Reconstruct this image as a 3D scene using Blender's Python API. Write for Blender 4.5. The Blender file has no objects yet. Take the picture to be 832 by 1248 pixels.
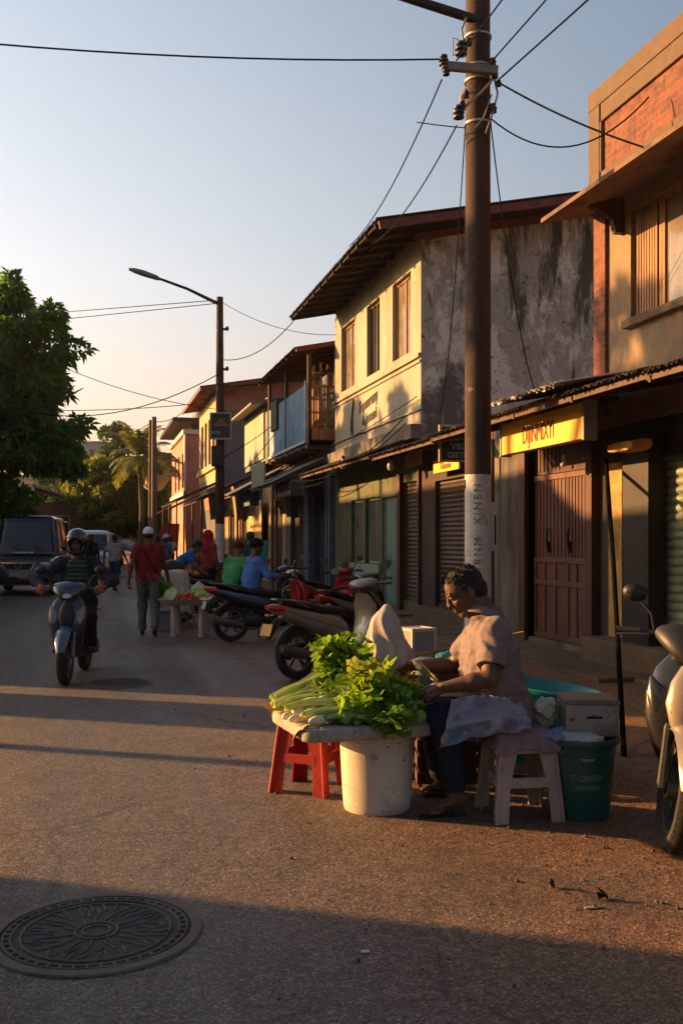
import bpy, bmesh, math, random
import numpy as np
from mathutils import Vector, Matrix, noise, Euler
random.seed(7); rng = np.random.default_rng(7)
PI = math.pi; R = math.radians
sc = bpy.context.scene
COL = sc.collection
YAW = R(14.3); SY, CY = math.sin(YAW), math.cos(YAW)
F = 1200.0; HC = 1.5; HZ = 660.0

# ------------------------------------------------------------ placement
def W(lat, D, z=0.0):
    """metres right of / ahead of the viewer -> world"""
    return Vector((lat*CY + D*SY, D*CY - lat*SY, z))
def G(px, py, z=0.0):
    D = (HC-z)*F/(py-HZ); return W((px-416)/F*D, D, z)
def PD(px, py, D):
    return W((px-416)/F*D, D, HC-(py-HZ)/F*D)
def Yf(px, X=6.2):
    u = (px-416)/F; return X/(CY*u+SY)*(CY-SY*u)
def Zf(px, py, X=6.2):
    u = (px-416)/F; D = X/(CY*u+SY); return HC-(py-HZ)/F*D

# ------------------------------------------------------------ materials
MATS = {}
def nd(nt, t, **kw):
    n = nt.nodes.new(t)
    for k, v in kw.items():
        if k.startswith('i_'):
            n.inputs[k[2:].replace('_', ' ')].default_value = v
        else: setattr(n, k, v)
    return n
def ramp(nt, fac, stops):
    r = nt.nodes.new('ShaderNodeValToRGB'); cr = r.color_ramp
    while len(cr.elements) < len(stops): cr.elements.new(0.5)
    for e, (p, c) in zip(cr.elements, stops):
        e.position = p; e.color = (c, c, c, 1) if isinstance(c, (int, float)) else (*c, 1)
    nt.links.new(fac, r.inputs[0]); return r.outputs[0]
def mixc(nt, fac, a, b, mode='MIX'):
    m = nt.nodes.new('ShaderNodeMix'); m.data_type = 'RGBA'; m.blend_type = mode
    for s, v in ((m.inputs[0], fac), (m.inputs[6], a), (m.inputs[7], b)):
        if isinstance(v, bpy.types.NodeSocket): nt.links.new(v, s)
        elif isinstance(v, (int, float)): s.default_value = v
        else: s.default_value = (*v, 1)
    return m.outputs[2]
def tex(nt, kind, scale, vec, detail=4, rough=.6, dist=0.0):
    n = nt.nodes.new(kind); n.inputs['Scale'].default_value = scale
    if kind == 'ShaderNodeTexNoise':
        n.inputs['Detail'].default_value = detail; n.inputs['Roughness'].default_value = rough; n.inputs['Distortion'].default_value = dist
    nt.links.new(vec, n.inputs['Vector']); return n.outputs[0]
def coords(nt, scale=(1, 1, 1)):
    t = nt.nodes.new('ShaderNodeTexCoord'); m = nt.nodes.new('ShaderNodeMapping')
    m.inputs['Scale'].default_value = scale; nt.links.new(t.outputs['Object'], m.inputs[0]); return m.outputs[0]
def mat(name, base, rough=.75, var=.2, scale=4.0, second=None, sscale=1.5, cut=(.5, .65), streak=1.0, bump=.15, bscale=60.0, metal=0.0, spec=.4, coat=0.0, third=None, tscale=.6, tcut=(.55, .6), subs=0.0, transm=0.0, bdist=.01, spots=None):
    if name in MATS: return MATS[name]
    m = bpy.data.materials.new(name); m.use_nodes = True; nt = m.node_tree; L = nt.links
    b = nt.nodes['Principled BSDF']
    v = coords(nt); vs = coords(nt, (1, 1, streak))
    n = tex(nt, 'ShaderNodeTexNoise', scale, v, 6, .65)
    lo = tuple(c*(1-var) for c in base); hi = tuple(min(1, c*(1+var)) for c in base)
    col = ramp(nt, n, [(.3, lo), (.7, hi)])
    if second:
        s = tex(nt, 'ShaderNodeTexNoise', sscale, vs, 8, .68, .3)
        col = mixc(nt, ramp(nt, s, [(cut[0], 0.0), (cut[1], 1.0)]), col, second)
    if third:
        s = tex(nt, 'ShaderNodeTexNoise', tscale, vs, 8, .7, .2)
        col = mixc(nt, ramp(nt, s, [(tcut[0], 0.0), (tcut[1], 1.0)]), col, third)
    if spots:
        s = tex(nt, 'ShaderNodeTexNoise', spots[1], v, 3, .5)
        col = mixc(nt, ramp(nt, s, [(spots[2], 0.0), (spots[2]+.05, 1.0)]), col, spots[0])
    L.new(col, b.inputs['Base Color'])
    fn = tex(nt, 'ShaderNodeTexNoise', bscale, v, 5, .7)
    L.new(ramp(nt, n, [(.25, max(.03, rough-.12)), (.75, min(1, rough+.12))]), b.inputs['Roughness'])
    b.inputs['Metallic'].default_value = metal
    b.inputs['Specular IOR Level'].default_value = spec
    b.inputs['Coat Weight'].default_value = coat; b.inputs['Coat Roughness'].default_value = .08
    if subs: b.inputs['Subsurface Weight'].default_value = subs; b.inputs['Subsurface Radius'].default_value = (.02, .008, .004)
    if transm: b.inputs['Transmission Weight'].default_value = transm
    if bump:
        bp = nd(nt, 'ShaderNodeBump'); bp.inputs['Strength'].default_value = bump; bp.inputs['Distance'].default_value = bdist
        L.new(fn, bp.inputs['Height']); L.new(bp.outputs[0], b.inputs['Normal'])
    MATS[name] = m; return m
def glass_mat(name, col, rough=.08):
    return mat(name, col, rough=rough, var=.15, scale=1.2, bump=0, spec=.7, coat=.3)
def leaf_mat(name, c1, c2, c3=None, trans=.35):
    if name in MATS: return MATS[name]
    m = bpy.data.materials.new(name); m.use_nodes = True; nt = m.node_tree; L = nt.links
    b = nt.nodes['Principled BSDF']; out = nt.nodes['Material Output']
    g = nt.nodes.new('ShaderNodeNewGeometry')
    col = ramp(nt, g.outputs['Random Per Island'], [(0, c1), (.7, c2), (1, c3 or c2)])
    v = coords(nt); n = tex(nt, 'ShaderNodeTexNoise', .7, v, 4)
    col = mixc(nt, ramp(nt, n, [(.35, 0.0), (.7, .55)]), col, tuple(c*1.6 for c in c2))
    L.new(col, b.inputs['Base Color']); b.inputs['Roughness'].default_value = .5; b.inputs['Specular IOR Level'].default_value = .35
    t = nt.nodes.new('ShaderNodeBsdfTranslucent'); L.new(mixc(nt, .5, col, (c2[0]*2.2, c2[1]*2.0, c2[2]*.6)), t.inputs[0])
    mx = nt.nodes.new('ShaderNodeMixShader'); mx.inputs[0].default_value = trans
    L.new(b.outputs[0], mx.inputs[1]); L.new(t.outputs[0], mx.inputs[2]); L.new(mx.outputs[0], out.inputs[0])
    MATS[name] = m; return m

# ------------------------------------------------------------ mesh builder
class MB:
    def __init__(s): s.v = []; s.f = []
    def add(s, vs, fs):
        o = len(s.v); s.v += [tuple(v) for v in vs]; s.f += [tuple(i+o for i in f) for f in fs]; return s
    def box(s, x0, x1, y0, y1, z0, z1, M=None):
        vs = [Vector((x, y, z)) for x in (x0, x1) for y in (y0, y1) for z in (z0, z1)]
        if M: vs = [M @ v for v in vs]
        return s.add(vs, [(0, 1, 3, 2), (4, 6, 7, 5), (0, 4, 5, 1), (2, 3, 7, 6), (0, 2, 6, 4), (1, 5, 7, 3)])
    def quad(s, a, b, c, d): return s.add([a, b, c, d], [(0, 1, 2, 3)])
    def tube(s, pts, r, n=8, cap=True):
        pts = [Vector(p) for p in pts]; N = len(pts)
        rs = r if isinstance(r, (list, tuple)) else [r]*N
        vs = []; up = None
        for i, p in enumerate(pts):
            t = (pts[min(i+1, N-1)]-pts[max(i-1, 0)]).normalized()
            if up is None: up = t.orthogonal().normalized()
            up = (up - t*up.dot(t)); up = up.normalized() if up.length > 1e-6 else t.orthogonal().normalized()
            w = t.cross(up)
            for k in range(n):
                a = 2*PI*k/n; vs.append(p + (up*math.cos(a)+w*math.sin(a))*rs[i])
        fs = [(i*n+k, i*n+(k+1) % n, (i+1)*n+(k+1) % n, (i+1)*n+k) for i in range(N-1) for k in range(n)]
        if cap: fs += [tuple(range(n))[::-1], tuple(range((N-1)*n, N*n))]
        return s.add(vs, fs)
    def bar(s, a, b, w, h):
        a = Vector(a); b = Vector(b); t = (b-a).normalized()
        u = Vector((0, 0, 1)).cross(t)
        if u.length < 1e-4: u = Vector((1, 0, 0))
        u.normalize(); v = t.cross(u)
        vs = [p+u*sx*w/2+v*sy*h/2 for p in (a, b) for sx, sy in ((-1, -1), (1, -1), (1, 1), (-1, 1))]
        return s.add(vs, [(0, 3, 2, 1), (4, 5, 6, 7), (0, 1, 5, 4), (1, 2, 6, 5), (2, 3, 7, 6), (3, 0, 4, 7)])
    def lathe(s, prof, c=(0, 0, 0), n=32, axis='z', cap=False):
        vs = []; c = Vector(c)
        for r, z in prof:
            for k in range(n):
                a = 2*PI*k/n; x, y = r*math.cos(a), r*math.sin(a)
                vs.append(c + (Vector((x, y, z)) if axis == 'z' else Vector((x, z, y)) if axis == 'y' else Vector((z, x, y))))
        N = len(prof)
        fs = [(i*n+k, i*n+(k+1) % n, (i+1)*n+(k+1) % n, (i+1)*n+k) for i in range(N-1) for k in range(n)]
        if cap: fs += [tuple(range(n))[::-1], tuple(range((N-1)*n, N*n))]
        return s.add(vs, fs)
    def torus(s, c, Rr, r, n=32, m=12, axis='y', sx=1.0):
        return s.lathe([(Rr+r*math.cos(a), r*sx*math.sin(a)) for a in [2*PI*i/m for i in range(m+1)]], c, n, axis)
    def ell(s, c, r, n=14, M=None):
        vs = []; c = Vector(c); m = n//2+1
        for i in range(m+1):
            t = PI*i/m
            for k in range(n):
                a = 2*PI*k/n; q = Vector((r[0]*math.sin(t)*math.cos(a), r[1]*math.sin(t)*math.sin(a), r[2]*math.cos(t)))
                if M: q = M @ q
                vs.append(c+q)
        return s.add(vs, [(i*n+k, (i+1)*n+k, (i+1)*n+(k+1) % n, i*n+(k+1) % n) for i in range(m) for k in range(n)])
    def loft(s, secs, n=20, cap=True):
        """secs: (x,y,z, half width along y, half height, exponent, tilt deg about y)"""
        vs = []
        for q in secs:
            x, y, z, hw, hh = q[:5]; e = q[5] if len(q) > 5 else 2.5; t = R(q[6]) if len(q) > 6 else 0
            for k in range(n):
                a = 2*PI*k/n; ca, sa = math.cos(a), math.sin(a)
                yy = hw*math.copysign(abs(ca)**(2/e), ca); zz = hh*math.copysign(abs(sa)**(2/e), sa)
                vs.append((x-zz*math.sin(t), y+yy, z+zz*math.cos(t)))
        N = len(secs)
        fs = [(i*n+k, i*n+(k+1) % n, (i+1)*n+(k+1) % n, (i+1)*n+k) for i in range(N-1) for k in range(n)]
        if cap: fs += [tuple(range(n))[::-1], tuple(range((N-1)*n, N*n))]
        return s.add(vs, fs)
    def prism(s, poly, y0, y1, y0b=None):
        """poly in xz, extruded along y"""
        n = len(poly); vs = [(x, y0, z) for x, z in poly]+[(x, y1, z) for x, z in poly]
        return s.add(vs, [tuple(range(n)), tuple(range(n, 2*n))[::-1]]+[(k, k+n, (k+1) % n+n, (k+1) % n) for k in range(n)])
    def sheet(s, fn, nu, nv, thick=None):
        """fn(u,v)->point, u,v in 0..1"""
        P = [Vector(fn(i/nu, j/nv)) for i in range(nu+1) for j in range(nv+1)]
        fs = [(i*(nv+1)+j, (i+1)*(nv+1)+j, (i+1)*(nv+1)+j+1, i*(nv+1)+j+1) for i in range(nu) for j in range(nv)]
        if thick is None: return s.add(P, fs)
        o = len(P); t = Vector(thick)
        fs2 = fs+[tuple(i+o for i in f)[::-1] for f in fs]
        rim = [j for j in range(nv+1)]+[i*(nv+1)+nv for i in range(1, nu+1)]+[nu*(nv+1)+j for j in range(nv-1, -1, -1)]+[i*(nv+1) for i in range(nu-1, 0, -1)]
        fs2 += [(rim[k], rim[(k+1) % len(rim)], rim[(k+1) % len(rim)]+o, rim[k]+o) for k in range(len(rim))]
        return s.add(P+[p+t for p in P], fs2)
    def corr(s, a, b, c, pitch=.09, amp=.016, jag=0.0, thick=.004):
        """corrugated sheet: a->b ridge direction length (edge along a-c carries the waves)"""
        a = Vector(a); b = Vector(b); c = Vector(c); U = b-a; V = c-a; N = U.cross(V).normalized()
        nw = max(6, int(V.length/pitch*6)); 
        js = [random.uniform(-jag, jag) for _ in range(nw+1)]
        def fn(u, v):
            k = int(round(v*nw)); p = a+V*v+U*u+N*amp*math.sin(v*V.length/pitch*2*PI)
            if u == 0: p -= U.normalized()*abs(js[k//6])
            return p
        return s.sheet(fn, 3, nw, N*thick)
def fixn(me):
    bm = bmesh.new(); bm.from_mesh(me); bmesh.ops.recalc_face_normals(bm, faces=bm.faces); bm.to_mesh(me); bm.free()
def obj(name, mb, m, parent=None, smooth=False, bevel=0.0, norm=True, kind=None, label=None):
    me = bpy.data.meshes.new(name)
    if isinstance(mb, tuple): me.from_pydata(*mb)
    else: me.from_pydata([tuple(v) for v in mb.v], [], mb.f)
    me.update()
    if norm: fixn(me)
    o = bpy.data.objects.new(name, me); COL.objects.link(o)
    if m: me.materials.append(m)
    if smooth:
        me.polygons.foreach_set('use_smooth', [True]*len(me.polygons))
        if smooth != 'all':
            try:
                me.set_sharp_from_angle(angle=R(smooth if smooth is not True else 38))
            except Exception: pass
    if bevel:
        b = o.modifiers.new('bevel', 'BEVEL'); b.width = bevel; b.segments = 2; b.limit_method = 'ANGLE'; b.angle_limit = R(40)
    if parent: o.parent = parent
    if kind: o['kind'] = kind
    if label: o['label'] = label
    return o
def objs(name, mb, m, parent=None, smooth=False, bevel=0.0):
    """one object per connected piece of the builder"""
    n = len(mb.v); up = list(range(n))
    def find(a):
        while up[a] != a: up[a] = up[up[a]]; a = up[a]
        return a
    for f in mb.f:
        r0 = find(f[0])
        for i in f[1:]: up[find(i)] = r0
    groups = {}
    for f in mb.f: groups.setdefault(find(f[0]), []).append(f)
    out = []
    for fs in groups.values():
        ids = sorted({i for f in fs for i in f}); mp = {a: b for b, a in enumerate(ids)}
        q = MB(); q.v = [mb.v[i] for i in ids]; q.f = [tuple(mp[i] for i in f) for f in fs]; out.append(obj(name, q, m, parent, smooth, bevel))
    return out
def tag(o, label, cat, group=None):
    o['label'] = label; o['category'] = cat
    if group: o['group'] = group
    return o
def thing(name, label, cat, loc=(0, 0, 0), rz=0.0, group=None):
    o = bpy.data.objects.new(name, None); COL.objects.link(o); o.empty_display_size = .2
    o.location = loc; o.rotation_euler = (0, 0, rz); return tag(o, label, cat, group)
def copy_tree(o, parent=None):
    c = o.copy(); COL.objects.link(c)
    if parent: c.parent = parent
    for ch in list(o.children): copy_tree(ch, c)
    return c
def text_mb(s, size, ext=.002, space=1.0, xs=1.0, offset=0.0):
    """text lying in local XY, centred"""
    cu = bpy.data.curves.new('t', 'FONT'); cu.body = s; cu.size = size; cu.extrude = ext; cu.align_x = 'CENTER'; cu.align_y = 'CENTER'; cu.space_character = space; cu.offset = offset; cu.resolution_u = 3
    o = bpy.data.objects.new('t', cu); COL.objects.link(o)
    dg = bpy.context.evaluated_depsgraph_get(); me = bpy.data.meshes.new_from_object(o.evaluated_get(dg))
    mb = MB(); mb.add([(v.co.x*xs, v.co.y, v.co.z) for v in me.vertices], [tuple(p.vertices) for p in me.polygons])
    bpy.data.objects.remove(o); bpy.data.curves.remove(cu); bpy.data.meshes.remove(me); return mb
def xf(mb, M):
    mb.v = [tuple(M @ Vector(v)) for v in mb.v]; return mb
def frame_M(o, x, y):
    x = Vector(x).normalized(); y = Vector(y).normalized(); z = x.cross(y)
    return Matrix.Translation(Vector(o)) @ Matrix((x, y, z)).transposed().to_4x4()

# ------------------------------------------------------------ implicit surfaces
def sdf_mesh(prims, h=.008, k=.02, wr=0.0, wscale=14.0, wst=(1, 1, 1), subs=None):
    """prims: ('c',a,b,ra,rb[,planes]) round cone; ('e',c,radii,euler[,planes]); planes=[(point,normal)] keep side opposite to the normal.
    ('-e',...) / ('-c',...) subtract."""
    mar = .03+k
    lo = np.full(3, 1e9); hi = np.full(3, -1e9); bb = []
    for p in prims:
        if p[0][-1] == 'c':
            a, b = np.array(p[1], float), np.array(p[2], float); r = max(p[3], p[4]); l, u = np.minimum(a, b)-r, np.maximum(a, b)+r
        else:
            c = np.array(p[1], float); r = max(p[2]); l, u = c-r, c+r
        bb.append((l, u))
        if p[0][0] != '-': lo = np.minimum(lo, l); hi = np.maximum(hi, u)
    lo -= mar; hi += mar; dims = np.ceil((hi-lo)/h).astype(int)+1
    Fd = np.full(dims, .12, np.float32)
    for p, (l, u) in zip(prims, bb):
        i0 = np.clip(np.floor((l-mar-lo)/h).astype(int), 0, dims-1); i1 = np.clip(np.ceil((u+mar-lo)/h).astype(int)+1, 1, dims)
        if (i1 <= i0).any(): continue
        sl = tuple(slice(a, b) for a, b in zip(i0, i1))
        X, Y, Z = np.meshgrid(*[(lo[d]+h*np.arange(i0[d], i1[d])).astype(np.float32) for d in range(3)], indexing='ij')
        if p[0][-1] == 'c':
            a, b = np.array(p[1], float), np.array(p[2], float); ba = b-a; L2 = max(ba@ba, 1e-12)
            t = np.clip(((X-a[0])*ba[0]+(Y-a[1])*ba[1]+(Z-a[2])*ba[2])/L2, 0, 1)
            d = np.sqrt((X-a[0]-t*ba[0])**2+(Y-a[1]-t*ba[1])**2+(Z-a[2]-t*ba[2])**2)-(p[3]+t*(p[4]-p[3]))
        else:
            c = p[1]; r = p[2]; Q = (X-c[0], Y-c[1], Z-c[2])
            e = p[3] if len(p) > 3 else None
            if e is not None:
                Mx = np.array(e.to_matrix() if isinstance(e, Euler) else (e if isinstance(e, Matrix) else Euler(e).to_matrix()))
                Q = tuple(Mx[0][j]*Q[0]+Mx[1][j]*Q[1]+Mx[2][j]*Q[2] for j in range(3))
            k0 = np.sqrt(sum((Q[j]/r[j])**2 for j in range(3)))+1e-6; k1 = np.sqrt(sum((Q[j]/r[j]**2)**2 for j in range(3)))+1e-6
            d = k0*(k0-1)/k1
        pl = p[5] if p[0][-1] == 'c' and len(p) > 5 else p[4] if p[0][-1] == 'e' and len(p) > 4 else []
        for (pt, nn) in pl:
            nn = np.array(nn, float); nn /= np.linalg.norm(nn)
            d = np.maximum(d, (X-pt[0])*nn[0]+(Y-pt[1])*nn[1]+(Z-pt[2])*nn[2])
        if p[0][0] == '-':
            kk = .005; f = Fd[sl]; hh = np.maximum(kk-np.abs(-d-f), 0)/kk; Fd[sl] = np.maximum(f, -d)+hh*hh*kk*.25
        else:
            q = .005 if p[0][0] == 'H' else k; f = Fd[sl]; hh = np.maximum(q-np.abs(f-d), 0)/q; Fd[sl] = np.minimum(f, d)-hh*hh*q*.25
    ins = Fd < 0
    n = [d-1 for d in dims]
    cnt = np.zeros(n, np.int8)
    offs = [(i, j, l) for i in (0, 1) for j in (0, 1) for l in (0, 1)]
    for o in offs: cnt += ins[o[0]:o[0]+n[0], o[1]:o[1]+n[1], o[2]:o[2]+n[2]]
    act = np.argwhere((cnt > 0) & (cnt < 8)); idm = np.full(n, -1, np.int32); idm[tuple(act.T)] = np.arange(len(act))
    V8 = np.stack([Fd[act[:, 0]+o[0], act[:, 1]+o[1], act[:, 2]+o[2]] for o in offs], 1)
    acc = np.zeros((len(act), 3)); cn = np.zeros(len(act))
    for a in range(8):
        for b in range(a+1, 8):
            oa, ob = np.array(offs[a]), np.array(offs[b])
            if abs(oa-ob).sum() != 1: continue
            fa, fb = V8[:, a], V8[:, b]; m = (fa < 0) != (fb < 0)
            t = np.where(m, fa/(np.where(m, fa-fb, 1)), 0)
            acc[m] += oa+t[m, None]*(ob-oa); cn[m] += 1
    P = lo+h*(act+acc/cn[:, None])
    faces = []
    for ax in range(3):
        o = [0, 0, 0]; o[ax] = 1
        A = ins[:dims[0]-o[0], :dims[1]-o[1], :dims[2]-o[2]]; B = ins[o[0]:, o[1]:, o[2]:]
        E = np.argwhere(A != B); b1, b2 = [(1, 2), (2, 0), (0, 1)][ax]
        E = E[(E[:, b1] > 0) & (E[:, b2] > 0)]
        E = E[(E[:, b1] < n[b1]) & (E[:, b2] < n[b2])]
        fl = A[tuple(E.T)]
        def cid(d1, d2):
            q = E.copy(); q[:, b1] -= d1; q[:, b2] -= d2; return idm[tuple(q.T)]
        Q = np.stack([cid(1, 1), cid(0, 1), cid(0, 0), cid(1, 0)], 1)
        Q[~fl] = Q[~fl][:, ::-1]; faces.append(Q)
    Fq = np.concatenate(faces); Fq = Fq[(Fq >= 0).all(1)]
    if wr:
        nrm = np.zeros_like(P); q = P[Fq]; fnv = np.cross(q[:, 2]-q[:, 0], q[:, 3]-q[:, 1])
        for c in range(4): np.add.at(nrm, Fq[:, c], fnv)
        nrm /= np.linalg.norm(nrm, axis=1)[:, None]+1e-9
        s = np.array(wst)*wscale
        dd = np.array([noise.noise(Vector(p*s))+.5*(1-2*abs(noise.noise(Vector(p*s*2.1+5)))) for p in P])
        P = P+nrm*(dd*wr)[:, None]
    return (P.tolist(), [], Fq.tolist())

# ------------------------------------------------------------ camera, light, sky
cam = bpy.data.cameras.new('camera'); co = bpy.data.objects.new('camera', cam); COL.objects.link(co); sc.camera = co
co.location = (0, 0, HC); co.rotation_euler = (PI/2, 0, -YAW)
cam.sensor_fit = 'VERTICAL'; cam.sensor_height = 36; cam.lens = 36*F/1248; cam.shift_y = (HZ-624)/1248; cam.clip_end = 2000; cam.clip_start = .05
SUN_EL = R(13.5); ldir = Vector((.856, -.517, 0)).normalized()   # horizontal travel direction of the light
sun = bpy.data.lights.new('sun', 'SUN'); so = bpy.data.objects.new('sun', sun); COL.objects.link(so)
sun.energy = 5.0; sun.angle = R(.6); sun.color = (1.0, .53, .18)
trav = Vector((ldir.x*math.cos(SUN_EL), ldir.y*math.cos(SUN_EL), -math.sin(SUN_EL)))
so.rotation_euler = trav.to_track_quat('-Z', 'Y').to_euler(); so.location = (0, 0, 30)
w = bpy.data.worlds.new('World'); sc.world = w; w.use_nodes = True
sk = w.node_tree.nodes.new('ShaderNodeTexSky'); sk.sky_type = 'NISHITA'; sk.sun_disc = False
sk.sun_elevation = SUN_EL; sk.sun_rotation = math.atan2(-ldir.x, -ldir.y)   # compass angle of the sun from +Y towards +X
sk.air_density = 1.0; sk.dust_density = 4.0; sk.ozone_density = 1.5
_nt = w.node_tree; _tc = _nt.nodes.new('ShaderNodeTexCoord'); _sp = _nt.nodes.new('ShaderNodeSeparateXYZ'); _nt.links.new(_tc.outputs['Generated'], _sp.inputs[0])
_hz = ramp(_nt, _sp.outputs[2], [(0, (.86, .34, .08)), (.1, (.80, .42, .20)), (.25, (.60, .52, .44)), (.5, (.34, .37, .38)), (.75, (.10, .12, .14)), (1, (.02, .03, .04))])   # thin evening haze high in the air, same for every ray
_add = _nt.nodes.new('ShaderNodeMix'); _add.data_type = 'RGBA'; _add.blend_type = 'ADD'; _add.clamp_result = False; _add.inputs[0].default_value = 1
_ml = _nt.nodes.new('ShaderNodeVectorMath'); _ml.operation = 'SCALE'; _nt.links.new(_hz, _ml.inputs[0])
_dt = _nt.nodes.new('ShaderNodeVectorMath'); _dt.operation = 'DOT_PRODUCT'; _nt.links.new(_tc.outputs['Generated'], _dt.inputs[0]); _dt.inputs[1].default_value = (-ldir.x, -ldir.y, 0)
_mr = _nt.nodes.new('ShaderNodeMapRange'); _mr.interpolation_type = 'SMOOTHSTEP'; _nt.links.new(_dt.outputs['Value'], _mr.inputs[0]); _mr.inputs[1].default_value = -.35; _mr.inputs[2].default_value = .7; _mr.inputs[3].default_value = .12*6.7; _mr.inputs[4].default_value = .80*6.7
_nt.links.new(_mr.outputs[0], _ml.inputs['Scale'])
_nt.links.new(sk.outputs[0], _add.inputs[6]); _nt.links.new(_ml.outputs[0], _add.inputs[7]); _nt.links.new(_add.outputs[2], _nt.nodes['Background'].inputs[0])
_nt.nodes['Background'].inputs[1].default_value = .055
sc.view_settings.view_transform = 'Standard'; sc.view_settings.look = 'None'; sc.view_settings.gamma = 1; sc.view_settings.exposure = 1.6
sc.cycles.max_bounces = 6

def haze():
    m = bpy.data.materials.new('haze_air'); m.use_nodes = True; nt = m.node_tree; nt.nodes.clear(); o = nt.nodes.new('ShaderNodeOutputMaterial'); v = nt.nodes.new('ShaderNodeVolumePrincipled')
    v.inputs['Color'].default_value = (.92, .88, .84, 1); v.inputs['Density'].default_value = .00025; v.inputs['Anisotropy'].default_value = .35; nt.links.new(v.outputs[0], o.inputs['Volume'])
    h = obj('haze', MB().box(-60, 40, -22, 235, -1.03, 24), m); h['kind'] = 'stuff'; tag(h, 'thin warm evening haze filling the air along the street', 'haze')
haze()
# ============================================================ SETTING
def ground_mat():
    m = bpy.data.materials.new('road_surface'); m.use_nodes = True; nt = m.node_tree; L = nt.links; b = nt.nodes['Principled BSDF']
    v = coords(nt)
    big = tex(nt, 'ShaderNodeTexNoise', .35, v, 8, .65); mid = tex(nt, 'ShaderNodeTexNoise', 3, v, 8, .7); fine = tex(nt, 'ShaderNodeTexNoise', 70, v, 4, .75)
    vo = nt.nodes.new('ShaderNodeTexVoronoi'); vo.inputs['Scale'].default_value = 110; L.new(v, vo.inputs['Vector'])
    asph = ramp(nt, mid, [(.3, (.058, .046, .040)), (.7, (.092, .073, .063))])
    asph = mixc(nt, ramp(nt, fine, [(.50, 0.0), (.66, 1.0)]), asph, (.20, .16, .13))
    asph = mixc(nt, ramp(nt, fine, [(.3, .95), (.46, 0.0)]), asph, (.016, .013, .011))
    dirt = ramp(nt, mid, [(.3, (.12, .052, .021)), (.7, (.22, .098, .040))])
    dirt = mixc(nt, ramp(nt, fine, [(.52, 0.0), (.7, .9)]), dirt, (.32, .18, .10))
    dirt = mixc(nt, ramp(nt, fine, [(.3, .9), (.46, 0.0)]), dirt, (.03, .016, .01))
    sx = nt.nodes.new('ShaderNodeSeparateXYZ'); L.new(v, sx.inputs[0])
    ma = nt.nodes.new('ShaderNodeMath'); ma.operation = 'MULTIPLY_ADD'; L.new(big, ma.inputs[0]); ma.inputs[1].default_value = 2.6; L.new(sx.outputs[0], ma.inputs[2])
    mb_ = nt.nodes.new('ShaderNodeMath'); mb_.operation = 'MULTIPLY_ADD'; L.new(mid, mb_.inputs[0]); mb_.inputs[1].default_value = 1.0; L.new(ma.outputs[0], mb_.inputs[2])
    mr = nt.nodes.new('ShaderNodeMapRange'); L.new(mb_.outputs[0], mr.inputs[0]); mr.inputs[1].default_value = 2.3; mr.inputs[2].default_value = 5.2
    patch = ramp(nt, big, [(.5, 0.0), (.68, .35)])
    col = mixc(nt, patch, asph, (.115, .072, .05))
    col = mixc(nt, mr.outputs[0], col, dirt)
    vc = nt.nodes.new('ShaderNodeTexVoronoi'); vc.inputs['Scale'].default_value = 115; L.new(v, vc.inputs['Vector']); sp_ = nt.nodes.new('ShaderNodeSeparateColor'); L.new(vc.outputs['Color'], sp_.inputs[0])
    vc2 = nt.nodes.new('ShaderNodeTexVoronoi'); vc2.inputs['Scale'].default_value = 42; L.new(v, vc2.inputs['Vector']); sp2 = nt.nodes.new('ShaderNodeSeparateColor'); L.new(vc2.outputs['Color'], sp2.inputs[0])
    col = mixc(nt, 1.0, col, ramp(nt, sp_.outputs[0], [(0, .45), (.5, .92), (.85, 1.25), (1, 1.8)]), 'MULTIPLY'); col = mixc(nt, .7, col, ramp(nt, sp2.outputs[0], [(0, .6), (.5, 1.05), (1, 1.45)]), 'MULTIPLY'); L.new(col, b.inputs['Base Color'])
    st = tex(nt, 'ShaderNodeTexNoise', .8, v, 6, .6, .5); col = mixc(nt, ramp(nt, st, [(.56, 0.0), (.68, .5)]), col, (.038, .030, .026))
    cr = nt.nodes.new('ShaderNodeTexVoronoi'); cr.feature = 'DISTANCE_TO_EDGE'; cr.inputs['Scale'].default_value = .55
    wp = nt.nodes.new('ShaderNodeMix'); wp.data_type = 'RGBA'; wp.blend_type = 'ADD'; wp.inputs[0].default_value = .35; wn = nt.nodes.new('ShaderNodeTexNoise'); wn.inputs['Scale'].default_value = 3; wn.inputs['Detail'].default_value = 6; L.new(v, wn.inputs['Vector']); L.new(v, wp.inputs[6]); L.new(wn.outputs['Color'], wp.inputs[7]); L.new(wp.outputs[2], cr.inputs['Vector'])
    ck = mixc(nt, ramp(nt, big, [(.45, 0.0), (.6, 1.0)]), (0, 0, 0), ramp(nt, cr.outputs[0], [(.0, .9), (.014, 0.0)])); col = mixc(nt, ck, col, (.02, .015, .012)); L.new(col, b.inputs['Base Color'])
    tr_ = tex(nt, 'ShaderNodeTexNoise', 1.1, coords(nt, (1, .06, 1)), 4, .6); L.new(ramp(nt, tr_, [(.35, .55), (.65, .85)]), b.inputs['Roughness']); b.inputs['Specular IOR Level'].default_value = .5
    bp = nd(nt, 'ShaderNodeBump'); bp.inputs['Strength'].default_value = .45; bp.inputs['Distance'].default_value = .010
    h = mixc(nt, .6, vo.outputs[0], fine); L.new(h, bp.inputs['Height'])
    bp2 = nd(nt, 'ShaderNodeBump'); bp2.inputs['Strength'].default_value = .5; bp2.inputs['Distance'].default_value = .03; L.new(mid, bp2.inputs['Height']); L.new(bp2.outputs[0], bp.inputs['Normal'])
    L.new(bp.outputs[0], b.inputs['Normal']); return m
M_road = ground_mat()
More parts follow.
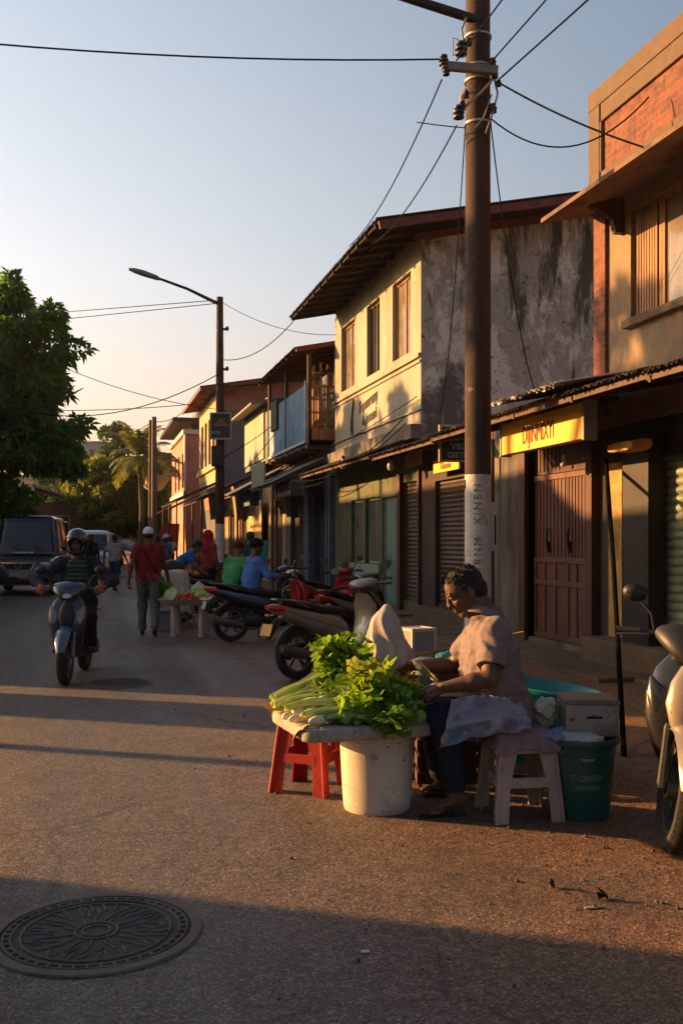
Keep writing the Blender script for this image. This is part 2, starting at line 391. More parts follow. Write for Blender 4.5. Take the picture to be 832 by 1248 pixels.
obj('ground', MB().quad((-500, -200, -.03), (500, -200, -.03), (500, 900, -.03), (-500, 900, -.03)), mat('earth', (.11, .075, .045), rough=.95, second=(.05, .06, .025), sscale=.15), kind='structure')
obj('road', MB().quad((-7.2, -20, 0), (6.19, -20, 0), (6.19, 300, 0), (-7.2, 300, 0)), M_road, kind='structure')
M_conc = mat('apron_concrete', (.13, .078, .045), rough=.95, var=.35, second=(.06, .038, .024), sscale=1.2, cut=(.45, .7), bump=.5, bscale=40, third=(.15, .075, .036), tscale=.8)
ap = MB()
for y0, y1, x0, z in ((2.0, 9.4, 5.6, .05), (9.42, 14.4, 5.2, .05), (14.42, 18.0, 5.4, .06), (18.02, 25.4, 5.1, .10), (25.45, 36, 5.2, .1), (36.1, 90, 5.2, .12)):
    ap.box(x0, 6.22, y0, y1, -.02, z)
obj('sidewalk', ap, M_conc, kind='structure', bevel=.015)
lp = MB()
for y0, y1 in ((-10, 30), (30.05, 70), (70.05, 160)): lp.box(-8.2, -6.9, y0, y1, -.02, .13)
obj('far_pavement', lp, M_conc, kind='structure', bevel=.015)
# loose grit
gm = MB()
for i in range(1500):
    a = rng.random()
    if a < .6: x, y = rng.normal(3.0, .9), rng.normal(4.0, 1.0)
    else: x, y = rng.uniform(.5, 5.0), rng.uniform(2.5, 9)
    if x > 4.9: continue
    r = float(rng.choice([.003, .005, .008, .013], p=[.45, .35, .16, .04])); M = Euler((rng.random()*3, rng.random()*3, rng.random()*3)).to_matrix()
    gm.ell((x, y, r*.3), (r, r*.8, r*.6), 6, M)
g = obj('gravel', gm, mat('grit', (.09, .05, .03), rough=.95, var=.5, scale=9), kind='stuff')
tag(g, 'loose grit and small clods scattered over the dirt shoulder', 'gravel')
for k, (px, py, s, lab) in enumerate(((672, 1082, .018, 'dark crumpled leaf lying on the dirt, farther of two'), (733, 1096, .026, 'dark crumpled leaf lying on the dirt, nearer of two'))):
    p = G(px, py); lm = MB()
    for j in range(3):
        a0 = random.uniform(0, 6)
        lm.sheet(lambda u, v: (p.x+math.cos(a0)*(u-.5)*s*2-math.sin(a0)*(v-.5)*s*math.sin(PI*u+.2), p.y+math.sin(a0)*(u-.5)*s*2+math.cos(a0)*(v-.5)*s*math.sin(PI*u+.2), .006+.02*abs(v-.5)+.015*u*j), 5, 4, (0, 0, .002))
    tag(obj('dead_leaf', lm, mat('dead_leaf', (.02, .014, .01), rough=.8)), lab, 'leaf', 'dead leaves on the dirt')
for px, py, lab in ((445, 1161, 'small white paper scrap lying on the asphalt'), (722, 1107, 'flat pale scrap of paper pressed in the dirt')):
    p = G(px, py); sm = MB().box(-.016 if px < 500 else -.035, .016 if px < 500 else .035, -.009, .012, .002, .006, Matrix.Translation(p) @ Matrix.Rotation(-.1, 4, 'Z'))
    tag(obj('paper_scrap', sm, mat('paper' + str(px), (.4, .38, .36) if px < 500 else (.24, .17, .12), rough=.9)), lab, 'paper')

# manholes
def manhole(px, py, r, label, seed):
    p = G(px, py); t = thing('manhole_cover', label, 'manhole cover', (p.x, p.y, 0), -YAW, 'manhole covers in the road')
    mi = mat('cast_iron', (.12, .105, .095), rough=.85, var=.35, scale=8, bump=.4, bscale=50, spec=.25, second=(.08, .06, .05), sscale=5)
    mr = mat('manhole_collar', (.125, .105, .092), rough=.9, var=.3, scale=6, bump=.5, bscale=50)
    obj('collar', MB().lathe([(r*.9, .002), (r*.9, .011), (r, .010), (r*1.01, .002)], n=72), mr, t, True)
    pl = MB().lathe([(0.001, .004), (r*.88, .004), (r*.89, .001)], n=72); obj('plate', pl, mat('iron_dark', (.045, .038, .034), rough=.8, bump=.3), t)
    rb = MB(); rnd = random.Random(seed)
    for rr in (.86, .79, .70, .2, .13): rb.torus((0, 0, .006), r*rr, .0055, 72, 6, 'z')
    for k in range(44):
        a = 2*PI*k/44; rb.bar((math.cos(a)*r*.79, math.sin(a)*r*.79, .007), (math.cos(a)*r*.86, math.sin(a)*r*.86, .007), .010, .008)
    for ring_, (ra, rb_) in enumerate(((.20, .40), (.36, .56), (.50, .70))):
        n_ = (16, 26, 38)[ring_]
        for k in range(n_):
            a = 2*PI*(k+rnd.uniform(-.3, .3))/n_; r0, r1 = r*(ra+rnd.uniform(-.02, .05)), r*(rb_+rnd.uniform(-.07, .03)); b_ = rnd.uniform(-.16, .16)
            rb.tube([(math.cos(a+b_*u*u)*(r0+(r1-r0)*u), math.sin(a+b_*u*u)*(r0+(r1-r0)*u), .0055) for u in (0, .33, .66, 1)], [.003, .0055, .005, .003], 5)
    obj('rib_pattern', rb, mi, t, True)
manhole(118, 1136, .40, 'large round ribbed iron manhole cover in the shaded foreground asphalt', 1)
manhole(144, 833, .36, 'small far manhole cover in the road beside the oncoming scooter', 2)

# ============================================================ BUILDINGS
def grey_wall():
    m = bpy.data.materials.new('mouldy_plaster'); m.use_nodes = True; nt = m.node_tree; L = nt.links; b = nt.nodes['Principled BSDF']; v = coords(nt)
    fine = tex(nt, 'ShaderNodeTexNoise', 14, v, 8, .75); base = ramp(nt, fine, [(.3, (.26, .23, .20)), (.7, (.42, .375, .33))])
    lt_ = tex(nt, 'ShaderNodeTexNoise', 1.3, coords(nt, (1, 1, .6)), 10, .75, .3); base = mixc(nt, ramp(nt, lt_, [(.50, 0.0), (.56, 1.0)]), base, (.60, .54, .48))
    sx = nt.nodes.new('ShaderNodeSeparateXYZ'); L.new(v, sx.inputs[0])
    def thr(scale, vec, k, z0, lo, hi, rgh=.72):
        n = tex(nt, 'ShaderNodeTexNoise', scale, vec, 10, rgh, .15); a = nt.nodes.new('ShaderNodeMath'); a.operation = 'MULTIPLY_ADD'; L.new(sx.outputs[2], a.inputs[0]); a.inputs[1].default_value = k; a.inputs[2].default_value = -k*z0
        c = nt.nodes.new('ShaderNodeMath'); L.new(n, c.inputs[0]); L.new(a.outputs[0], c.inputs[1]); return ramp(nt, c.outputs[0], [(lo, 0.0), (hi, 1.0)])
    base = mixc(nt, thr(1.6, coords(nt, (1.6, 1.6, .32)), .045, 6.6, .50, .58), base, (.085, .072, .062))   # drips from the eave
    base = mixc(nt, thr(.9, coords(nt, (1, 1, .8)), -.05, 4.6, .52, .60), base, (.12, .105, .095))      # damp from below
    base = mixc(nt, thr(7, v, 0, 0, .58, .64), base, (.06, .05, .045))
    L.new(base, b.inputs['Base Color']); b.inputs['Roughness'].default_value = .95
    bp = nd(nt, 'ShaderNodeBump'); bp.inputs['Strength'].default_value = .6; bp.inputs['Distance'].default_value = .02; L.new(fine, bp.inputs['Height']); L.new(bp.outputs[0], b.inputs['Normal']); return m
M_grey = grey_wall()
M_cream = mat('cream_plaster', (.33, .29, .225), rough=.9, var=.14, scale=2, second=(.21, .175, .135), sscale=1.0, cut=(.42, .7), streak=.3, bump=.3, bscale=30)
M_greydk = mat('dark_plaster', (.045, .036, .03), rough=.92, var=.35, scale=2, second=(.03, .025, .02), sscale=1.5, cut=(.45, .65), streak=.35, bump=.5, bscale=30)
M_wood = mat('dark_wood', (.075, .035, .02), rough=.7, var=.4, scale=6, streak=.1, second=(.03, .015, .01), sscale=9, bump=.4, bscale=40)
M_woodlt = mat('worn_orange_wood', (.30, .14, .055), rough=.65, var=.3, scale=5, second=(.14, .06, .03), sscale=8, streak=.1, bump=.3)
M_glassdk = glass_mat('dark_glass', (.03, .028, .025))
M_curtain = mat('curtain_glass', (.16, .13, .10), rough=.15, var=.3, scale=3, streak=.2, bump=0, spec=.6)
M_eave_shade = mat('eave_shade_timber', (.022, .014, .010), rough=.9, var=.4, scale=6)  # timber darkened: shade under the eave is put into its colour
M_rust = mat('rusty_sheet', (.038, .029, .025), rough=.8, var=.4, scale=3, second=(.075, .034, .02), sscale=2, bump=.3)
M_sheetlt = mat('pale_sheet', (.35, .31, .27), rough=.6, var=.3, scale=3, second=(.15, .09, .06), sscale=2.5, bump=.2, metal=.2)
M_red = mat('red_oxide', (.15, .028, .02), rough=.65, var=.3, scale=4, second=(.06, .02, .015), sscale=2)
M_shut = mat('brown_shutter', (.085, .047, .034), rough=.6, var=.25, scale=2.5, second=(.04, .025, .02), sscale=2, streak=.4, bump=.15, metal=.1)
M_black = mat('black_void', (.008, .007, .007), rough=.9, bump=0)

def facade(mb, X, y0, y1, z0, z1, ops=(), depth=.16):
    ys = sorted({y0, y1, *[o[0] for o in ops], *[o[1] for o in ops]}); zs = sorted({z0, z1, *[o[2] for o in ops], *[o[3] for o in ops]})
    for i in range(len(ys)-1):
        for j in range(len(zs)-1):
            a, b, c, d = ys[i], ys[i+1], zs[j], zs[j+1]; my, mz = (a+b)/2, (c+d)/2
            if any(o[0] < my < o[1] and o[2] < mz < o[3] for o in ops): continue
            mb.quad((X, a, c), (X, a, d), (X, b, d), (X, b, c))
    for a, b, c, d in ops:
        x2 = X+depth
        mb.quad((X, a, c), (x2, a, c), (x2, a, d), (X, a, d)); mb.quad((X, b, c), (X, b, d), (x2, b, d), (x2, b, c))
        mb.quad((X, a, c), (X, b, c), (x2, b, c), (x2, a, c)); mb.quad((X, a, d), (x2, a, d), (x2, b, d), (X, b, d))
def mass(mb, X, X2, y0, y1, z0, z1, ops=(), zr=None):
    """facade on X plus ends, back and top; zr = top height at X2"""
    zr = zr or z1
    facade(mb, X, y0, y1, z0, z1, ops)
    for y in (y0, y1): mb.quad((X, y, z0), (X2, y, z0), (X2, y, zr), (X, y, z1))
    mb.quad((X2, y0, z0), (X2, y1, z0), (X2, y1, zr), (X2, y0, zr)); mb.quad((X, y0, z1), (X, y1, z1), (X2, y1, zr), (X2, y0, zr))
def window(par, X, a, b, c, d, mf, mg, nv=2, bars=0, label=None):
    x = X+.09; t = .055
    f = MB().box(x-.03, x+.03, a, a+t, c, d).box(x-.03, x+.03, b-t, b, c, d).box(x-.03, x+.03, a+t, b-t, c, c+t).box(x-.03, x+.03, a+t, b-t, d-t, d)
    for i in range(1, nv): yy = a+(b-a)*i/nv; f.box(x-.028, x+.028, yy-t*.5, yy+t*.5, c+t, d-t)
    w_ = obj('window', f, mf, par, bevel=.006)
    obj('pane', MB().box(x+.0, x+.012, a+.01, b-.01, c+.01, d-.01), mg, w_)
    if bars:
        bb = MB()
        for i in range(bars): yy = a+t+(b-a-2*t)*(i+.5)/bars; bb.box(x-.05, x-.034, yy-.018, yy+.018, c+t, d-t)
        obj('bars', bb, mf, w_)
    return w_
def shutter(par, X, a, b, c, d, m, pitch=.085, name='shutter', label=None):
    n = int((d-c)/pitch)
    def fn(u, v):
        t = u*n; fr = t-math.floor(t); return (X-.028*math.sin(PI*fr)**.7+.003*math.sin(v*7+u*3), a+(b-a)*v, c+(d-c)*u)
    mb = MB().sheet(fn, n*5, 3, (.004, 0, 0)).box(X-.04, X+.02, a, b, c-.0, c+.07)
    return obj(name, mb, m, par, smooth=50, label=label)
def awning(par_name, label, X0, X1, y0, y1, z0, z1, m, jag=.03, thick=True, posts=(), under=None, cat='awning', zb=None, group=None, pitch=.09):
    """X0 street edge (z0), X1 wall edge (z1)"""
    zb = zb or z0
    t = thing(par_name, label, cat, ((X0+X1)/2, (y0+y1)/2, z0), 0, group); T = Matrix.Translation(-Vector(t.location))
    obj('roof_sheet', xf(MB().corr((X0, y0, z0), (X1, y0, z1), (X0, y1, zb), pitch=pitch, jag=jag), T), m, t, smooth=60)
    fr = MB(); n = max(2, int((y1-y0)/1.2))
    for i in range(n+1):
        u = i/n; y = y0+.03+(y1-y0-.06)*u; z = z0+(zb-z0)*u
        fr.bar((X0+.05, y, z-.065), (X1, y, z1-.065), .04, .06)
    fr.bar((X0+.08, y0, z0-.05), (X0+.08, y1, zb-.05), .035, .05)
    obj('timber_frame', xf(fr, T), under or M_wood, t)
    for (x, y) in posts:
        obj('post', xf(MB().tube([(x, y, 0.05), (x, y, z0-.03)], .035, 8), T), under or M_wood, t, True)
    return t
TXT = {}
# ---- brick building (nearest right)
def brick_mat():
    m = bpy.data.materials.new('old_brick'); m.use_nodes = True; nt = m.node_tree; L = nt.links; b = nt.nodes['Principled BSDF']
    t = nt.nodes.new('ShaderNodeTexCoord'); s = nt.nodes.new('ShaderNodeSeparateXYZ'); c = nt.nodes.new('ShaderNodeCombineXYZ')
    L.new(t.outputs['Object'], s.inputs[0]); ad = nt.nodes.new('ShaderNodeMath'); L.new(s.outputs[0], ad.inputs[0]); L.new(s.outputs[1], ad.inputs[1]); L.new(ad.outputs[0], c.inputs[0]); L.new(s.outputs[2], c.inputs[1])
    nz = tex(nt, 'ShaderNodeTexNoise', 5, t.outputs['Object'], 6); 
    wv = mixc(nt, .03, c.outputs[0], nz, 'ADD')
    br = nt.nodes.new('ShaderNodeTexBrick'); L.new(wv, br.inputs[0]); br.inputs['Scale'].default_value = 1; br.inputs['Brick Width'].default_value = .23; br.inputs['Row Height'].default_value = .078; br.inputs['Mortar Size'].default_value = .008
    br.inputs['Color1'].default_value = (.20, .05, .028, 1); br.inputs['Color2'].default_value = (.11, .032, .022, 1); br.inputs['Mortar'].default_value = (.13, .08, .055, 1); br.inputs['Bias'].default_value = -.1
    n2 = tex(nt, 'ShaderNodeTexNoise', 1.6, t.outputs['Object'], 8, .7)
    col = mixc(nt, ramp(nt, n2, [(.5, 0.0), (.75, .7)]), br.outputs[0], (.19, .10, .055))
    n3 = tex(nt, 'ShaderNodeTexNoise', 9, t.outputs['Object'], 6, .7); col = mixc(nt, ramp(nt, n3, [(.48, 0.0), (.68, .85)]), col, (.05, .022, .016))
    L.new(col, b.inputs['Base Color']); b.inputs['Roughness'].default_value = .92
    bp = nd(nt, 'ShaderNodeBump'); bp.inputs['Strength'].default_value = .9; bp.inputs['Distance'].default_value = .015; L.new(mixc(nt, .35, br.outputs[0], n3), bp.inputs['Height']); L.new(bp.outputs[0], b.inputs['Normal']); return m
M_brick = brick_mat()
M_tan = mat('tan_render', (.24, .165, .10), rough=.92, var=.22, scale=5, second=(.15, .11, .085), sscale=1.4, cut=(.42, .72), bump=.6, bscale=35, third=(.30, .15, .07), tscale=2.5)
M_coping = mat('coping', (.11, .068, .045), rough=.9, var=.3, scale=7, second=(.10, .07, .05), sscale=2, bump=.6, bscale=30)
t = thing('brick_building', 'two storey rendered building with a red brick parapet and barred window at the right edge', 'building', (6.2, 7.5, 0)); T = Matrix.Translation(-Vector(t.location))
B0, B1 = 2.0, 11.25
wl = MB(); wy0, wy1 = 9.72, Yf(768); wn = (Yf(900), Yf(768), 4.12, 5.42)
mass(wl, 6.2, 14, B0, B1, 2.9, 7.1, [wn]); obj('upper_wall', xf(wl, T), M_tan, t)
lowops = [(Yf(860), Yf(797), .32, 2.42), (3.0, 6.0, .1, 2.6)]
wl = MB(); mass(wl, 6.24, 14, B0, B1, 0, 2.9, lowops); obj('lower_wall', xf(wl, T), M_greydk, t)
pp = MB().box(6.13, 6.2, B0, 11.0, 6.05, 6.68); obj('parapet_bricks', xf(pp, T), M_brick, t)
cp = MB().box(6.08, 6.3, B0, B1+.03, 6.9, 7.13).box(6.09, 6.2, B0, 10.98, 5.75, 6.06).box(6.09, 6.2, B0, 10.98, 6.68, 6.898).box(6.08, 6.2, 11.0, B1+.02, 5.7, 6.897).box(6.085, 6.199, 10.96, 11.0, 6.06, 6.68)
obj('coping', xf(cp, T), M_coping, t, bevel=.01)
pb = MB().box(6.15, 6.2, 10.98, B1+.01, 3.05, 5.6); obj('brick_corner', xf(pb, T), M_brick, t)
sl = MB().add([(5.3, B0, 5.35), (5.3, 11.0, 5.42), (6.12, 11.35, 5.72), (6.12, B0, 5.72), (5.3, B0, 5.30), (5.3, 11.0, 5.37), (6.12, 11.35, 5.62), (6.12, B0, 5.62)], [(0, 1, 2, 3), (7, 6, 5, 4), (0, 4, 5, 1), (1, 5, 6, 2), (2, 6, 7, 3), (3, 7, 4, 0)])
slo = obj('canopy', xf(sl, T), mat('canopy_board', (.16, .085, .05), rough=.85, var=.35, scale=4, second=(.06, .035, .025), sscale=2, bump=.4), t)
brk = MB()
for y in (10.6, 8.7, 6.8): brk.prism([(5.75, 5.5), (6.2, 5.62), (6.2, 5.2), (6.08, 5.2), (6.05, 5.36)], y, y+.09)
objs('bracket', xf(brk, T), M_wood, slo)
window(t, 6.2-6.2, wn[0]-7.5, 9.9-7.5, wn[2], wn[3], M_woodlt, M_curtain, 2)
window(t, 6.2-6.2, 9.9-7.5+.005, wn[1]-7.5, wn[2], wn[3], M_woodlt, M_glassdk, 1, bars=8)
obj('window_sill', xf(MB().box(6.1, 6.3, wn[0], wn[1]+.05, wn[2]-.1, wn[2]-.002), T), M_coping, t, bevel=.01)
M_teal = mat('teal_paint', (.03, .085, .08), rough=.5, var=.25, scale=3, second=(.02, .04, .04), sscale=2)
sh = shutter(t, .1, lowops[0][0]-7.5+.03, lowops[0][1]-7.5-.03, .32, 2.42, mat('sea_green_shutter', (.24, .26, .16), rough=.5, var=.2, scale=2.5, second=(.12, .14, .10), sscale=2.2, metal=.1), .1)
fr = MB(); a, b = lowops[0][0], lowops[0][1]
fr.box(6.2, 6.28, b-.035, b+.03, .32, 2.45).box(6.2, 6.28, a-.03, b-.036, 2.40, 2.46); obj('shutter_frame', xf(fr, T), M_teal, t)
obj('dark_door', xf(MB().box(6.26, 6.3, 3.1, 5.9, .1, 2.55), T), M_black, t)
pl_ = MB().box(6.02, 6.24, Yf(792, 6.05), 10.35, .1, 2.7); obj('pillar', xf(pl_, T), mat('dark_maroon_paint', (.014, .007, .006), rough=.6, var=.3), t, bevel=.01)
st = MB().box(6.12, 6.245, Yf(757, 6.12), Yf(741, 6.12), .35, 2.45); obj('sunlit_wall_slit', xf(st, T), mat('sunlit_wall_slit', (.42, .22, .06), rough=.8, var=.3, scale=6, second=(.2, .1, .03), sscale=2), t)  # ochre colour stands in for sunlight on a slit of wall
pe = MB().box(5.88, 6.24, B0, 11.1, .02, .33); obj('plinth', xf(pe, T), M_conc, t, bevel=.02)
# ---- shop with the maroon gate
S0, S1 = 11.28, 14.55
t = thing('gate_shop', 'single storey concrete shop with tall maroon folding gate, under the jagged tin awning', 'building', (6.2, 12.9, 0)); T = Matrix.Translation(-Vector(t.location))
d0, d1 = 11.42, Yf(643); wl = MB(); mass(wl, 6.2, 12, S0, S1, 0, 3.35, [(d0, d1, .12, 3.0)])
obj('wall', xf(wl, T), mat('pier_plaster', (.15, .12, .09), rough=.92, var=.3, scale=2, second=(.045, .035, .028), sscale=1.6, cut=(.42, .66), streak=.25, bump=.5, bscale=30), t)
M_mar = mat('maroon_gate', (.115, .04, .026), rough=.6, var=.25, scale=2, second=(.05, .02, .016), sscale=1.6, cut=(.45, .8), streak=.25, bump=.2, spots=((.25, .13, .09), 14, .72))
for i, (a, b, zt) in enumerate(((d0+.03, (d0+d1)/2-.1, 2.45), ((d0+d1)/2-.09, d1-.03, 2.45))):
    g = MB(); x = 6.3
    g.box(x, x+.03, a, b, .13, zt)
    nn = 9
    for k in range(nn): yy = a+(b-a)*(k+.5)/nn; g.box(x-.014, x, yy-.012, yy+.012, 1.28, zt-.07)
    for k in range(4): yy = a+(b-a)*(k+.0)/3; yy = min(max(yy, a+.03), b-.03); g.box(x-.02, x+.001, yy-.028, yy+.028, .14, 1.2)
    for z in (.13, .88, 1.2, zt-.08): g.box(x-.024, x+.002, a, b, z, z+.075)
    dd = obj('gate_leaf', xf(g, T), M_mar, t, bevel=.004)
    yy = b-.12 if i == 0 else a+.5
    obj('handle', xf(MB().tube([(x-.05, yy, 1.42), (x-.06, yy, 1.5), (x-.06, yy, 1.62), (x-.04, yy, 1.68)], .014, 6).box(x-.05, x-.02, yy-.02, yy+.02, 1.35, 1.5), T), M_black, dd)
tr = MB().box(6.31, 6.33, d0, d1, 2.46, 3.0)
for k in range(7): yy = d0+(d1-d0)*(.55+.45*(k+.5)/7); tr.box(6.295, 6.31, yy-.014, yy+.014, 2.5, 3.0)
obj('transom', xf(tr, T), mat('maroon_dark', (.07, .02, .015), rough=.7), t)
fr = MB().box(6.14, 6.36, d1, d1+.22, .1, 3.05).box(6.12, 6.36, d0-.16, d0, .1, 3.05); objs('gate_jamb', xf(fr, T), mat('frame_maroon', (.06, .017, .013), rough=.6), t)
obj('padlock_charm', xf(MB().ell((6.2, d0+.75, 2.62), (.02, .03, .07), 8).ell((6.19, d0+.78, 2.54), (.02, .035, .03), 8), T), mat('pale_tin', (.3, .26, .2)), t, True)
o = obj('drain_pipe', MB().tube([(6.1, Yf(600, 6.1), .1), (6.1, Yf(600, 6.1), 3.1)], .03, 8), M_greydk, None, True); tag(o, 'thin dark drain pipe on the concrete pier right of the pole', 'pipe')
# ---- shutter shop
t = thing('shutter_shop', 'low dark shop front with brown roller shutter, behind the seated vendor', 'building', (6.2, 16.3, 0)); T = Matrix.Translation(-Vector(t.location))
wl = MB(); a0, a1 = Yf(580), Yf(530); mass(wl, 6.2, 11, 14.57, 18.05, 0, 3.3, [(a0, a1, .3, 2.62)]); obj('wall', xf(wl, T), M_shut if 0 else mat('maroon_wall', (.05, .026, .022), rough=.8, var=.3, second=(.03, .02, .018)), t)
shutter(t, .11, a0-16.3, a1-16.3, .3, 2.62, M_shut)
obj('plinth', xf(MB().box(6.0, 6.2, 14.6, 18.0, .02, .28), T), M_conc, t, bevel=.02)
# ---- cream and grey house
H0, H1 = 18.1, 25.0
t = thing('cream_house', 'two storey house with cream front, mouldy grey side wall and rusty overhanging roof', 'house', (6.2, 21.5, 0)); T = Matrix.Translation(-Vector(t.location))
wins = [(18.72, 19.95), (20.9, 21.95), (23.0, 24.35)]
wl = MB(); facade(wl, 6.2, H0+.001, H1, 3.75, 7.55, [(a, b, 5.3, 6.92) for a, b in wins], .2)
obj('front_wall', xf(wl, T), M_cream, t)
lb = MB(); X2 = 13.0
def roofz(x): return 7.32+(x-5.0)*.205
sd = MB().quad((6.2, H0, 2.4), (X2, H0, 2.4), (X2, H0, roofz(X2)-.06), (6.2, H0, roofz(6.2)-.06)); sd.quad((6.2, H1, 0), (X2, H1, 0), (X2, H1, roofz(X2)-.06), (6.2, H1, roofz(6.2)-.06)); sd.quad((X2, H0, 0), (X2, H1, 0), (X2, H1, 8.9), (X2, H0, 8.9))
sd.quad((6.2, H0, 0), (X2, H0, 0), (X2, H0, 2.4), (6.2, H0, 2.4))
obj('side_wall', xf(sd, T), M_grey, t)
tm = MB().box(6.14, 6.2, H0-.01, H1, 5.08, 5.16).box(6.165, 6.2, H0-.01, H1, 4.98, 5.03).box(6.15, 6.2, H0-.01, H1, 4.05, 4.07)
obj('string_course', xf(tm, T), M_cream, t)
for i, (a, b) in enumerate(wins):
    w_ = window(t, .03, a-21.5, b-21.5, 5.3, 6.92, M_woodlt if i != 1 else M_wood, M_curtain if i != 1 else M_glassdk, 2)
rf = MB().corr((5.0, 17.0, roofz(5.0)), (X2+.6, 17.0, roofz(X2+.6)), (5.0, 25.1, roofz(5)), pitch=.11, amp=.02, jag=.02)
ro = obj('roof', xf(rf, T), M_rust, t, smooth=60)
fa = MB()
fa.bar((5.05, 17.06, roofz(5)-.1), (X2+.5, 17.06, roofz(X2+.5)-.1), .05, .15)
fa.bar((6.2, H0-.03, roofz(6.2)-.14), (X2+.5, H0-.03, roofz(X2+.5)-.14), .05, .16)
obj('fascia', xf(fa, T), M_red, ro)
rt = MB()
for i in range(13): y = 17.25+i*.64; rt.bar((5.02, y, roofz(5)-.075), (7, y, roofz(7)-.075), .045, .09)
for x in (5.08, 5.45, 5.9): rt.bar((x, 17.05, roofz(x)-.05), (x, 25.05, roofz(x)-.05), .04, .04)
obj('rafters', xf(rt, T), M_eave_shade, ro)
sc_ = MB()   # hand-painted script on the wall
sm = text_mb('Fupnnruny', .42, .004, .9, .95); sc2 = text_mb('& Juansnl', .36, .004, .9, 1.0)
yc = Yf(449); 
M1 = frame_M((6.185, yc, 4.72), (0, -1, 0), (0, 0, 1)); sc_.add(xf(sm, M1 @ Matrix.Rotation(.1, 4, 'Z')).v, sm.f)
M2 = frame_M((6.185, yc-.1, 4.36), (0, -1, 0), (0, 0, 1)); sc_.add(xf(sc2, M2 @ Matrix.Rotation(.06, 4, 'Z')).v, sc2.f)
sc_.tube([(6.19, yc+1.25, 4.95), (6.19, yc+1.4, 4.6), (6.19, yc+1.42, 4.2)], [.03, .035, .06], 6).ell((6.19, yc+1.45, 4.18), (.03, .12, .1), 8)
obj('wall_lettering', xf(sc_, T), mat('dark_letter', (.045, .03, .02), rough=.8), t)
# ground floor
gl = MB(); s1a, s1b = Yf(527), Yf(491); dra, drb = Yf(485), Yf(466); w1a, w1b = Yf(462), Yf(445); w2a, w2b = Yf(444), Yf(428); cg = (Yf(411), Yf(401))
facade(gl, 6.2, H0, H1, .0, 3.75, [(H0+.08, s1b, .3, 2.7), (dra, drb, .15, 2.45), (w1a, w1b, 1.0, 2.5), (w2a, w2b, 1.0, 2.5)], .14)
obj('lower_wall', xf(gl, T), mat('olive_wall', (.085, .095, .045), rough=.85, var=.25, second=(.05, .045, .03)), t)
shutter(t, .1, H0+.09-21.5, s1b-21.5-.01, .3, 2.7, M_shut)
objs('jamb', xf(MB().box(6.12, 6.22, s1b, s1b+.2, .1, 2.9).box(6.14, 6.22, H0-.02, H0+.07, .1, 2.9), T), mat('frame_maroon', (.06, .017, .013)), t)
M_pale = mat('pale_green_paint', (.24, .30, .22), rough=.6, var=.2, scale=3, second=(.15, .19, .15))
dm = MB().box(6.26, 6.3, dra, drb, .15, 2.44)
for z0, z1 in ((.3, .95), (1.1, 2.25)): dm.box(6.245, 6.262, dra+.12, drb-.12, z0, z1)
dm.box(6.23, 6.3, dra, dra+.07, .15, 2.44).box(6.23, 6.3, drb-.07, drb, .15, 2.44); d_ = obj('door', xf(dm, T), mat('seafoam_door', (.13, .21, .17), rough=.5, var=.2, scale=3, second=(.07, .12, .10)), t, bevel=.008)
obj('handle', xf(MB().tube([(6.2, dra+.12, 1.0), (6.2, dra+.12, 1.15)], .012, 6), T), M_sheetlt, d_)
for a, b in ((w1a, w1b), (w2a, w2b)): window(t, .03, a-21.5, b-21.5, 1.0, 2.5, M_pale, M_curtain, 1)
obj('light_panel', xf(MB().box(6.16, 6.2, w1a-.05, w2b+.05, .7, .98).box(6.155, 6.2, Yf(463), Yf(442), .1, .68), T), M_pale, t)
obj('roof_band', xf(MB().box(6.0, 6.2, H0+.02, H1, 3.5, 3.78), T), mat('weathered_band', (.16, .13, .10), rough=.9, second=(.07, .05, .04)), t)
# ---- balcony house
t = thing('balcony_house', 'narrow house with blue corrugated balcony front and open timber upper storey', 'house', (6.2, 28.3, 0)); T = Matrix.Translation(-Vector(t.location))
Q0, Q1 = 25.1, 31.6
M_blue = mat('sky_blue_sheet', (.14, .27, .42), rough=.55, var=.2, scale=3, second=(.10, .16, .22), sscale=2, streak=.3)
wl = MB(); ga = (Yf(372), Yf(344)); gb = (Yf(341), Yf(322, 6.2))
mass(wl, 6.2, 11, Q0, Q1, 0, 4.05, [(25.9, 27.6, .12, 2.9), (28.3, 30.9, .12, 2.9)]); mass(wl, 7.4, 11, Q0, Q1, 4.05, 6.9, zr=7.4)
obj('wall', xf(wl, T), mat('slate_blue_wall', (.06, .075, .10), rough=.8, var=.3, second=(.035, .04, .05)), t)
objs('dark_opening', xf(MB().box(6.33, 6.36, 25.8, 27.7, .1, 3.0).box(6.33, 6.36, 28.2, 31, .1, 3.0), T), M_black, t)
bc = MB()
for y in (25.16, 25.5, 27.75, 27.98, 28.2): bc.box(6.08, 6.2, y, y+.13, .1, 3.3)
objs('blue_post', xf(bc, T), mat('blue_grey_paint', (.09, .12, .17), rough=.6, var=.3), t, bevel=.01)
wb = MB()
for k in range(9): wb.box(6.14, 6.2, 25.64, 25.86, .55+k*.22, .74+k*.22)
obj('white_block_strip', xf(wb, T), mat('white_blocks', (.3, .28, .25), rough=.8), t)
fl = MB().box(5.62, 7.4, Q0+.3, Q1-.1, 4.05, 4.2)
for i in range(7): fl.box(5.55, 6.2, Q0+.4+i*.9, Q0+.5+i*.9, 3.95, 4.05)
obj('balcony_floor', xf(fl, T), M_wood, t)
bp_ = MB().corr((5.6, 25.75, 4.22), (5.6, 25.75, 5.7), (5.6, 31.3, 4.22), pitch=.2, amp=.03); obj('balcony_front', xf(bp_, T), M_blue, t, smooth=60)
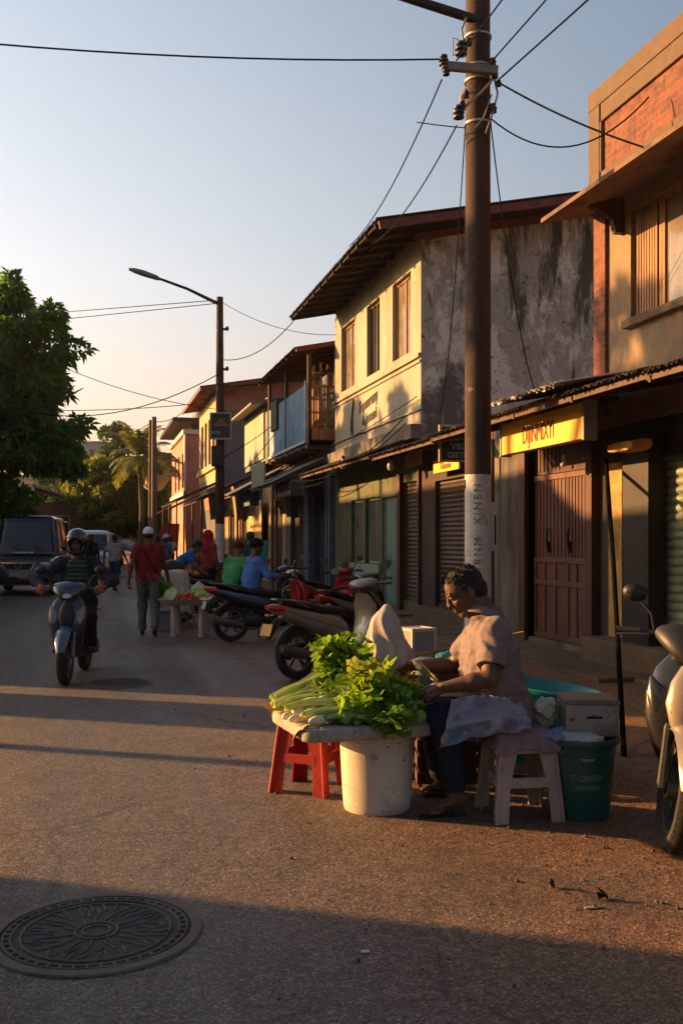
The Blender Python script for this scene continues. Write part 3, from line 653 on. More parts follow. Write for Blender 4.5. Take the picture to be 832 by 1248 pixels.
obj('front_frame', xf(MB().box(5.54, 5.64, 25.66, 25.75, 4.15, 5.8).box(5.54, 5.6, 25.75, 31.3, 4.14, 4.21), T), mat('blue_frame', (.3, .4, .5), rough=.6), t)
obj('shutter_panel', xf(MB().box(5.5, 5.555, 29.6, 30.6, 4.95, 5.85), T), M_greydk, t)
lt = MB(); rnd = random.Random(3)
for i in range(9): x = 5.72+i*.19; lt.box(x, x+.06, 25.5, 25.53, 4.2, 6.3+rnd.uniform(-.2, .1))
for i in range(14): y = 25.8+i*.38; lt.box(6.9, 6.94, y, y+.14, 4.2, 6.4+rnd.uniform(-.3, .1))
for z in (4.55, 4.9, 5.25, 5.6, 5.95): lt.box(5.7, 7.4, 25.46, 25.5, z, z+.05)
lt.bar((5.65, 25.44, 4.5), (7.2, 25.44, 5.1), .04, .06).bar((5.65, 25.44, 5.3), (7.4, 25.44, 5.75), .04, .06)
lt.box(5.6, 7.4, 25.4, 25.45, 4.05, 4.5)
obj('timber_screen', xf(lt, T), M_woodlt, t)
po = MB(); 
for y in (25.4, 28.5, 31.3): po.box(5.56, 5.66, y, y+.09, 4.05, 6.55)
po.bar((5.62, 25.42, 5.75), (7.3, 25.42, 6.75), .05, .07)
objs('post', xf(po, T), M_wood, t)
rb = obj('roof', xf(MB().corr((5.15, 25.15, 6.55), (9.6, 25.15, 7.45), (5.15, 31.2, 6.55), pitch=.11, jag=.02), T), M_rust, t, smooth=60)
rr = MB()
for i in range(10): y = 25.25+i*.64; rr.bar((5.2, y, 6.5), (9.5, y, 7.37), .05, .08)
rr.bar((5.2, 25.18, 6.52), (9.5, 25.18, 7.38), .05, .12); obj('rafters', xf(rr, T), M_red, rb)
# ---- panel house
t = thing('panel_house', 'upper storey clad in pale vertical boards with curved grey roof edge, beyond blue balcony', 'house', (6.2, 34.5, 0)); T = Matrix.Translation(-Vector(t.location))
wl = MB(); mass(wl, 5.7, 11, 32.3, 37.2, 4.1, 6.3, zr=6.9); obj('upper_wall', xf(wl, T), mat('weathered_grey', (.2, .18, .17), rough=.9, var=.25, second=(.09, .08, .08)), t)
bd = MB()
for i in range(22): y = 32.75+i*.19; bd.box(5.64, 5.7, y, y+.17, 4.3, 6.0)
obj('cladding', xf(bd, T), mat('pale_boards', (.36, .33, .23), rough=.85, var=.2, scale=3, second=(.2, .18, .13), streak=.2), t)
wl = MB(); mass(wl, 6.2, 11, 31.7, 46.5, 0, 4.1, [(32.3, 34.6, .12, 2.7), (36, 38.4, .12, 2.7), (40, 42, .12, 2.7), (43.5, 45.5, .12, 2.7)]); obj('lower_wall', xf(wl, T), mat('ochre_wall', (.36, .24, .11), rough=.9, var=.3, second=(.13, .09, .06), cut=(.4, .7)), t)
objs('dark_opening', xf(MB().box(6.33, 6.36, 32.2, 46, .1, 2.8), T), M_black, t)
dp = MB()
for y in (33.1, 33.9, 36.9, 37.7, 40.7, 41.3, 44.3): dp.box(6.1, 6.2, y, y+.11, .1, 2.9)
objs('door_post', xf(dp, T), M_woodlt, t)
def rc(u, v): return (5.1+u*5.5, 32.0+v*5.8, 6.15+.75*math.sin(u*1.2)-.15*(1-u)**3)
obj('roof', xf(MB().sheet(rc, 10, 4, (0, 0, .07)), T), mat('grey_roof', (.17, .16, .155), rough=.7, var=.3), t, smooth=True)
# ---- pink gable house
t = thing('pink_house', 'tall pink three storey house with yellow lit front and overhanging eave', 'house', (6.2, 52, 0)); T = Matrix.Translation(-Vector(t.location))
wl = MB(); mass(wl, 6.2, 13, 49.4, 57.5, 3.2, 9.2, [(50.2+i*1.75, 51.3+i*1.75, 5.6, 8.0) for i in range(4)], zr=10.0)
obj('wall', xf(wl, T), mat('pink_plaster', (.36, .13, .09), rough=.9, var=.15, second=(.25, .10, .07)), t)
obj('lower_wall', xf(MB().box(6.2, 13, 46.6, 57.4, 0, 3.19).box(6.22, 13, 49.36, 49.398, 3.2, 8.1), T), mat('grey_render', (.12, .105, .105), rough=.9, var=.2, second=(.08, .07, .07), streak=.3), t)
fw = MB(); facade(fw, 6.15, 49.35, 57.5, 4.1, 9.0, [(50.2+i*1.75, 51.3+i*1.75, 5.6, 8.0) for i in range(4)], .05); fw.box(6.0, 6.15, 49.3, 57.6, 5.2, 5.5)
obj('front_wall', xf(fw, T), mat('yellow_lit_wall', (.36, .27, .14), rough=.85, var=.1), t)  # yellow of the sunlit front is put into the wall colour
for i in range(4): window(t, 0, 50.2+i*1.75-52, 51.3+i*1.75-52, 5.6, 8.0, mat('white_frame', (.5, .46, .38)), M_glassdk, 2)
ro = obj('roof', xf(MB().corr((5.2, 48.2, 9.05), (13.5, 48.2, 10.5), (5.2, 58, 9.05), pitch=.2, amp=.03), T), M_rust, t, smooth=60)
obj('fascia', xf(MB().bar((5.2, 48.25, 8.98), (13.5, 48.25, 10.4), .06, .22).bar((5.22, 48.2, 8.97), (5.22, 58, 8.97), .05, .12), T), M_red, ro)
rr = MB()
for i in range(12): rr.bar((5.25, 48.4+i*.85, 8.98), (7, 48.4+i*.85, 9.28), .06, .1)
obj('rafters', xf(rr, T), M_woodlt, ro)
# ---- salmon house
t = thing('salmon_house', 'narrow salmon coloured house with white trim and flat dark roof, beyond the pink one', 'house', (6.2, 72, 0)); T = Matrix.Translation(-Vector(t.location))
wl = MB(); mass(wl, 6.2, 12, 66.5, 78, 0, 8.7, [(68+i*3, 69.4+i*3, 5.2, 7.6) for i in range(3)]); obj('wall', xf(wl, T), mat('salmon_plaster', (.42, .17, .11), rough=.9, var=.12, second=(.33, .13, .09)), t)
for i in range(3): window(t, 0, 68+i*3-72, 69.4+i*3-72, 5.2, 7.6, M_wood, M_glassdk, 2)
obj('trim', xf(MB().box(6.0, 12.1, 66.3, 78.2, 8.7, 9.0).box(6.1, 6.2, 66.4, 67.0, 3, 8.7).box(6.05, 6.2, 66.4, 78, 4.6, 4.9), T), mat('white_trim', (.6, .52, .42), rough=.8), t)
obj('roof', xf(MB().box(5.3, 12.3, 66, 78.5, 9.5, 9.75).box(6.6, 12, 67, 77, 9.0, 9.5), T), M_greydk, t)
tk = obj('water_tank', MB().lathe([(0.01, 0), (.9, 0), (.95, .1), (.95, 1.0), (.7, 1.25), (.2, 1.4), (.2, 1.5), (.01, 1.5)], (7.8, 68.4, 9.75), 20), mat('tank_blue', (.05, .09, .12), rough=.5), None, True); tag(tk, 'dark blue round water tank on the salmon house roof', 'water tank')
# ---- dark roof house
t = thing('dark_roof_house', 'far low house with dark tiled pitched roof facing the road', 'house', (8, 96, 0)); T = Matrix.Translation(-Vector(t.location))
obj('wall', xf(MB().box(6.3, 14, 90, 104, 0, 6.2), T), mat('bluish_white_wall', (.38, .38, .40), rough=.85), t)
rf = MB()
for i in range(14):
    u = i/14; rf.box(5.2+u*.1, 14, 89.2+u*4.3, 90.0+u*4.3, 6.1+u*3.6, 6.45+u*3.6)
obj('roof', xf(rf, T), mat('dark_tiles', (.07, .045, .04), rough=.85, var=.3), t)

# ============================================================ AWNINGS
awning('jagged_awning', 'long dark tin awning with torn pale edge above the yellow sign', 4.75, 6.16, 7.8, 13.6, 3.03, 3.3, M_rust, jag=.05)
o = obj('torn_sheet', MB().corr((4.6, 9.0, 3.10), (6.1, 9.0, 3.38), (4.6, 11.1, 3.13), pitch=.09, jag=.10), M_sheetlt, None, smooth=60); tag(o, 'pale torn corrugated sheet laid over the tin awning above the yellow sign', 'roof sheet')
awning('near_awning', 'near stretch of dark tin awning at the right edge under the barred window', 4.72, 6.16, 2.2, 7.78, 3.0, 3.3, M_rust, jag=.03)
awning('shop_awning', 'low rusty awning over the roller shutters below the grey side wall', 5.25, 6.14, 14.9, 18.4, 3.15, 3.32, M_rust, jag=.06)
awning('house_awning', 'dark sheet awning running below the cream wall', 5.2, 5.98, 18.45, 25.0, 3.2, 3.5, M_rust, jag=.04)
awning('tilted_awning', 'grey sheet awning tilted over the dark blue shop front', 4.6, 6.05, 25.6, 29.2, 3.05, 3.75, mat('grey_sheet', (.22, .2, .19), rough=.6, var=.25), jag=.02, posts=[(4.7, 25.8)])
awning('pale_awning', 'pale metal awning beside the street lamp pole', 4.3, 6.0, 30.0, 34.5, 3.0, 3.9, M_sheetlt, jag=.03, posts=[(4.4, 30.2), (4.4, 34.2)])
awning('dark_awning', 'dark awning with timber posts left of the street lamp', 3.9, 6.1, 36.5, 44, 3.1, 4.1, M_rust, jag=.04, posts=[(4.0, 36.7), (4.0, 40), (4.0, 43.8)])
awning('stall_awning', 'blackened awning over far market stalls', 3.7, 6.0, 45, 54, 3.4, 4.4, M_rust, jag=.04, posts=[(3.8, 45.2), (3.8, 49.5), (3.8, 53.8)])
awning('far_awning', 'sagging ochre awning over the farthest visible stalls', 3.5, 6.0, 56, 66, 3.0, 4.2, M_sheetlt, jag=.05, posts=[(3.6, 56.2), (3.6, 61), (3.6, 65.8)])
def tarp(name, label, c0, c1, c2, c3, m, sag=.25, thick=.02):
    c = [Vector(x) for x in (c0, c1, c2, c3)]
    fn = lambda u, v: c[0].lerp(c[1], u).lerp(c[3].lerp(c[2], u), v)-Vector((0, 0, sag*math.sin(PI*u)*math.sin(PI*v)))+Vector((0, 0, .05*math.sin(u*11)*math.sin(v*9)))
    o = obj(name, MB().sheet(fn, 12, 12, (0, 0, thick)), m, None, smooth='all'); return tag(o, label, 'tarpaulin')
tarp('tarpaulin', 'orange tarp panel hanging in a far stall', (4.2, 62, 2.6), (5.4, 62, 2.6), (5.3, 62.1, .9), (4.2, 62, .9), mat('orange_tarp', (.55, .09, .02), rough=.7), .05)
tarp('tarpaulin', 'torn pale tarp curling over the far awning edge', (3.0, 55, 5.0), (4.6, 55, 5.3), (4.6, 62, 5.2), (3.1, 62, 4.6), mat('sand_tarp', (.42, .33, .22), rough=.8), .6)
tarp('tarpaulin', 'teal cloth hung at a stall behind the green shirt', tuple(W(-2.1, 23.5, 1.5)), tuple(W(-1.75, 23.5, 1.5)), tuple(W(-1.75, 23.6, .9)), tuple(W(-2.1, 23.55, .9)), mat('teal_cloth', (.04, .25, .17), rough=.8), .05)

rnd = random.Random(8)
lp_ = [(4.60-.01*math.sin(i*.9), 9.02+i*.041, 3.115+.0006*i) for i in range(51)]
lv_ = lp_+[(4.585+rnd.uniform(-.015, .015), y, z-rnd.choice([.01, .02, .03, .045, .0])-.012) for x, y, z in lp_]
o = obj('bent_flashing', MB().add(lv_+[(x+.004, y, z) for x, y, z in lv_], [(i, i+1, i+52, i+51) for i in range(50)]+[(i+102, i+153, i+154, i+103) for i in range(50)]), mat('pale_flashing', (.36, .31, .27), rough=.6, var=.25, scale=12), None); tag(o, 'pale jagged strip of tin bent over the street edge of the torn sheet', 'flashing')
# hanging tin sign & boards under awnings
def board(name, label, cat, X0, X1, y0, y1, z0, z1, m, frame=None, rot=0):
    t = thing(name, label, cat, ((X0+X1)/2, (y0+y1)/2, z0)); T = Matrix.Translation(-Vector(t.location))
    obj('panel', xf(MB().box(X0, X1, y0, y1, z0, z1), T), m, t, bevel=.006)
    if frame:
        f = .035; fb = MB()
        for a, b, c, d in ((y0-f, y0, z0-f, z1+f), (y1, y1+f, z0-f, z1+f), (y0, y1, z1, z1+f), (y0, y1, z0-f, z0)): fb.box(X0-.012, X1+.012, a, b, c, d)
        obj('frame', xf(fb, T), frame, t)
    return t, T
M_yel = mat('yellow_sign', (.78, .40, .035), rough=.55, var=.08, scale=2, bump=.05, second=(.6, .27, .03), sscale=1.0, cut=(.5, .9))
t, T = board('yellow_sign', 'long yellow fascia sign with thin dark capitals above the maroon gate', 'sign', 5.18, 5.31, 9.72, 11.9, 2.62, 3.02, M_yel)
objs('end_cap', xf(MB().box(5.165, 5.325, 9.66, 9.72, 2.6, 3.04).box(5.165, 5.325, 11.9, 11.93, 2.6, 3.04), T), mat('galv', (.28, .25, .22), rough=.5, metal=.3), t, bevel=.005)
tm = text_mb('DIJIN\u0190IXYI'.replace('\u0190', 'M'), .30, .002, .95, .62); tm = xf(tm, T @ frame_M((5.176, 10.83, 2.795), (0, -1, 0), (0, 0, 1)))
obj('lettering', tm, mat('sign_letter', (.09, .02, .012), rough=.7), t)
objs('hanger', xf(MB().bar((5.24, 10.0, 3.02), (5.24, 10.0, 3.2), .02, .02).bar((5.24, 11.6, 3.02), (5.24, 11.6, 3.2), .02, .02), T), M_wood, t)
# chalk board sign faces the viewer (hung across the pavement)
D = 16.2; p = PD(562, 541, 16.2)
t = thing('chalkboard_sign', 'small blue-black sign with pale hand lettering hanging behind the tall pole', 'sign', tuple(p), -YAW+R(6))
obj('panel', MB().box(-.34, .40, -.02, .02, -.27, .27), mat('slate_blue', (.025, .035, .055), rough=.6, var=.3), t)
obj('frame', MB().box(-.38, -.34, -.05, .03, -.30, .31).box(.40, .44, -.05, .03, -.30, .31).box(-.34, .40, -.04, .03, .27, .31).box(-.34, .40, -.04, .03, -.30, -.27), mat('brass_frame', (.35, .26, .14), rough=.5), t, bevel=.004)
tm = MB()
for s_, z, sz in (('DIE NO', .10, .15), ("'VBLLI", -.05, .14), ('GISTILT', -.19, .13)):
    q = text_mb(s_, sz, .002); tm.add(xf(q, frame_M((-.02, -.025, z), (1, 0, 0), (0, 0, 1))).v, q.f)
obj('lettering', tm, mat('chalk', (.42, .48, .52), rough=.9), t)
objs('hanger', MB().bar((-.3, 0, .31), (-.3, 0, .5), .02, .02).bar((.36, 0, .31), (.36, 0, .5), .02, .02), M_wood, t)
y0, y1 = Yf(560, 6.0), Yf(529, 6.0)
t, T = board('small_yellow_sign', 'small yellow board with faint brown writing above the roller shutter by the pole', 'sign', 5.98, 6.03, y0, y1, 2.72, 2.95, M_yel)
q = text_mb('Tioarain', .16, .002); obj('lettering', xf(q, T @ frame_M((5.972, (y0+y1)/2, 2.82), (0, -1, 0), (0, 0, 1))), mat('sign_letter', (.09, .02, .012)), t)
board('blank_yellow_sign', 'blank warm yellow board tilted over the first brown shutter of the cream house', 'sign', 6.0, 6.05, Yf(511, 6.0), Yf(494, 6.0), 2.95, 3.25, mat('amber_board', (.5, .23, .04), rough=.7, var=.3))
board('grey_box_sign', 'grey framed lightbox sign over the dark blue shop', 'sign', 5.1, 5.25, 25.4, 27.4, 2.75, 3.1, mat('greyblue_panel', (.10, .12, .13), rough=.5), mat('dark_edge', (.05, .05, .05)))
board('pale_hanging_board', 'pale beige blank board hanging below the balcony', 'sign', 4.7, 4.75, 27.2, 29.4, 3.0, 3.75, mat('beige_board', (.28, .25, .19), rough=.8, var=.2))
board('blue_shop_box', 'small blue box mounted over the doorway right of the lamp pole', 'sign', 4.9, 5.2, 31.0, 32.2, 2.65, 3.3, mat('cobalt_box', (.05, .12, .22), rough=.5))
board('sunlit_wall_patch', 'sunlit patch of wall beside the doorway, its light put into ochre colour', 'panel', 5.95, 6.0, 35.0, 38.0, 1.2, 3.0, mat('sunlit_ochre_wall', (.50, .33, .13), rough=.85, var=.15))  # lighter copy of the ochre wall, sunlight put into its colour
p = PD(602, 642, 10.95)
o = obj('notice_strip', MB().box(-.035, .03, -.01, .01, -.27, .27, Matrix.Translation(p) @ Matrix.Rotation(-YAW, 4, 'Z')), mat('white_plastic', (.5, .48, .46), rough=.5), None, bevel=.004); o.location = (0, 0, 0)
tag(o, 'narrow white notice strip fixed on the far side of the tall pole', 'notice'); obj('slot', MB().box(.0, .018, -.014, -.009, -.2, .13, Matrix.Translation(p) @ Matrix.Rotation(-YAW, 4, 'Z')), M_black, o)
# bulb lamps
for px, py, X, lab in ((476, 566, 5.6, 'clear bulb hanging under the awning nearest the shutter'), (418, 565, 5.35, 'small bulb on a bracket at the far end of the awning')):
    y = Yf(px, X); z = Zf(px, py, X); t = thing('hanging_bulb', lab, 'lamp', (X, y, z))
    obj('bulb', MB().lathe([(.005, -.13), (.05, -.11), (.075, -.05), (.06, .02), (.03, .08), (.03, .12)], n=14), mat('bulb_glass', (.3, .29, .26), rough=.15, bump=0, spec=.8), t, True)
    obj('cap', MB().lathe([(.035, .1), (.035, .17), (.005, .18)], n=12), M_black, t, True); obj('cord', MB().tube([(0, 0, .17), (0, 0, 3.22-z)], .006, 5), M_black, t)
p = Vector((5.7, Yf(766, 5.7), 0)); z = Zf(766, 545, 5.7)
o = obj('rolled_blind', MB().loft([(0, 0, 0, .05, .05, 2), (.0, 0, 0, .06, .06, 2)]).loft([(-.12, 0, .0, .26, .05, 3), (.1, 0, .02, .3, .07, 3)]).add([], []), mat('amber_board', (.5, .23, .04)), None, True); o.location = (p.x, p.y, z); tag(o, 'short amber hood above the dark doorway beside the green shutter', 'hood')
# ============================================================ TREES
def leaves(blobs, n, L, Wd, ros=10, droop=.3, shell=.55, seed=1, sub=0, subr=.35):
    """rosettes of folded leaves spread through blobs [(centre, radii)]"""
    r = np.random.default_rng(seed); vol = np.array([b[1][0]*b[1][1]*b[1][2] for b in blobs]); pick = r.choice(len(blobs), n, p=vol/vol.sum())
    if sub:
        # clumps gathered on smaller balls so that gaps stay open
        C = []; 
        for i in range(sub):
            b = blobs[r.choice(len(blobs), p=vol**.8/(vol**.8).sum())]; d = r.normal(size=3); d /= np.linalg.norm(d); C.append(np.array(b[0])+d*np.array(b[1])*r.uniform(shell, 1)**.5)
        C = np.array(C); q = r.choice(sub, n); d = r.normal(size=(n, 3)); d /= np.linalg.norm(d, axis=1)[:, None]
        P = C[q]+d*(subr*r.uniform(.3, 1.0, n)**.5)[:, None]*np.array([1, 1, .7]); ctr = np.array(blobs[0][0]); out = d*.7+(P-ctr)/(np.linalg.norm(P-ctr, axis=1)[:, None]+1e-6)*.5
    else:
        d = r.normal(size=(n, 3)); d /= np.linalg.norm(d, axis=1)[:, None]
        c = np.array([b[0] for b in blobs])[pick]; rd = np.array([b[1] for b in blobs])[pick]
        P = c+d*rd*(r.uniform(shell, 1, n)**.6)[:, None]; out = d
    N = n*ros; P = np.repeat(P, ros, 0); out = np.repeat(out, ros, 0)
    dr = r.normal(size=(N, 3)); dr /= np.linalg.norm(dr, axis=1)[:, None]; dr = dr*.85+out*.6; dr[:, 2] -= .05; dr /= np.linalg.norm(dr, axis=1)[:, None]
    s = np.cross(dr, r.normal(size=(N, 3))); s /= np.linalg.norm(s, axis=1)[:, None]+1e-9
    ln = (L*r.uniform(.6, 1.2, N))[:, None]; wd = ln*Wd/L*.5
    mid = P+dr*ln*.5; tip = P+dr*ln; mid = mid+np.array([0, 0, -1])*ln*droop*.15; tip = tip+np.array([0, 0, -1])*ln*droop*.6
    V = np.stack([P, mid+s*wd, tip, mid-s*wd], 1).reshape(-1, 3); Fq = np.arange(N*4).reshape(-1, 4)
    return V, Fq
def np_obj(name, V, Fq, m, parent=None):
    me = bpy.data.meshes.new(name); me.vertices.add(len(V)); me.vertices.foreach_set('co', V.astype(np.float32).ravel())
    me.loops.add(Fq.size); me.loops.foreach_set('vertex_index', Fq.astype(np.int32).ravel())
    me.polygons.add(len(Fq)); me.polygons.foreach_set('loop_start', np.arange(0, Fq.size, 4, dtype=np.int32)); me.polygons.foreach_set('loop_total', np.full(len(Fq), 4, np.int32))
    me.update(calc_edges=True); me.validate(); me.materials.append(m)
    o = bpy.data.objects.new(name, me); COL.objects.link(o)
    if parent: o.parent = parent
    return o
M_bark = mat('bark', (.09, .07, .05), rough=.95, var=.4, scale=8, streak=.3, bump=.8, bscale=20, bdist=.03)
def tree(name, label, base, blobs, n, L, Wd, mleaf, tr=.3, cat='tree', group=None, fork=2.5, seed=1, **kw):
    t = thing(name, label, cat, base, 0, group); B = Vector(base); bl = [(tuple(Vector(c)-B), r) for c, r in blobs]
    tk = MB(); rnd = random.Random(seed); tk.tube([(0, 0, -.1), (rnd.uniform(-.1, .1), 0, fork*.5), (0, rnd.uniform(-.1, .1), fork)], [tr*1.25, tr, tr*.85], 12)
    for c, r in bl:
        c = Vector(c); mid = Vector((c.x*.4, c.y*.4, fork+(c.z-fork)*.4)); tk.tube([(0, 0, fork-.15), mid, c, c+Vector((rnd.uniform(-.5, .5)*r[0], rnd.uniform(-.5, .5)*r[1], r[2]*.6))], [tr*.6, tr*.42, tr*.2, tr*.06], 7)
        for k in range(5):
            e = c+Vector((rnd.uniform(-1, 1)*r[0], rnd.uniform(-1, 1)*r[1], rnd.uniform(-.8, 1)*r[2]))*.85; tk.tube([mid.lerp(c, .7), c.lerp(e, .5)+Vector((0, 0, .1)), e], [tr*.2, tr*.12, tr*.04], 5)
    obj('trunk', tk, M_bark, t, True)
    V, Fq = leaves(bl, n, L, Wd, seed=seed, **kw); np_obj('crown', V, Fq, mleaf, t); return t
L_dark = leaf_mat('leaf_dark', (.025, .062, .015), (.055, .13, .024), (.11, .19, .03), .5)
L_mid = leaf_mat('leaf_olive', (.06, .09, .02), (.13, .15, .025), (.28, .24, .04), .45)
L_deep = leaf_mat('leaf_far', (.02, .045, .02), (.04, .075, .025), (.07, .1, .03))
# big tree over the road, left
def PB(px, py, D, r): return (tuple(PD(px, py, D)), r)
bl = [PB(10, 480, 31, (2.0, 2.6, 1.7)), PB(35, 425, 31, (1.6, 1.8, 1.3)), PB(-40, 440, 31.5, (2.2, 2.4, 2.2)), PB(66, 500, 30.5, (1.1, 1.5, 1.15)), PB(20, 560, 31.5, (1.9, 2.0, 1.3)), PB(54, 552, 30.6, (1.0, 1.5, .95)), PB(8, 358, 31, (.8, .9, .55)), PB(52, 395, 30.5, (.8, .9, .5)), PB(-60, 560, 32, (2.2, 2.4, 1.5)), PB(-120, 500, 32, (2.4, 2.6, 2.0)), PB(-15, 410, 31, (1.2, 1.4, .9)), PB(5, 610, 32.5, (1.1, 1.2, .5))]
tree('roadside_tree', 'large dark green broadleaf tree overhanging the road at the left edge', (-7.6, 31.5, 0), bl, 4300, .36, .12, L_dark, tr=.34, seed=5, ros=11, droop=.5, shell=.2, sub=290, subr=.40, fork=2.2)
# far trees closing the street
def far(name, label, px, py, D, r, n, L, m, seed, basez=0, group=None, extra=(), **kw):
    c = PD(px, py, D); b = [(tuple(c), r)]+[(tuple(PD(a, b_, D+random.uniform(-1, 1))), q) for a, b_, q in extra]
    return tree(name, label, (c.x, c.y, basez), b, n, L, L*.42, m, tr=r[0]*.08, seed=seed, group=group, fork=max(1.2, c.z-r[2]*.9), **kw)
far('street_tree', 'yellow-green rounded tree closing the far end of the road', 134, 606, 62, (2.7, 3, 2.3), 9000, .36, L_mid, 11, extra=[(118, 588, (1.6, 1.8, 1.2)), (155, 590, (1.8, 2, 1.5)), (103, 605, (1.1, 1.4, 1.1)), (135, 575, (1.4, 1.6, .9)), (165, 615, (1.5, 1.6, 1.6)), (140, 635, (2.2, 2.2, 1.0)), (118, 625, (1.3, 1.5, .9))], ros=5, sub=260, subr=.55, shell=.3)
far('street_tree', 'deep green tree standing behind the yellow-green one, left side', 92, 600, 84, (3.4, 3.4, 3.6), 6000, .45, L_deep, 12, extra=[(75, 625, (3, 3, 2.4)), (110, 590, (2.2, 2.4, 2.2))], ros=5, sub=150, subr=.8, shell=.3)
far('slender_tree', 'small slender treetop poking above the far trees beside the palm', 139, 540, 92, (1.0, 1.0, 1.9), 900, .4, L_deep, 13, ros=6, sub=30, subr=.6, extra=[(137, 552, (1.4, 1.4, .9))])
far('shrub', 'bushy greenery at the foot of the palm by the far wooden pole', 183, 622, 66, (1.2, 1.4, 1.8), 2200, .36, L_mid, 14, ros=5, extra=[(192, 590, (.7, .8, 1.5)), (178, 640, (1.4, 1.4, 1))], cat='shrub')
# wooded mass beyond everything
V, Fq = leaves([((-40+i*9+rng.uniform(-3, 3), 190+rng.uniform(-12, 12), rng.uniform(2, 4)), (7, 7, rng.uniform(4, 7.5))) for i in range(14)], 9000, 1.2, .6, 4, seed=20, shell=.4)
fo = np_obj('far_wood', V, Fq, L_deep); fo['kind'] = 'stuff'; tag(fo, 'distant hazy woodland beyond the end of the street', 'woodland')
# trees on the left kerb (their leaf shade dapples the fronts)
k = 0
for (x, y, zc, r, n_, lab) in ((-9.6, 20.6, 8.2, 2.3, 330, 'tall sparse kerb tree beyond the left shop row, nearest'), (-9.8, 30.5, 8.4, 2.8, 420, 'tall sparse kerb tree beyond the left shop row, middle'), (-9.8, 46, 8.0, 3.2, 1500, 'leafy kerb tree beyond the left shop row, farthest')):
    tree('kerb_tree', lab, (x, y, 0), [((x, y, zc), (r*.8, r, .45)), ((x+.7, y+2.0, zc-.1), (1.5, 1.8, .6)), ((x-.6, y-2.0, zc+.1), (1.5, 1.7, .6))], n_, .4, .15, L_dark, seed=31+k, ros=8, sub=26, subr=.36, fork=2.6, group='kerb trees left of the road'); k += 1
# palm
def palm(label, px, py, D, Lf, seed, nf=16):
    c = PD(px, py, D); t = thing('palm_tree', label, 'palm', (c.x, c.y, 0)); rnd = random.Random(seed); h = c.z
    obj('trunk', MB().tube([(0, 0, -.1), (.15, 0, h*.5), (0, 0, h)], [.2, .15, .13], 10), M_bark, t, True); V = []; Fq = []
    for i in range(nf):
        a = 2*PI*i/nf+rnd.uniform(-.2, .2); el = R(rnd.uniform(-25, 80)); ln = Lf*rnd.uniform(.8, 1.1); pts = []
        for j in range(13):
            u = j/12; e = el-u*u*R(75); pts.append((Vector((math.cos(a)*math.cos(e), math.sin(a)*math.cos(e), math.sin(e)))))
        p = Vector((0, 0, h)); P = [p]
        for q in pts: p = p+q*ln/13; P.append(p)
        sd = Vector((-math.sin(a), math.cos(a), 0))
        for j in range(1, 13):
            for kx in range(3):
                o = P[j].lerp(P[j+1], kx/3); w_ = ln*.24*math.sin(PI*min(1, (j+.5)/13*.9+.1))
                for s in (-1, 1):
                    tip = o+sd*s*w_+pts[j]*w_*.5+Vector((0, 0, -w_*rnd.uniform(.15, .6))); b = pts[j]*.05
                    n0 = len(V); V += [o-b, o+b, tip+b*.2, tip-b*.2]; Fq.append((n0, n0+1, n0+2, n0+3))
        for j in range(12):
            n0 = len(V); V += [P[j]-sd*.03, P[j]+sd*.03, P[j+1]+sd*.02, P[j+1]-sd*.02]; Fq.append((n0, n0+1, n0+2, n0+3))
    np_obj('crown', np.array([tuple(v) for v in V]), np.array(Fq), leaf_mat('palm_leaf', (.06, .085, .025), (.12, .13, .035), (.22, .19, .05), .4), t)
palm('tall palm with arching fronds at the far end of the shop row', 170, 556, 57, 2.5, 4, 24)
palm('half hidden palm behind the thin wooden pole', 195, 562, 66, 2.2, 9, 15)

# ============================================================ BUILDINGS LEFT AND FAR
def plain_house(name, label, x0, x1, y0, y1, h, mw, mr, face, pitch=0.0, wins=(), over=.3):
    """face '+x' fronts look at the road, '-y' fronts look back down the road"""
    t = thing(name, label, 'building', ((x0+x1)/2, (y0+y1)/2, 0)); T = Matrix.Translation(-Vector(t.location))
    obj('wall', xf(MB().box(x0, x1, y0, y1, -.02, h), T), mw, t)
    if pitch: rf = MB().prism([(x0-over, h), ((x0+x1)/2, h+pitch), (x1+over, h), (x1+over, h+.12), ((x0+x1)/2, h+pitch+.14), (x0-over, h+.12)], y0-over, y1+over); obj('roof', xf(rf, T), mr, t)
    else: obj('roof', xf(MB().box(x0-over, x1+over, y0-over, y1+over, h+.002, h+.16), T), mr, t)
    for a, b, c, d in wins:
        f = MB(); e = .07
        if face == '+x': f.box(x1, x1+.05, a, b, c, d); pn = MB().box(x1+.03, x1+.06, a+e, b-e, c+e, d-e)
        else: f.box(a, b, y0-.05, y0, c, d); pn = MB().box(a+e, b-e, y0-.06, y0-.03, c+e, d-e)
        w_ = obj('window', xf(f, T), M_pale, t); obj('pane', xf(pn, T), M_glassdk, w_)
    return t
mA = mat('buff_wall', (.34, .27, .2), rough=.9, second=(.2, .16, .13)); mB_ = mat('blue_wall', (.16, .2, .24), rough=.9)
plain_house('corner_shop', 'buff rendered corner shop across the road from the vendor', -14, -7.0, -8, 8.66, 7.2, mA, M_rust, '+x', 0, [(a, a+1.2, 3.8, 5.2) for a in (-6, -3, 0, 3, 6)]+[(a, a+2.2, .3, 2.6) for a in (-5, -1, 3)], over=.0)
plain_house('shadow_caster', 'unseen narrow block added on the far pavement to shade a band of road', -7.8, -7.0, 13.2, 14.0, 4.4, mB_, M_rust, '+x', 0, [(13.3, 13.9, 1.0, 2.2)], over=.0)  # unseen block, added for the shadow band it casts across the road
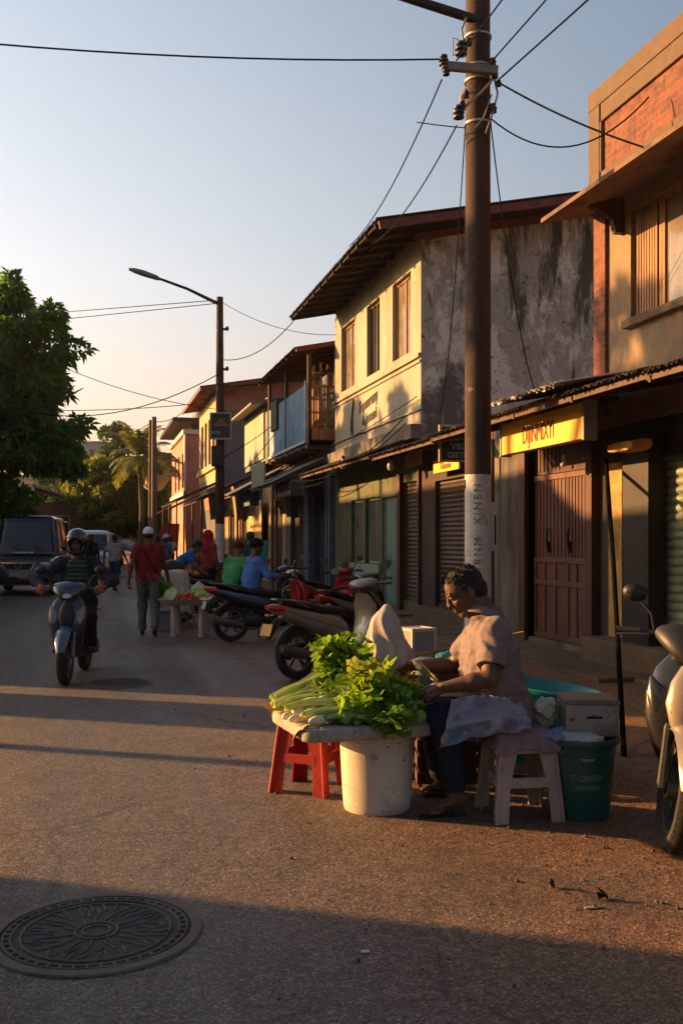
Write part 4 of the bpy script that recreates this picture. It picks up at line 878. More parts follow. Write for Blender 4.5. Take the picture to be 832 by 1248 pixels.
plain_house('row_shop', 'unseen flat shed across the road, kept low to let sun reach the pole', -9.0, -7.0, 15.7, 17.35, 4.05, mat('dull_green', (.14, .2, .14)), M_rust, '+x', 0, [(16, 17.1, .3, 2.6)], over=.0)  # unseen shed, shaped low so sunlight gets to the pole's white foot
plain_house('row_shop', 'low flat roofed shop across the road with one long shutter', -9.0, -7.0, 17.4, 20.9, 5.35, mat('dull_green', (.14, .2, .14)), M_rust, '+x', 0, [(18, 20.4, .3, 2.6)], over=.0)
plain_house('row_shop', 'taller pitched shop across the road beside the kerb tree', -14, -7.1, 21.3, 35.2, 6.1, mA, M_rust, '+x', 0.0, [(22, 24.4, .3, 2.6), (25.5, 27.4, .3, 2.6), (22.5, 23.7, 3.6, 4.9), (26, 27.2, 3.6, 4.9)], over=.0)
plain_house('row_shop', 'pitched brick shop across the road past the big tree', -15, -7.2, 35.5, 45, 5.6, M_brick, M_rust, '+x', 1.2, [(37, 39, .3, 2.6), (41, 43.5, .3, 2.6)])
plain_house('row_shop', 'white rendered shop across the road at the far left', -15, -7.2, 49, 66, 5.2, mat('whitewash', (.5, .47, .43)), M_rust, '+x', 1.2, [(50+i*3, 52+i*3, .4, 2.5) for i in range(5)])
# seen between the car and the big tree
def fx(px, D): return PD(px, 660, D)
p = PD(52, 660, 60)
t = plain_house('red_brick_house', 'low dark red house with grey gabled roof behind the parked cars', p.x-3.1, p.x+2.2, p.y, p.y+7, 3.9, mat('oxblood_wall', (.15, .05, .035), rough=.9, var=.25), mat('grey_tiles', (.19, .16, .15), rough=.85, var=.3), '-y', .9, [(p.x-.3, p.x+1.6, 1.8, 3.1), (p.x-1.6, p.x-.8, 1.9, 3.2)], .35)
p = PD(17, 650, 50)
t = plain_house('white_annexe', 'small white flat roofed annexe at the left above the dark car', p.x-1.0, p.x+.8, p.y, p.y+3, 4.2, mat('white_wall', (.55, .55, .56), rough=.8), mat('white_wall', (0, 0, 0)), '-y', 0, [(p.x+.35, p.x+.7, 2.4, 3.3)], .05)
p = PD(-2, 650, 44)
plain_house('orange_shopfront', 'orange painted shop front at the left edge behind the dark car', p.x-4.6, p.x+.55, p.y, p.y+3, 2.6, mat('orange_paint', (.5, .12, .02), rough=.7), M_rust, '-y', 0, [(p.x-1.5, p.x+.2, .6, 1.6)])
for k, (px, D, w_, h, c, lab) in enumerate(((70, 118, 5, 13.5, (.55, .42, .34), 'far pale pink apartment block behind the dark tree'), (108, 150, 7, 18.0, (.30, .33, .38), 'far bluish grey block with sloping top among the treetops'), (122, 165, 4, 19.5, (.5, .46, .42), 'far slim pale tower beside the bluish block'), (40, 110, 6, 9.5, (.5, .34, .22), 'far ochre block low behind the red house'))):
    p = PD(px, 660, D); plain_house('far_block', lab, p.x-w_/2, p.x+w_/2, p.y, p.y+8, h*.92, mat('far%d' % k, c, rough=.9), mat('grey_tiles', (.19, .16, .15)), '-y', 0, [(p.x-w_/2+.6+i*1.5, p.x-w_/2+1.5+i*1.5, h*.92-2.2-3*j, h*.92-.9-3*j) for i in range(int(w_/1.6)) for j in range(3)])

# ============================================================ POLES AND WIRES
def pole_mat(name, zpaint):
    m = mat(name, (.05, .028, .020), rough=.9, var=.6, scale=22, second=(.020, .015, .013), sscale=5, streak=.35, bump=.9, bscale=45, spots=((.14, .11, .09), 5, .70))
    nt = m.node_tree; b = nt.nodes['Principled BSDF']; old = b.inputs['Base Color'].links[0].from_socket
    v = coords(nt); s = nt.nodes.new('ShaderNodeSeparateXYZ'); nt.links.new(v, s.inputs[0])
    n = tex(nt, 'ShaderNodeTexNoise', 6, v, 3); ad = nt.nodes.new('ShaderNodeMath'); ad.operation = 'MULTIPLY_ADD'; nt.links.new(n, ad.inputs[0]); ad.inputs[1].default_value = .03; nt.links.new(s.outputs[2], ad.inputs[2])
    g = nt.nodes.new('ShaderNodeMath'); g.operation = 'LESS_THAN'; nt.links.new(ad.outputs[0], g.inputs[0]); g.inputs[1].default_value = zpaint
    n2 = tex(nt, 'ShaderNodeTexNoise', 7, v, 8, .75); white = mixc(nt, ramp(nt, n2, [(.48, 0.0), (.72, .85)]), (.60, .55, .50), (.22, .18, .15))
    nt.links.new(mixc(nt, g.outputs[0], old, white), b.inputs['Base Color']); return m
M_iron = mat('dark_iron', (.03, .026, .024), rough=.6, var=.3, metal=.3)
M_porc = mat('insulator', (.025, .018, .016), rough=.35, bump=0)
PP = G(582, 826); 
t = thing('utility_pole', 'tall rust brown pole with white painted foot and black stencilled letters behind the vendor', 'utility pole', (PP.x, PP.y, 0), -YAW)
obj('shaft', MB().tube([(0, 0, -.1), (0, 0, 3.5), (0, 0, 9.5)], [.148, .142, .128], 28), pole_mat('brown_pole', 2.245), t, True)
DPo = W(0, 0).x*0+10.84
def pz(py): return HC-(py-HZ)/F*DPo
def plx(px): return (px-582)/F*DPo
cx = MB().bar((plx(536), -.19, pz(90)), (plx(603), -.19, pz(96)), .07, .09); obj('crossarm', cx, mat('galvanised', (.2, .17, .15), rough=.6, metal=.3), t, bevel=.008)
arm = MB().tube([(0, -.1, pz(31)), (plx(530), -.14, pz(17)), (plx(474), -.15, pz(0)), (plx(380), -.15, pz(-36))], [.05, .05, .045, .04], 10); obj('lamp_arm', arm, M_iron, t, True)
for px, py, s in ((538, 84, .07), (541, 97, .055), (559, 70, .09), (568, 62, .05), (598, 82, .05), (600, 97, .055), (556, 146, .085), (560, 138, .05), (598, 138, .06), (605, 108, .04), (565, 125, .045)):
    x, z = plx(px), pz(py)
    obj('insulator', MB().lathe([(.3*s, -.9*s), (.7*s, -.8*s), (.7*s, -.5*s), (.35*s, -.35*s), (.75*s, -.2*s), (.75*s, .1*s), (.35*s, .25*s), (.6*s, .45*s), (.6*s, .7*s), (.25*s, .9*s)], (x, -.2 if x < 0 else -.13, z), 14), M_porc, t, True)
st = MB()
for py in (46, 83, 100, 152): st.lathe([(.139, -.012), (.15, -.012), (.15, .012), (.139, .012)], (0, 0, pz(py)), 28)
objs('strap', st, mat('galvanised2', (.3, .27, .24), rough=.5, metal=.3), t, True)
lp = MB(); lp.tube([(plx(566), -.15, pz(30)), (plx(560), -.16, pz(45)), (plx(563), -.15, pz(62))], .012, 6).tube([(plx(556), -.2, pz(60)), (plx(549), -.2, pz(57)), (plx(549), -.2, pz(78)), (plx(558), -.2, pz(76))], .008, 5)
lp.tube([(plx(600), -.1, pz(100)), (plx(604), -.12, pz(120)), (plx(596), -.17, pz(150)), (plx(588), -.2, pz(172))], .011, 6).tube([(plx(603), -.1, pz(96)), (plx(585), -.19, pz(120)), (plx(562), -.17, pz(140))], .014, 6).tube([(plx(597), -.1, pz(120)), (plx(586), -.19, pz(152)), (plx(562), -.17, pz(180))], .009, 6)
lp.tube([(plx(565), -.15, pz(118)), (plx(560), -.2, pz(128)), (plx(562), -.16, pz(142))], .03, 8)
obj('wire_loops', lp, mat('pale_rope', (.28, .24, .2), rough=.8), t, True)
# stencilled letters wrapped round the foot, reading upwards
lm = MB(); q = text_mb('EIRNM  XINEN', .115, .001, 1.4, 1.0)
for v in q.v:
    a = -PI/2+R(-8)+(-v[1])/.148*1.0; lm.v.append((.1495*math.cos(a), .1495*math.sin(a), 1.62+v[0]*1.02))
lm.f = q.f; obj('stencil_lettering', lm, mat('stencil', (.20, .18, .17), rough=.9, var=.6, scale=40, second=(.38, .34, .31), sscale=26, cut=(.54, .6)), t)
lb = obj('tag_plate', MB().box(-.15, -.135, -.035, -.028, 2.08, 2.18), M_iron, t)
# street lamp pole
LPp = W((268-416)/F*27, 27)
t = thing('street_lamp', 'slim dark street lamp pole with single curved arm and white painted foot', 'street lamp', (LPp.x, LPp.y, 0))
obj('pole', MB().tube([(0, 0, -.1), (0, 0, 4.2), (0, 0, 8.2)], [.135, .12, .09], 16), pole_mat('lamp_pole_paint', 2.0), t, True)
obj('arm', MB().tube([(0, 0, 8.0), (-.9, -.1, 8.35), (-1.75, -.2, 8.58)], [.05, .04, .035], 8), M_iron, t, True)
obj('lamp_head', MB().loft([(-1.6, -.2, 8.53, .03, .03, 2), (-1.72, -.2, 8.57, .11, .06, 2.5), (-2.05, -.2, 8.66, .14, .075, 2.5), (-2.3, -.2, 8.72, .12, .06, 2.5), (-2.45, -.2, 8.75, .05, .03, 2)], 14), mat('lamp_grey', (.16, .15, .15), rough=.5), t, True)
for z in (5.75, 6.2, 7.3): obj('bracket', MB().box(.08, .2, -.03, .03, z, z+.06).lathe([(.03, -.06), (.05, 0), (.03, .06)], (.2, 0, z+.05), 8), M_porc, t)
t2 = thing('pole_sign', 'framed dark poster sign with pale reclining shape, fixed to the street lamp pole', 'sign', tuple(PD(269, 519, 26.7)), -YAW)
obj('panel', MB().box(-.26, .26, -.03, .03, -.33, .33), mat('poster_black', (.012, .015, .02), rough=.4), t2)
obj('frame', MB().box(-.29, -.26, -.04, .04, -.36, .36).box(.26, .29, -.04, .04, -.36, .36).box(-.26, .26, -.04, .04, .33, .36).box(-.26, .26, -.04, .04, -.37, -.33), mat('frame_grey', (.3, .29, .29), rough=.5), t2)
obj('picture', MB().add([(-.2, -.035, .0), (.22, -.035, -.02), (.22, -.035, .03), (.08, -.035, .12), (.1, -.035, .22), (-.02, -.035, .2), (-.1, -.035, .1), (-.2, -.035, .06)], [tuple(range(8))]), mat('faded_pink', (.16, .07, .055), rough=.8, var=.5, scale=18), t2)
obj('lettering', xf(text_mb('FOTQ', .09, .001), frame_M((-.13, -.034, -.19), (1, 0, 0), (0, 0, 1))), mat('chalk', (.4, .4, .4)), t2)
o = obj('meter_box', MB().box(-.2, .1, -.12, .1, -.28, .28), M_iron, None, bevel=.02); o.location = PD(267, 556, 26.8); o.rotation_euler = (0, 0, -YAW); tag(o, 'black meter box under the poster sign on the lamp pole', 'box')
def simple_pole(name, label, px, D, top, r, m, cross=None):
    p = W((px-416)/F*D, D); t = thing(name, label, 'utility pole', (p.x, p.y, 0)); obj('shaft', MB().tube([(0, 0, -.1), (0, 0, top)], [r*1.2, r*.85], 12), m, t, True)
    if cross: obj('crossarm', MB().bar((-.7, 0, cross), (.7, 0, cross), .08, .1), M_wood, t)
    return t
M_polew = mat('weathered_pole', (.14, .09, .06), rough=.9, var=.3, streak=.2)
simple_pole('utility_pole', 'thin weathered wooden pole in front of the palms', 188, 46, HC+152/F*46, .13, M_polew)
simple_pole('utility_pole', 'shorter thin wooden pole just left of the weathered one', 183.5, 50, HC+148/F*50, .10, M_polew)
simple_pole('utility_pole', 'slim utility pole on the far pavement across from the vendor', 0, 1, 7.5, .08, M_polew).location = (-7.0, 11.46, 0)
# leaning prop of the tin awning
a = G(760, 922); b = Vector((6.0, Yf(738, 6.0), Zf(738, 560, 6.0)))
tag(obj('prop_pole', MB().tube([a, a.lerp(b, .5)+Vector((.01, 0, .02)), b], [.020, .022, .024], 10), mat('matt_black', (.006, .006, .006), rough=1, bump=0, spec=.0), None, True), 'thin black leaning prop pole between the green shutter and the tin box', 'pole')

NW = 0
def wire(a, b, sag, r, label, n=20):
    a, b = Vector(a), Vector(b); pts = [a.lerp(b, i/n)-Vector((0, 0, sag*4*(i/n)*(1-i/n))) for i in range(n+1)]
    o = obj('overhead_wire', MB().tube(pts, r, 5), mat('wire', (.010, .009, .009), rough=.95, bump=0, spec=.05), None, True); tag(o, label, 'wire', 'overhead wires')
D0 = DPo-.2
simple_pole('utility_pole', 'brown pole far behind the viewer carrying the three rising wires', 0, 1, 8.2, .14, M_polew).location = (4.9, -18, 0)
tag(obj('crossarm', MB().bar((3.3, -17.9, 7.15), (6.7, -17.9, 7.15), .08, .1), M_wood), 'crossarm on the pole behind the viewer', 'crossarm')
wire(PD(540, 72, D0), Vector((-7.0, 11.46, 7.2)), .33, .010, 'nearly level wire crossing the sky leftward from the tall pole')
wire(PD(538, 97, D0), PD(425, 300, 19), .25, .009, 'wire falling steeply leftward from the crossarm to the cream house roof')
wire(PD(556, 153, D0), PD(452, 298, 18.2), .2, .009, 'lower of two steep wires from the pole to the cream house roof')
wire(PD(508, 149, 11.5), PD(597, 158, D0), .01, .007, 'short level wire passing the pole above its middle')
wire(PD(556, 74, D0), Vector((3.4, -17.9, 7.3)), .25, .009, 'steep wire rising right of the pole, first from the left')
wire(PD(596, 78, D0), Vector((4.5, -17.9, 7.3)), .25, .009, 'steep wire rising right of the pole, middle one')
wire(PD(604, 100, D0), Vector((6.6, -17.9, 7.0)), .25, .010, 'steep wire rising right of the pole, farthest right')
wire(PD(606, 100, D0), Vector((5.29, 8.7, 5.4)), .05, .011, 'wire slanting down rightward past the brick parapet')
wire(PD(598, 145, D0), PD(790, 118, 10.8), .42, .009, 'sagging wire from the pole to the brick parapet')
wire(PD(597, 145, D0), PD(652, 478, 13.6), .4, .008, 'drooping service wire right of the pole across the grey wall')
wire(PD(567, 150, D0), PD(536, 505, 15), .5, .007, 'drooping service wire left of the pole down to the awning')
wire(PD(268, 438, 26.6), PD(362, 386, 25), .35, .012, 'short sagging wire from the lamp pole to the cream house eave')
wire(PD(268, 455, 26.6), PD(-30, 480, 30), .9, .014, 'long sagging wire from the lamp pole through the big tree')
wire(PD(270, 368, 26.6), PD(410, 408, 25.4), .25, .008, 'faint wire from the lamp pole top to the cream wall')
wire(PD(262, 370, 26.6), PD(-240, 415, 60), .1, .012, 'faint level wire left of the lamp pole, upper')
wire(PD(262, 366, 26.6), PD(-240, 402, 60), .05, .012, 'faint level wire left of the lamp pole, top')
wire(PD(275, 500, 44), PD(20, 420, 44), .5, .016, 'faint distant wire crossing the pale sky over the palms')
wire(PD(240, 492, 50), PD(-10, 498, 50), .2, .02, 'level distant wire under the lamp arm')
wire(PD(190, 512, 46), PD(100, 535, 70), .5, .018, 'slack wire reaching left from the thin wooden pole')
wire(PD(190, 514, 46), PD(225, 500, 60), .2, .018, 'slack wire reaching right from the thin wooden pole')
wire(PD(268, 560, 26.6), PD(330, 520, 30), .05, .012, 'short wire from the lamp pole to the pale board house')
wire(PD(296, 575, 30), PD(345, 515, 31), .05, .012, 'short slanting wire across the pale boards')
wire(Vector((5.95, 18.3, 3.95)), Vector((5.0, 26, 3.2)), .5, .012, 'drooping cable under the cream wall, upper')
wire(Vector((5.95, 18.3, 3.8)), Vector((5.0, 28, 3.1)), .5, .012, 'drooping cable under the cream wall, lower')
wire(Vector((6.1, 18.05, 4.3)), Vector((6.1, 25.1, 3.95)), .05, .010, 'cable pinned across the cream wall under the lettering')
# ============================================================ PEOPLE
def V(*a): return Vector(a)
def skin_mat(n, c): return mat(n, c, rough=.55, var=.12, scale=12, bump=.12, bscale=90, spec=.35, bdist=.003)
def hand(w, d, nrm, th, s=1.0, curl=(.5, .6, .4), spread=.0, seg=3):
    """palm and five bent fingers; d = towards the knuckles, nrm = palm side, th = thumb side"""
    w = Vector(w); d = Vector(d).normalized(); nrm = Vector(nrm); nrm = (nrm-d*nrm.dot(d)).normalized(); th = Vector(th); th = (th-d*th.dot(d)-nrm*th.dot(nrm)).normalized()
    P = []
    for i, (o, k, l) in enumerate(((.030, .086, 1.0), (.010, .092, 1.1), (-.011, .088, 1.03), (-.029, .078, .82))):
        kn = w+d*k*s+th*o*s; P.append(('Hc', w+d*.012*s+th*o*.55*s, kn, .0135*s, .0115*s))
        a = 0; p = kn
        for j, (ln, r0, r1) in enumerate(((.040, .0098, .0088), (.027, .0088, .008), (.019, .008, .0066))):
            a += curl[j]*(1+.12*i); dd = d*math.cos(a)+nrm*math.sin(a)+th*spread*(1.5-i)*.15; q = p+dd*ln*l*s; P.append(('Hc', p, q, r0*s, r1*s)); p = q
    P.append(('Hc', w+d*.02*s, w+d*.07*s, .021*s, .019*s))
    b = w+d*.018*s+th*.018*s; k1 = b+(d*.6+th*.62+nrm*.45).normalized()*.042*s; k2 = k1+(d*.85+th*.25+nrm*.5).normalized()*.032*s; k3 = k2+(d*.9-th*.05+nrm*.5).normalized()*.024*s
    P += [('Hc', b, k1, .016*s, .0115*s), ('Hc', k1, k2, .0115*s, .0098*s), ('Hc', k2, k3, .0098*s, .0078*s)]
    return P
def head_frame(f, u):
    f = Vector(f).normalized(); u = Vector(u); u = (u-f*u.dot(f)).normalized(); s = u.cross(f); return f, u, s
def head_prims(O, f, u, s, hs=1.0, face=True):
    M = Matrix((f, s, u)).transposed()
    L = lambda a, b, c: O+(f*a+s*b+u*c)*hs
    r = lambda *q: tuple(x*hs for x in q)
    P = [('e', L(-.012, 0, .035), r(.098, .076, .088), M), ('e', L(.020, 0, -.035), r(.068, .057, .074), M), ('c', L(.056, -.012, -.098), L(.056, .012, -.098), .022*hs, .022*hs)]
    for q in (-1, 1):
        P += [('c', L(-.01, q*.052, -.03), L(.045, q*.025, -.09), .02*hs, .018*hs), ('e', L(.055, q*.036, -.028), r(.026, .022, .020), M),
              ('He', L(-.012, q*.077, -.012), r(.021, .008, .034), M), ('He', L(-.006, q*.080, -.036), r(.010, .007, .012), M)]
    if face:
        P += [('Hc', L(.078, -.03, .020), L(.078, .03, .020), .0135*hs, .0135*hs), ('Hc', L(.086, 0, .012), L(.101, 0, -.028), .009*hs, .0135*hs), ('He', L(.098, .011, -.030), r(.011, .008, .008), M), ('He', L(.098, -.011, -.030), r(.011, .008, .008), M),
              ('Hc', L(.082, -.018, -.056), L(.082, .018, -.056), .0085*hs, .0085*hs), ('Hc', L(.088, -.009, -.055), L(.088, .009, -.055), .0085*hs, .0085*hs), ('Hc', L(.083, -.014, -.069), L(.083, .014, -.069), .009*hs, .009*hs),
              ('-e', L(.096, .031, .002), r(.014, .017, .010), M), ('-e', L(.096, -.031, .002), r(.014, .017, .010), M), ('-c', L(.096, -.02, -.0625), L(.096, .02, -.0625), .0028*hs, .0028*hs)]
    return P, L, M
def person(label, loc, rz, J, shirt, trous, skin, shoes, head='hair', hairm=None, sleeve='short', short=False, h=.011, group=None, fat=1.0, curl=(.5, .5, .3), extra=None, hs=1.0, cat='person', k=.045, wr=.010, face=True, torso=True):
    t = thing('person', label, cat, loc, rz, group); J = {a: Vector(b) for a, b in J.items()}
    f, u, s = head_frame(J.get('hf', V(1, 0, 0)), J.get('hu', V(0, 0, 1))); O = J['head']
    P, L, HM = head_prims(O, f, u, s, hs, face)
    P.append(('c', O-u*.05*hs-f*.015, J['neck'], .052*hs, .06)); P.append(('c', J['neck'], J['pelvis'], .07, .09))
    for a in 'LR':
        P += [('c', J['neck'], J['sh'+a], .05, .045), ('c', J['sh'+a], J['el'+a], .046*fat, .037*fat), ('c', J['el'+a], J['wr'+a], .038*fat, .024)]
        d = J.get('hd'+a, (J['wr'+a]-J['el'+a]).normalized()); nrm = J.get('hn'+a, V(0, -1 if a == 'L' else 1, 0)); th = J.get('ht'+a, V(1, 0, 0))
        P += hand(J['wr'+a], d, nrm, th, 1.0, curl)
        P += [('c', J['pelvis'], J['hip'+a], .08, .07), ('c', J['hip'+a], J['kn'+a], .065, .048), ('c', J['kn'+a], J['an'+a], .048, .032)]
        toe = J['toe'+a]; P += [('c', J['an'+a]+V(0, 0, -.02), toe, .034, .026), ('c', J['an'+a]+(J['an'+a]-toe)*.2+V(0, 0, -.03), J['an'+a], .03, .032)]
    obj('body', sdf_mesh(P, h, .018), skin, t, smooth='all', norm=False)
    sd = (J['shL']-J['shR']).normalized()
    up = (J['neck']-J['pelvis']).normalized(); fw = sd.cross(up)*1.0
    if torso:
        q = [('c', J['shL'], J['shR'], .058*fat, .058*fat), ('c', J['neck']-up*.02, J['neck']-up*.05, .07, .08)]
        ch = J.get('chest', J['neck'].lerp(J['pelvis'], .38)); wa = J.get('waist', J['neck'].lerp(J['pelvis'], .72))
        q += [('c', ch-sd*.085*fat, ch+sd*.085*fat, .102*fat, .102*fat), ('c', ch.lerp(wa, .5)-sd*.075*fat, ch.lerp(wa, .5)+sd*.075*fat,   .112*fat, .112*fat), ('c', wa-sd*.075*fat, wa+sd*.075*fat, .112*fat, .112*fat), ('c', J['pelvis']-sd*.07, J['pelvis']+sd*.07, .118*fat, .118*fat, [(J['pelvis']-up*.06, -up)])]
        for a in 'LR':
            el = J['el'+a]; shh = J['sh'+a]; d = (el-shh)
            if sleeve == 'long': q += [('c', shh, el, .062*fat, .050), ('c', el, J['wr'+a], .050, .036, [(J['wr'+a]-(J['wr'+a]-el).normalized()*.015, J['wr'+a]-el)])]
            else: q += [('c', shh, shh+d*.8, .064*fat, .060, [(shh+d*.66, d)])]
        so_ = sdf_mesh(q, h, k, wr, 11, (1, 1, .75)); obj('shirt', so_, shirt, t, smooth='all', norm=False)
    q = [('c', J['pelvis']-sd*.07, J['pelvis']+sd*.07, .112*fat, .112*fat)]
    for a in 'LR':
        kn, an = J['kn'+a], J['an'+a]
        q.append(('c', J['hip'+a], kn, .092*fat, .068))
        if short: q[-1] = ('c', J['hip'+a], kn, .092, .078, [(kn, kn-J['hip'+a])])
        else: q.append(('c', kn, an, .068, .058, [(an+V(0, 0, .01), an-kn)]))
    obj('trousers', sdf_mesh(q, h, k, wr*1.1, 9, (1, 1, .6)), trous, t, smooth='all', norm=False)
    for a in 'LR':
        an, toe = J['an'+a], J['toe'+a]; d = toe-an; heel = an+V(0, 0, -.045)-V(d.x, d.y, 0)*.25
        obj('shoe', sdf_mesh([('c', heel, an+V(0, 0, -.035), .034, .04), ('c', heel+V(0, 0, 0), toe, .034, .032, [(V(0, 0, min(toe.z, heel.z)-.026), V(0, 0, -1))])], h*.8, .02), shoes, t, smooth='all', norm=False)
    if head == 'hair':
        obj('hair', sdf_mesh([('e', L(-.018, 0, .045), tuple(x*hs for x in (.104, .084, .090)), HM, [(L(.055, 0, .055), (f*.75-u*.66)), (L(0, 0, -.05), -u)]), ('e', L(-.05, 0, -.01), tuple(x*hs for x in (.065, .076, .07)), HM, [(L(-.01, 0, 0), f)])], h*.8, .02, .006, 40), hairm or M_hair, t, smooth='all', norm=False)
    elif head == 'cap':
        c = hairm; obj('cap', sdf_mesh([('e', L(-.012, 0, .050), tuple(x*hs for x in (.106, .086, .088)), HM, [(L(0, 0, .02), -u)])], h*.7, .01), c, t, smooth='all', norm=False)
        b = MB(); b.sheet(lambda a_, b_: L(.05+.10*a_*math.sin(PI*b_*.8+.3), -.08+.16*b_, .028-.02*a_), 5, 10, u*.008); obj('peak', b, c, t, True)
        obj('hair', sdf_mesh([('e', L(-.03, 0, .01), tuple(x*hs for x in (.085, .081, .07)), HM, [(L(-.0, 0, 0), f), (L(0, 0, -.045), -u)])], h*.8, .01), M_hair, t, smooth='all', norm=False)
    elif head == 'beanie':
        obj('cap', sdf_mesh([('e', L(-.014, 0, .045), tuple(x*hs for x in (.110, .090, .094)), HM, [(L(0, 0, .0), -u+f*.3)])], h*.8, .01, .004, 30), hairm, t, smooth='all', norm=False)
    elif head == 'hijab':
        obj('headscarf', sdf_mesh([('e', L(-.02, 0, .03), tuple(x*hs for x in (.118, .098, .115)), HM, [(L(.07, 0, 0), f)]), ('c', O-u*.06-f*.02, J['neck']-up*.07, .09, .15), ('-e', L(.11, 0, -.015), tuple(x*hs for x in (.06, .055, .08)), HM)], h, .04, .008, 12), hairm, t, smooth='all', norm=False)
    if extra: extra(t, J, L, f, u, s, HM)
    return t
M_hair = mat('black_hair', (.012, .009, .008), rough=.6, var=.4, scale=60, bump=.8, bscale=120, spec=.35)
SK1 = skin_mat('skin_brown', (.15, .072, .040)); SK2 = skin_mat('skin_dark', (.10, .048, .03))
def cloth(n, c, r=.9, v=.15): return mat(n, c, rough=r, var=v, scale=5, bump=.25, bscale=45, spec=.15, second=tuple(x*.72 for x in c), sscale=3, cut=(.45, .75))
M_jean = cloth('jeans', (.055, .065, .09), v=.3); M_navy = cloth('navy_denim', (.016, .022, .042), v=.3); M_blk = cloth('black_cloth', (.012, .012, .013)); M_sandal = mat('sandal', (.03, .022, .018), rough=.7)
def std(walk=.0, arms=.05):
    J = dict(head=V(.02, 0, 1.60), neck=V(0, 0, 1.42), pelvis=V(0, 0, .95), shL=V(0, .17, 1.40), shR=V(0, -.17, 1.40), hipL=V(0, .09, .92), hipR=V(0, -.09, .92))
    w_ = walk
    J.update(knL=V(.10+w_*.5, .10, .50), anL=V(w_*1.0, .10, .09), toeL=V(w_+.15, .11, .035), knR=V(.06-w_*.2, -.10, .50), anR=V(-w_*1.2, -.10, .09+w_*.25), toeR=V(-w_*1.2+.14, -.11, .035))
    J.update(elL=V(-.06-arms, .26, 1.13), wrL=V(.0-arms*1.2, .30, .89), elR=V(-.02+arms, -.26, 1.13), wrR=V(.08+arms*1.5, -.31, .90), htL=V(1, 0, 0), htR=V(1, 0, 0)); return J
# ---- vendor
VX, VD = .84, 5.55
def q_(px, py, D): return V((px-416)/F*D-VX, D-VD, HC-(py-HZ)/F*D)
J = dict(head=q_(565, 721, 5.58), hf=V(-.86, -.12, -.46), hu=V(-.42, 0, .9), neck=q_(591, 757, 5.57), chest=q_(594, 796, 5.58), waist=q_(604, 838, 5.60), pelvis=q_(612, 868, 5.62),
         shL=q_(603, 770, 5.40), shR=q_(587, 767, 5.74), elL=q_(596, 828, 5.27), wrL=q_(541, 838, 5.28), elR=q_(552, 812, 5.86), wrR=q_(505, 811, 5.80),
         hipL=q_(612, 872, 5.53), hipR=q_(606, 870, 5.72), knL=q_(540, 872, 5.36), anL=q_(553, 968, 5.40), toeL=q_(522, 988, 5.36), knR=q_(527, 868, 5.74), anR=q_(536, 952, 5.84), toeR=q_(508, 966, 5.80),
         hdL=V(-.95, .1, -.32), hnL=V(.1, .75, -.6), htL=V(-.2, .5, .8), hdR=V(-.9, -.1, -.35), hnR=V(-.2, -.8, -.5), htR=V(-.3, -.4, .8))
f_, u_, s_ = head_frame(J['hf'], J['hu'])
t = thing('person', 'seated vendor in rumpled pinkish striped shirt and dark jeans, bending over his greens', 'person', W(VX, VD), -YAW)
P, L, HM = head_prims(J['head'], f_, u_, s_, 1.10)
up = (J['neck']-J['pelvis']).normalized()
P += [('c', J['head']-u_*.055-f_*.015, J['neck']+V(-.005, 0, -.01), .062, .072), ('c', J['neck'], J['pelvis'], .08, .10), ('c', L(-.04, 0, -.04), J['neck']+V(.02, 0, .01), .062, .075)]
for a in 'LR':
    P += [('c', J['neck'], J['sh'+a], .055, .05), ('c', J['sh'+a], J['el'+a], .056, .048), ('c', J['el'+a], J['el'+a].lerp(J['wr'+a], .35), .047, .049), ('c', J['el'+a].lerp(J['wr'+a], .35), J['wr'+a], .049, .030)]
    P += hand(J['wr'+a], J['hd'+a], J['hn'+a], J['ht'+a], 1.02, (.55, .65, .4) if a == 'L' else (.7, .8, .5), .5)
    P += [('c', J['pelvis'], J['hip'+a], .08, .07), ('c', J['hip'+a], J['kn'+a], .07, .05), ('c', J['kn'+a], J['kn'+a].lerp(J['an'+a], .3), .045, .05), ('c', J['kn'+a].lerp(J['an'+a], .3), J['an'+a], .05, .034)]
    toe = J['toe'+a]; an = J['an'+a]; d = (toe-an); d.z = 0; d.normalize(); sv = V(-d.y, d.x, 0)
    P += [('c', an+V(.01, 0, -.02)-d*.04, an+V(0, 0, -.01), .034, .034), ('c', an-d*.03+V(0, 0, -.035), toe-d*.04+V(0, 0, .0), .033, .030)]
    for i in range(5):
        o = sv*(.032-.016*i)*(1 if a == 'L' else -1); ln = (.042, .036, .034, .03, .024)[i]; P.append(('Hc', toe-d*.05+o*1.1, toe-d*(.045-ln)+o*1.25+V(0, 0, -.004), .013, .010 if i else .0125))
obj('body', sdf_mesh(P, .0045, .016), skin_mat('skin_vendor', (.11, .05, .027)), t, smooth='all', norm=False)
def shirt_mat():
    m = mat('vendor_shirt', (.20, .15, .145), rough=.85, var=.12, scale=6, bump=.3, bscale=70, spec=.15, second=(.14, .105, .115), sscale=4, cut=(.45, .75)); nt = m.node_tree; b = nt.nodes['Principled BSDF']; old = b.inputs['Base Color'].links[0].from_socket
    v = coords(nt, (1, 1, 1)); n = tex(nt, 'ShaderNodeTexNoise', 5, v, 2); wv = nt.nodes.new('ShaderNodeTexWave'); wv.wave_type = 'BANDS'; wv.bands_direction = 'Z'; wv.inputs['Scale'].default_value = 24; wv.inputs['Distortion'].default_value = 1.2; wv.inputs['Detail'].default_value = 2; wv.inputs['Detail Scale'].default_value = .6
    nt.links.new(v, wv.inputs['Vector']); nt.links.new(mixc(nt, ramp(nt, wv.outputs[0], [(.55, 0.0), (.9, .5)]), old, (.12, .085, .095)), b.inputs['Base Color']); return m
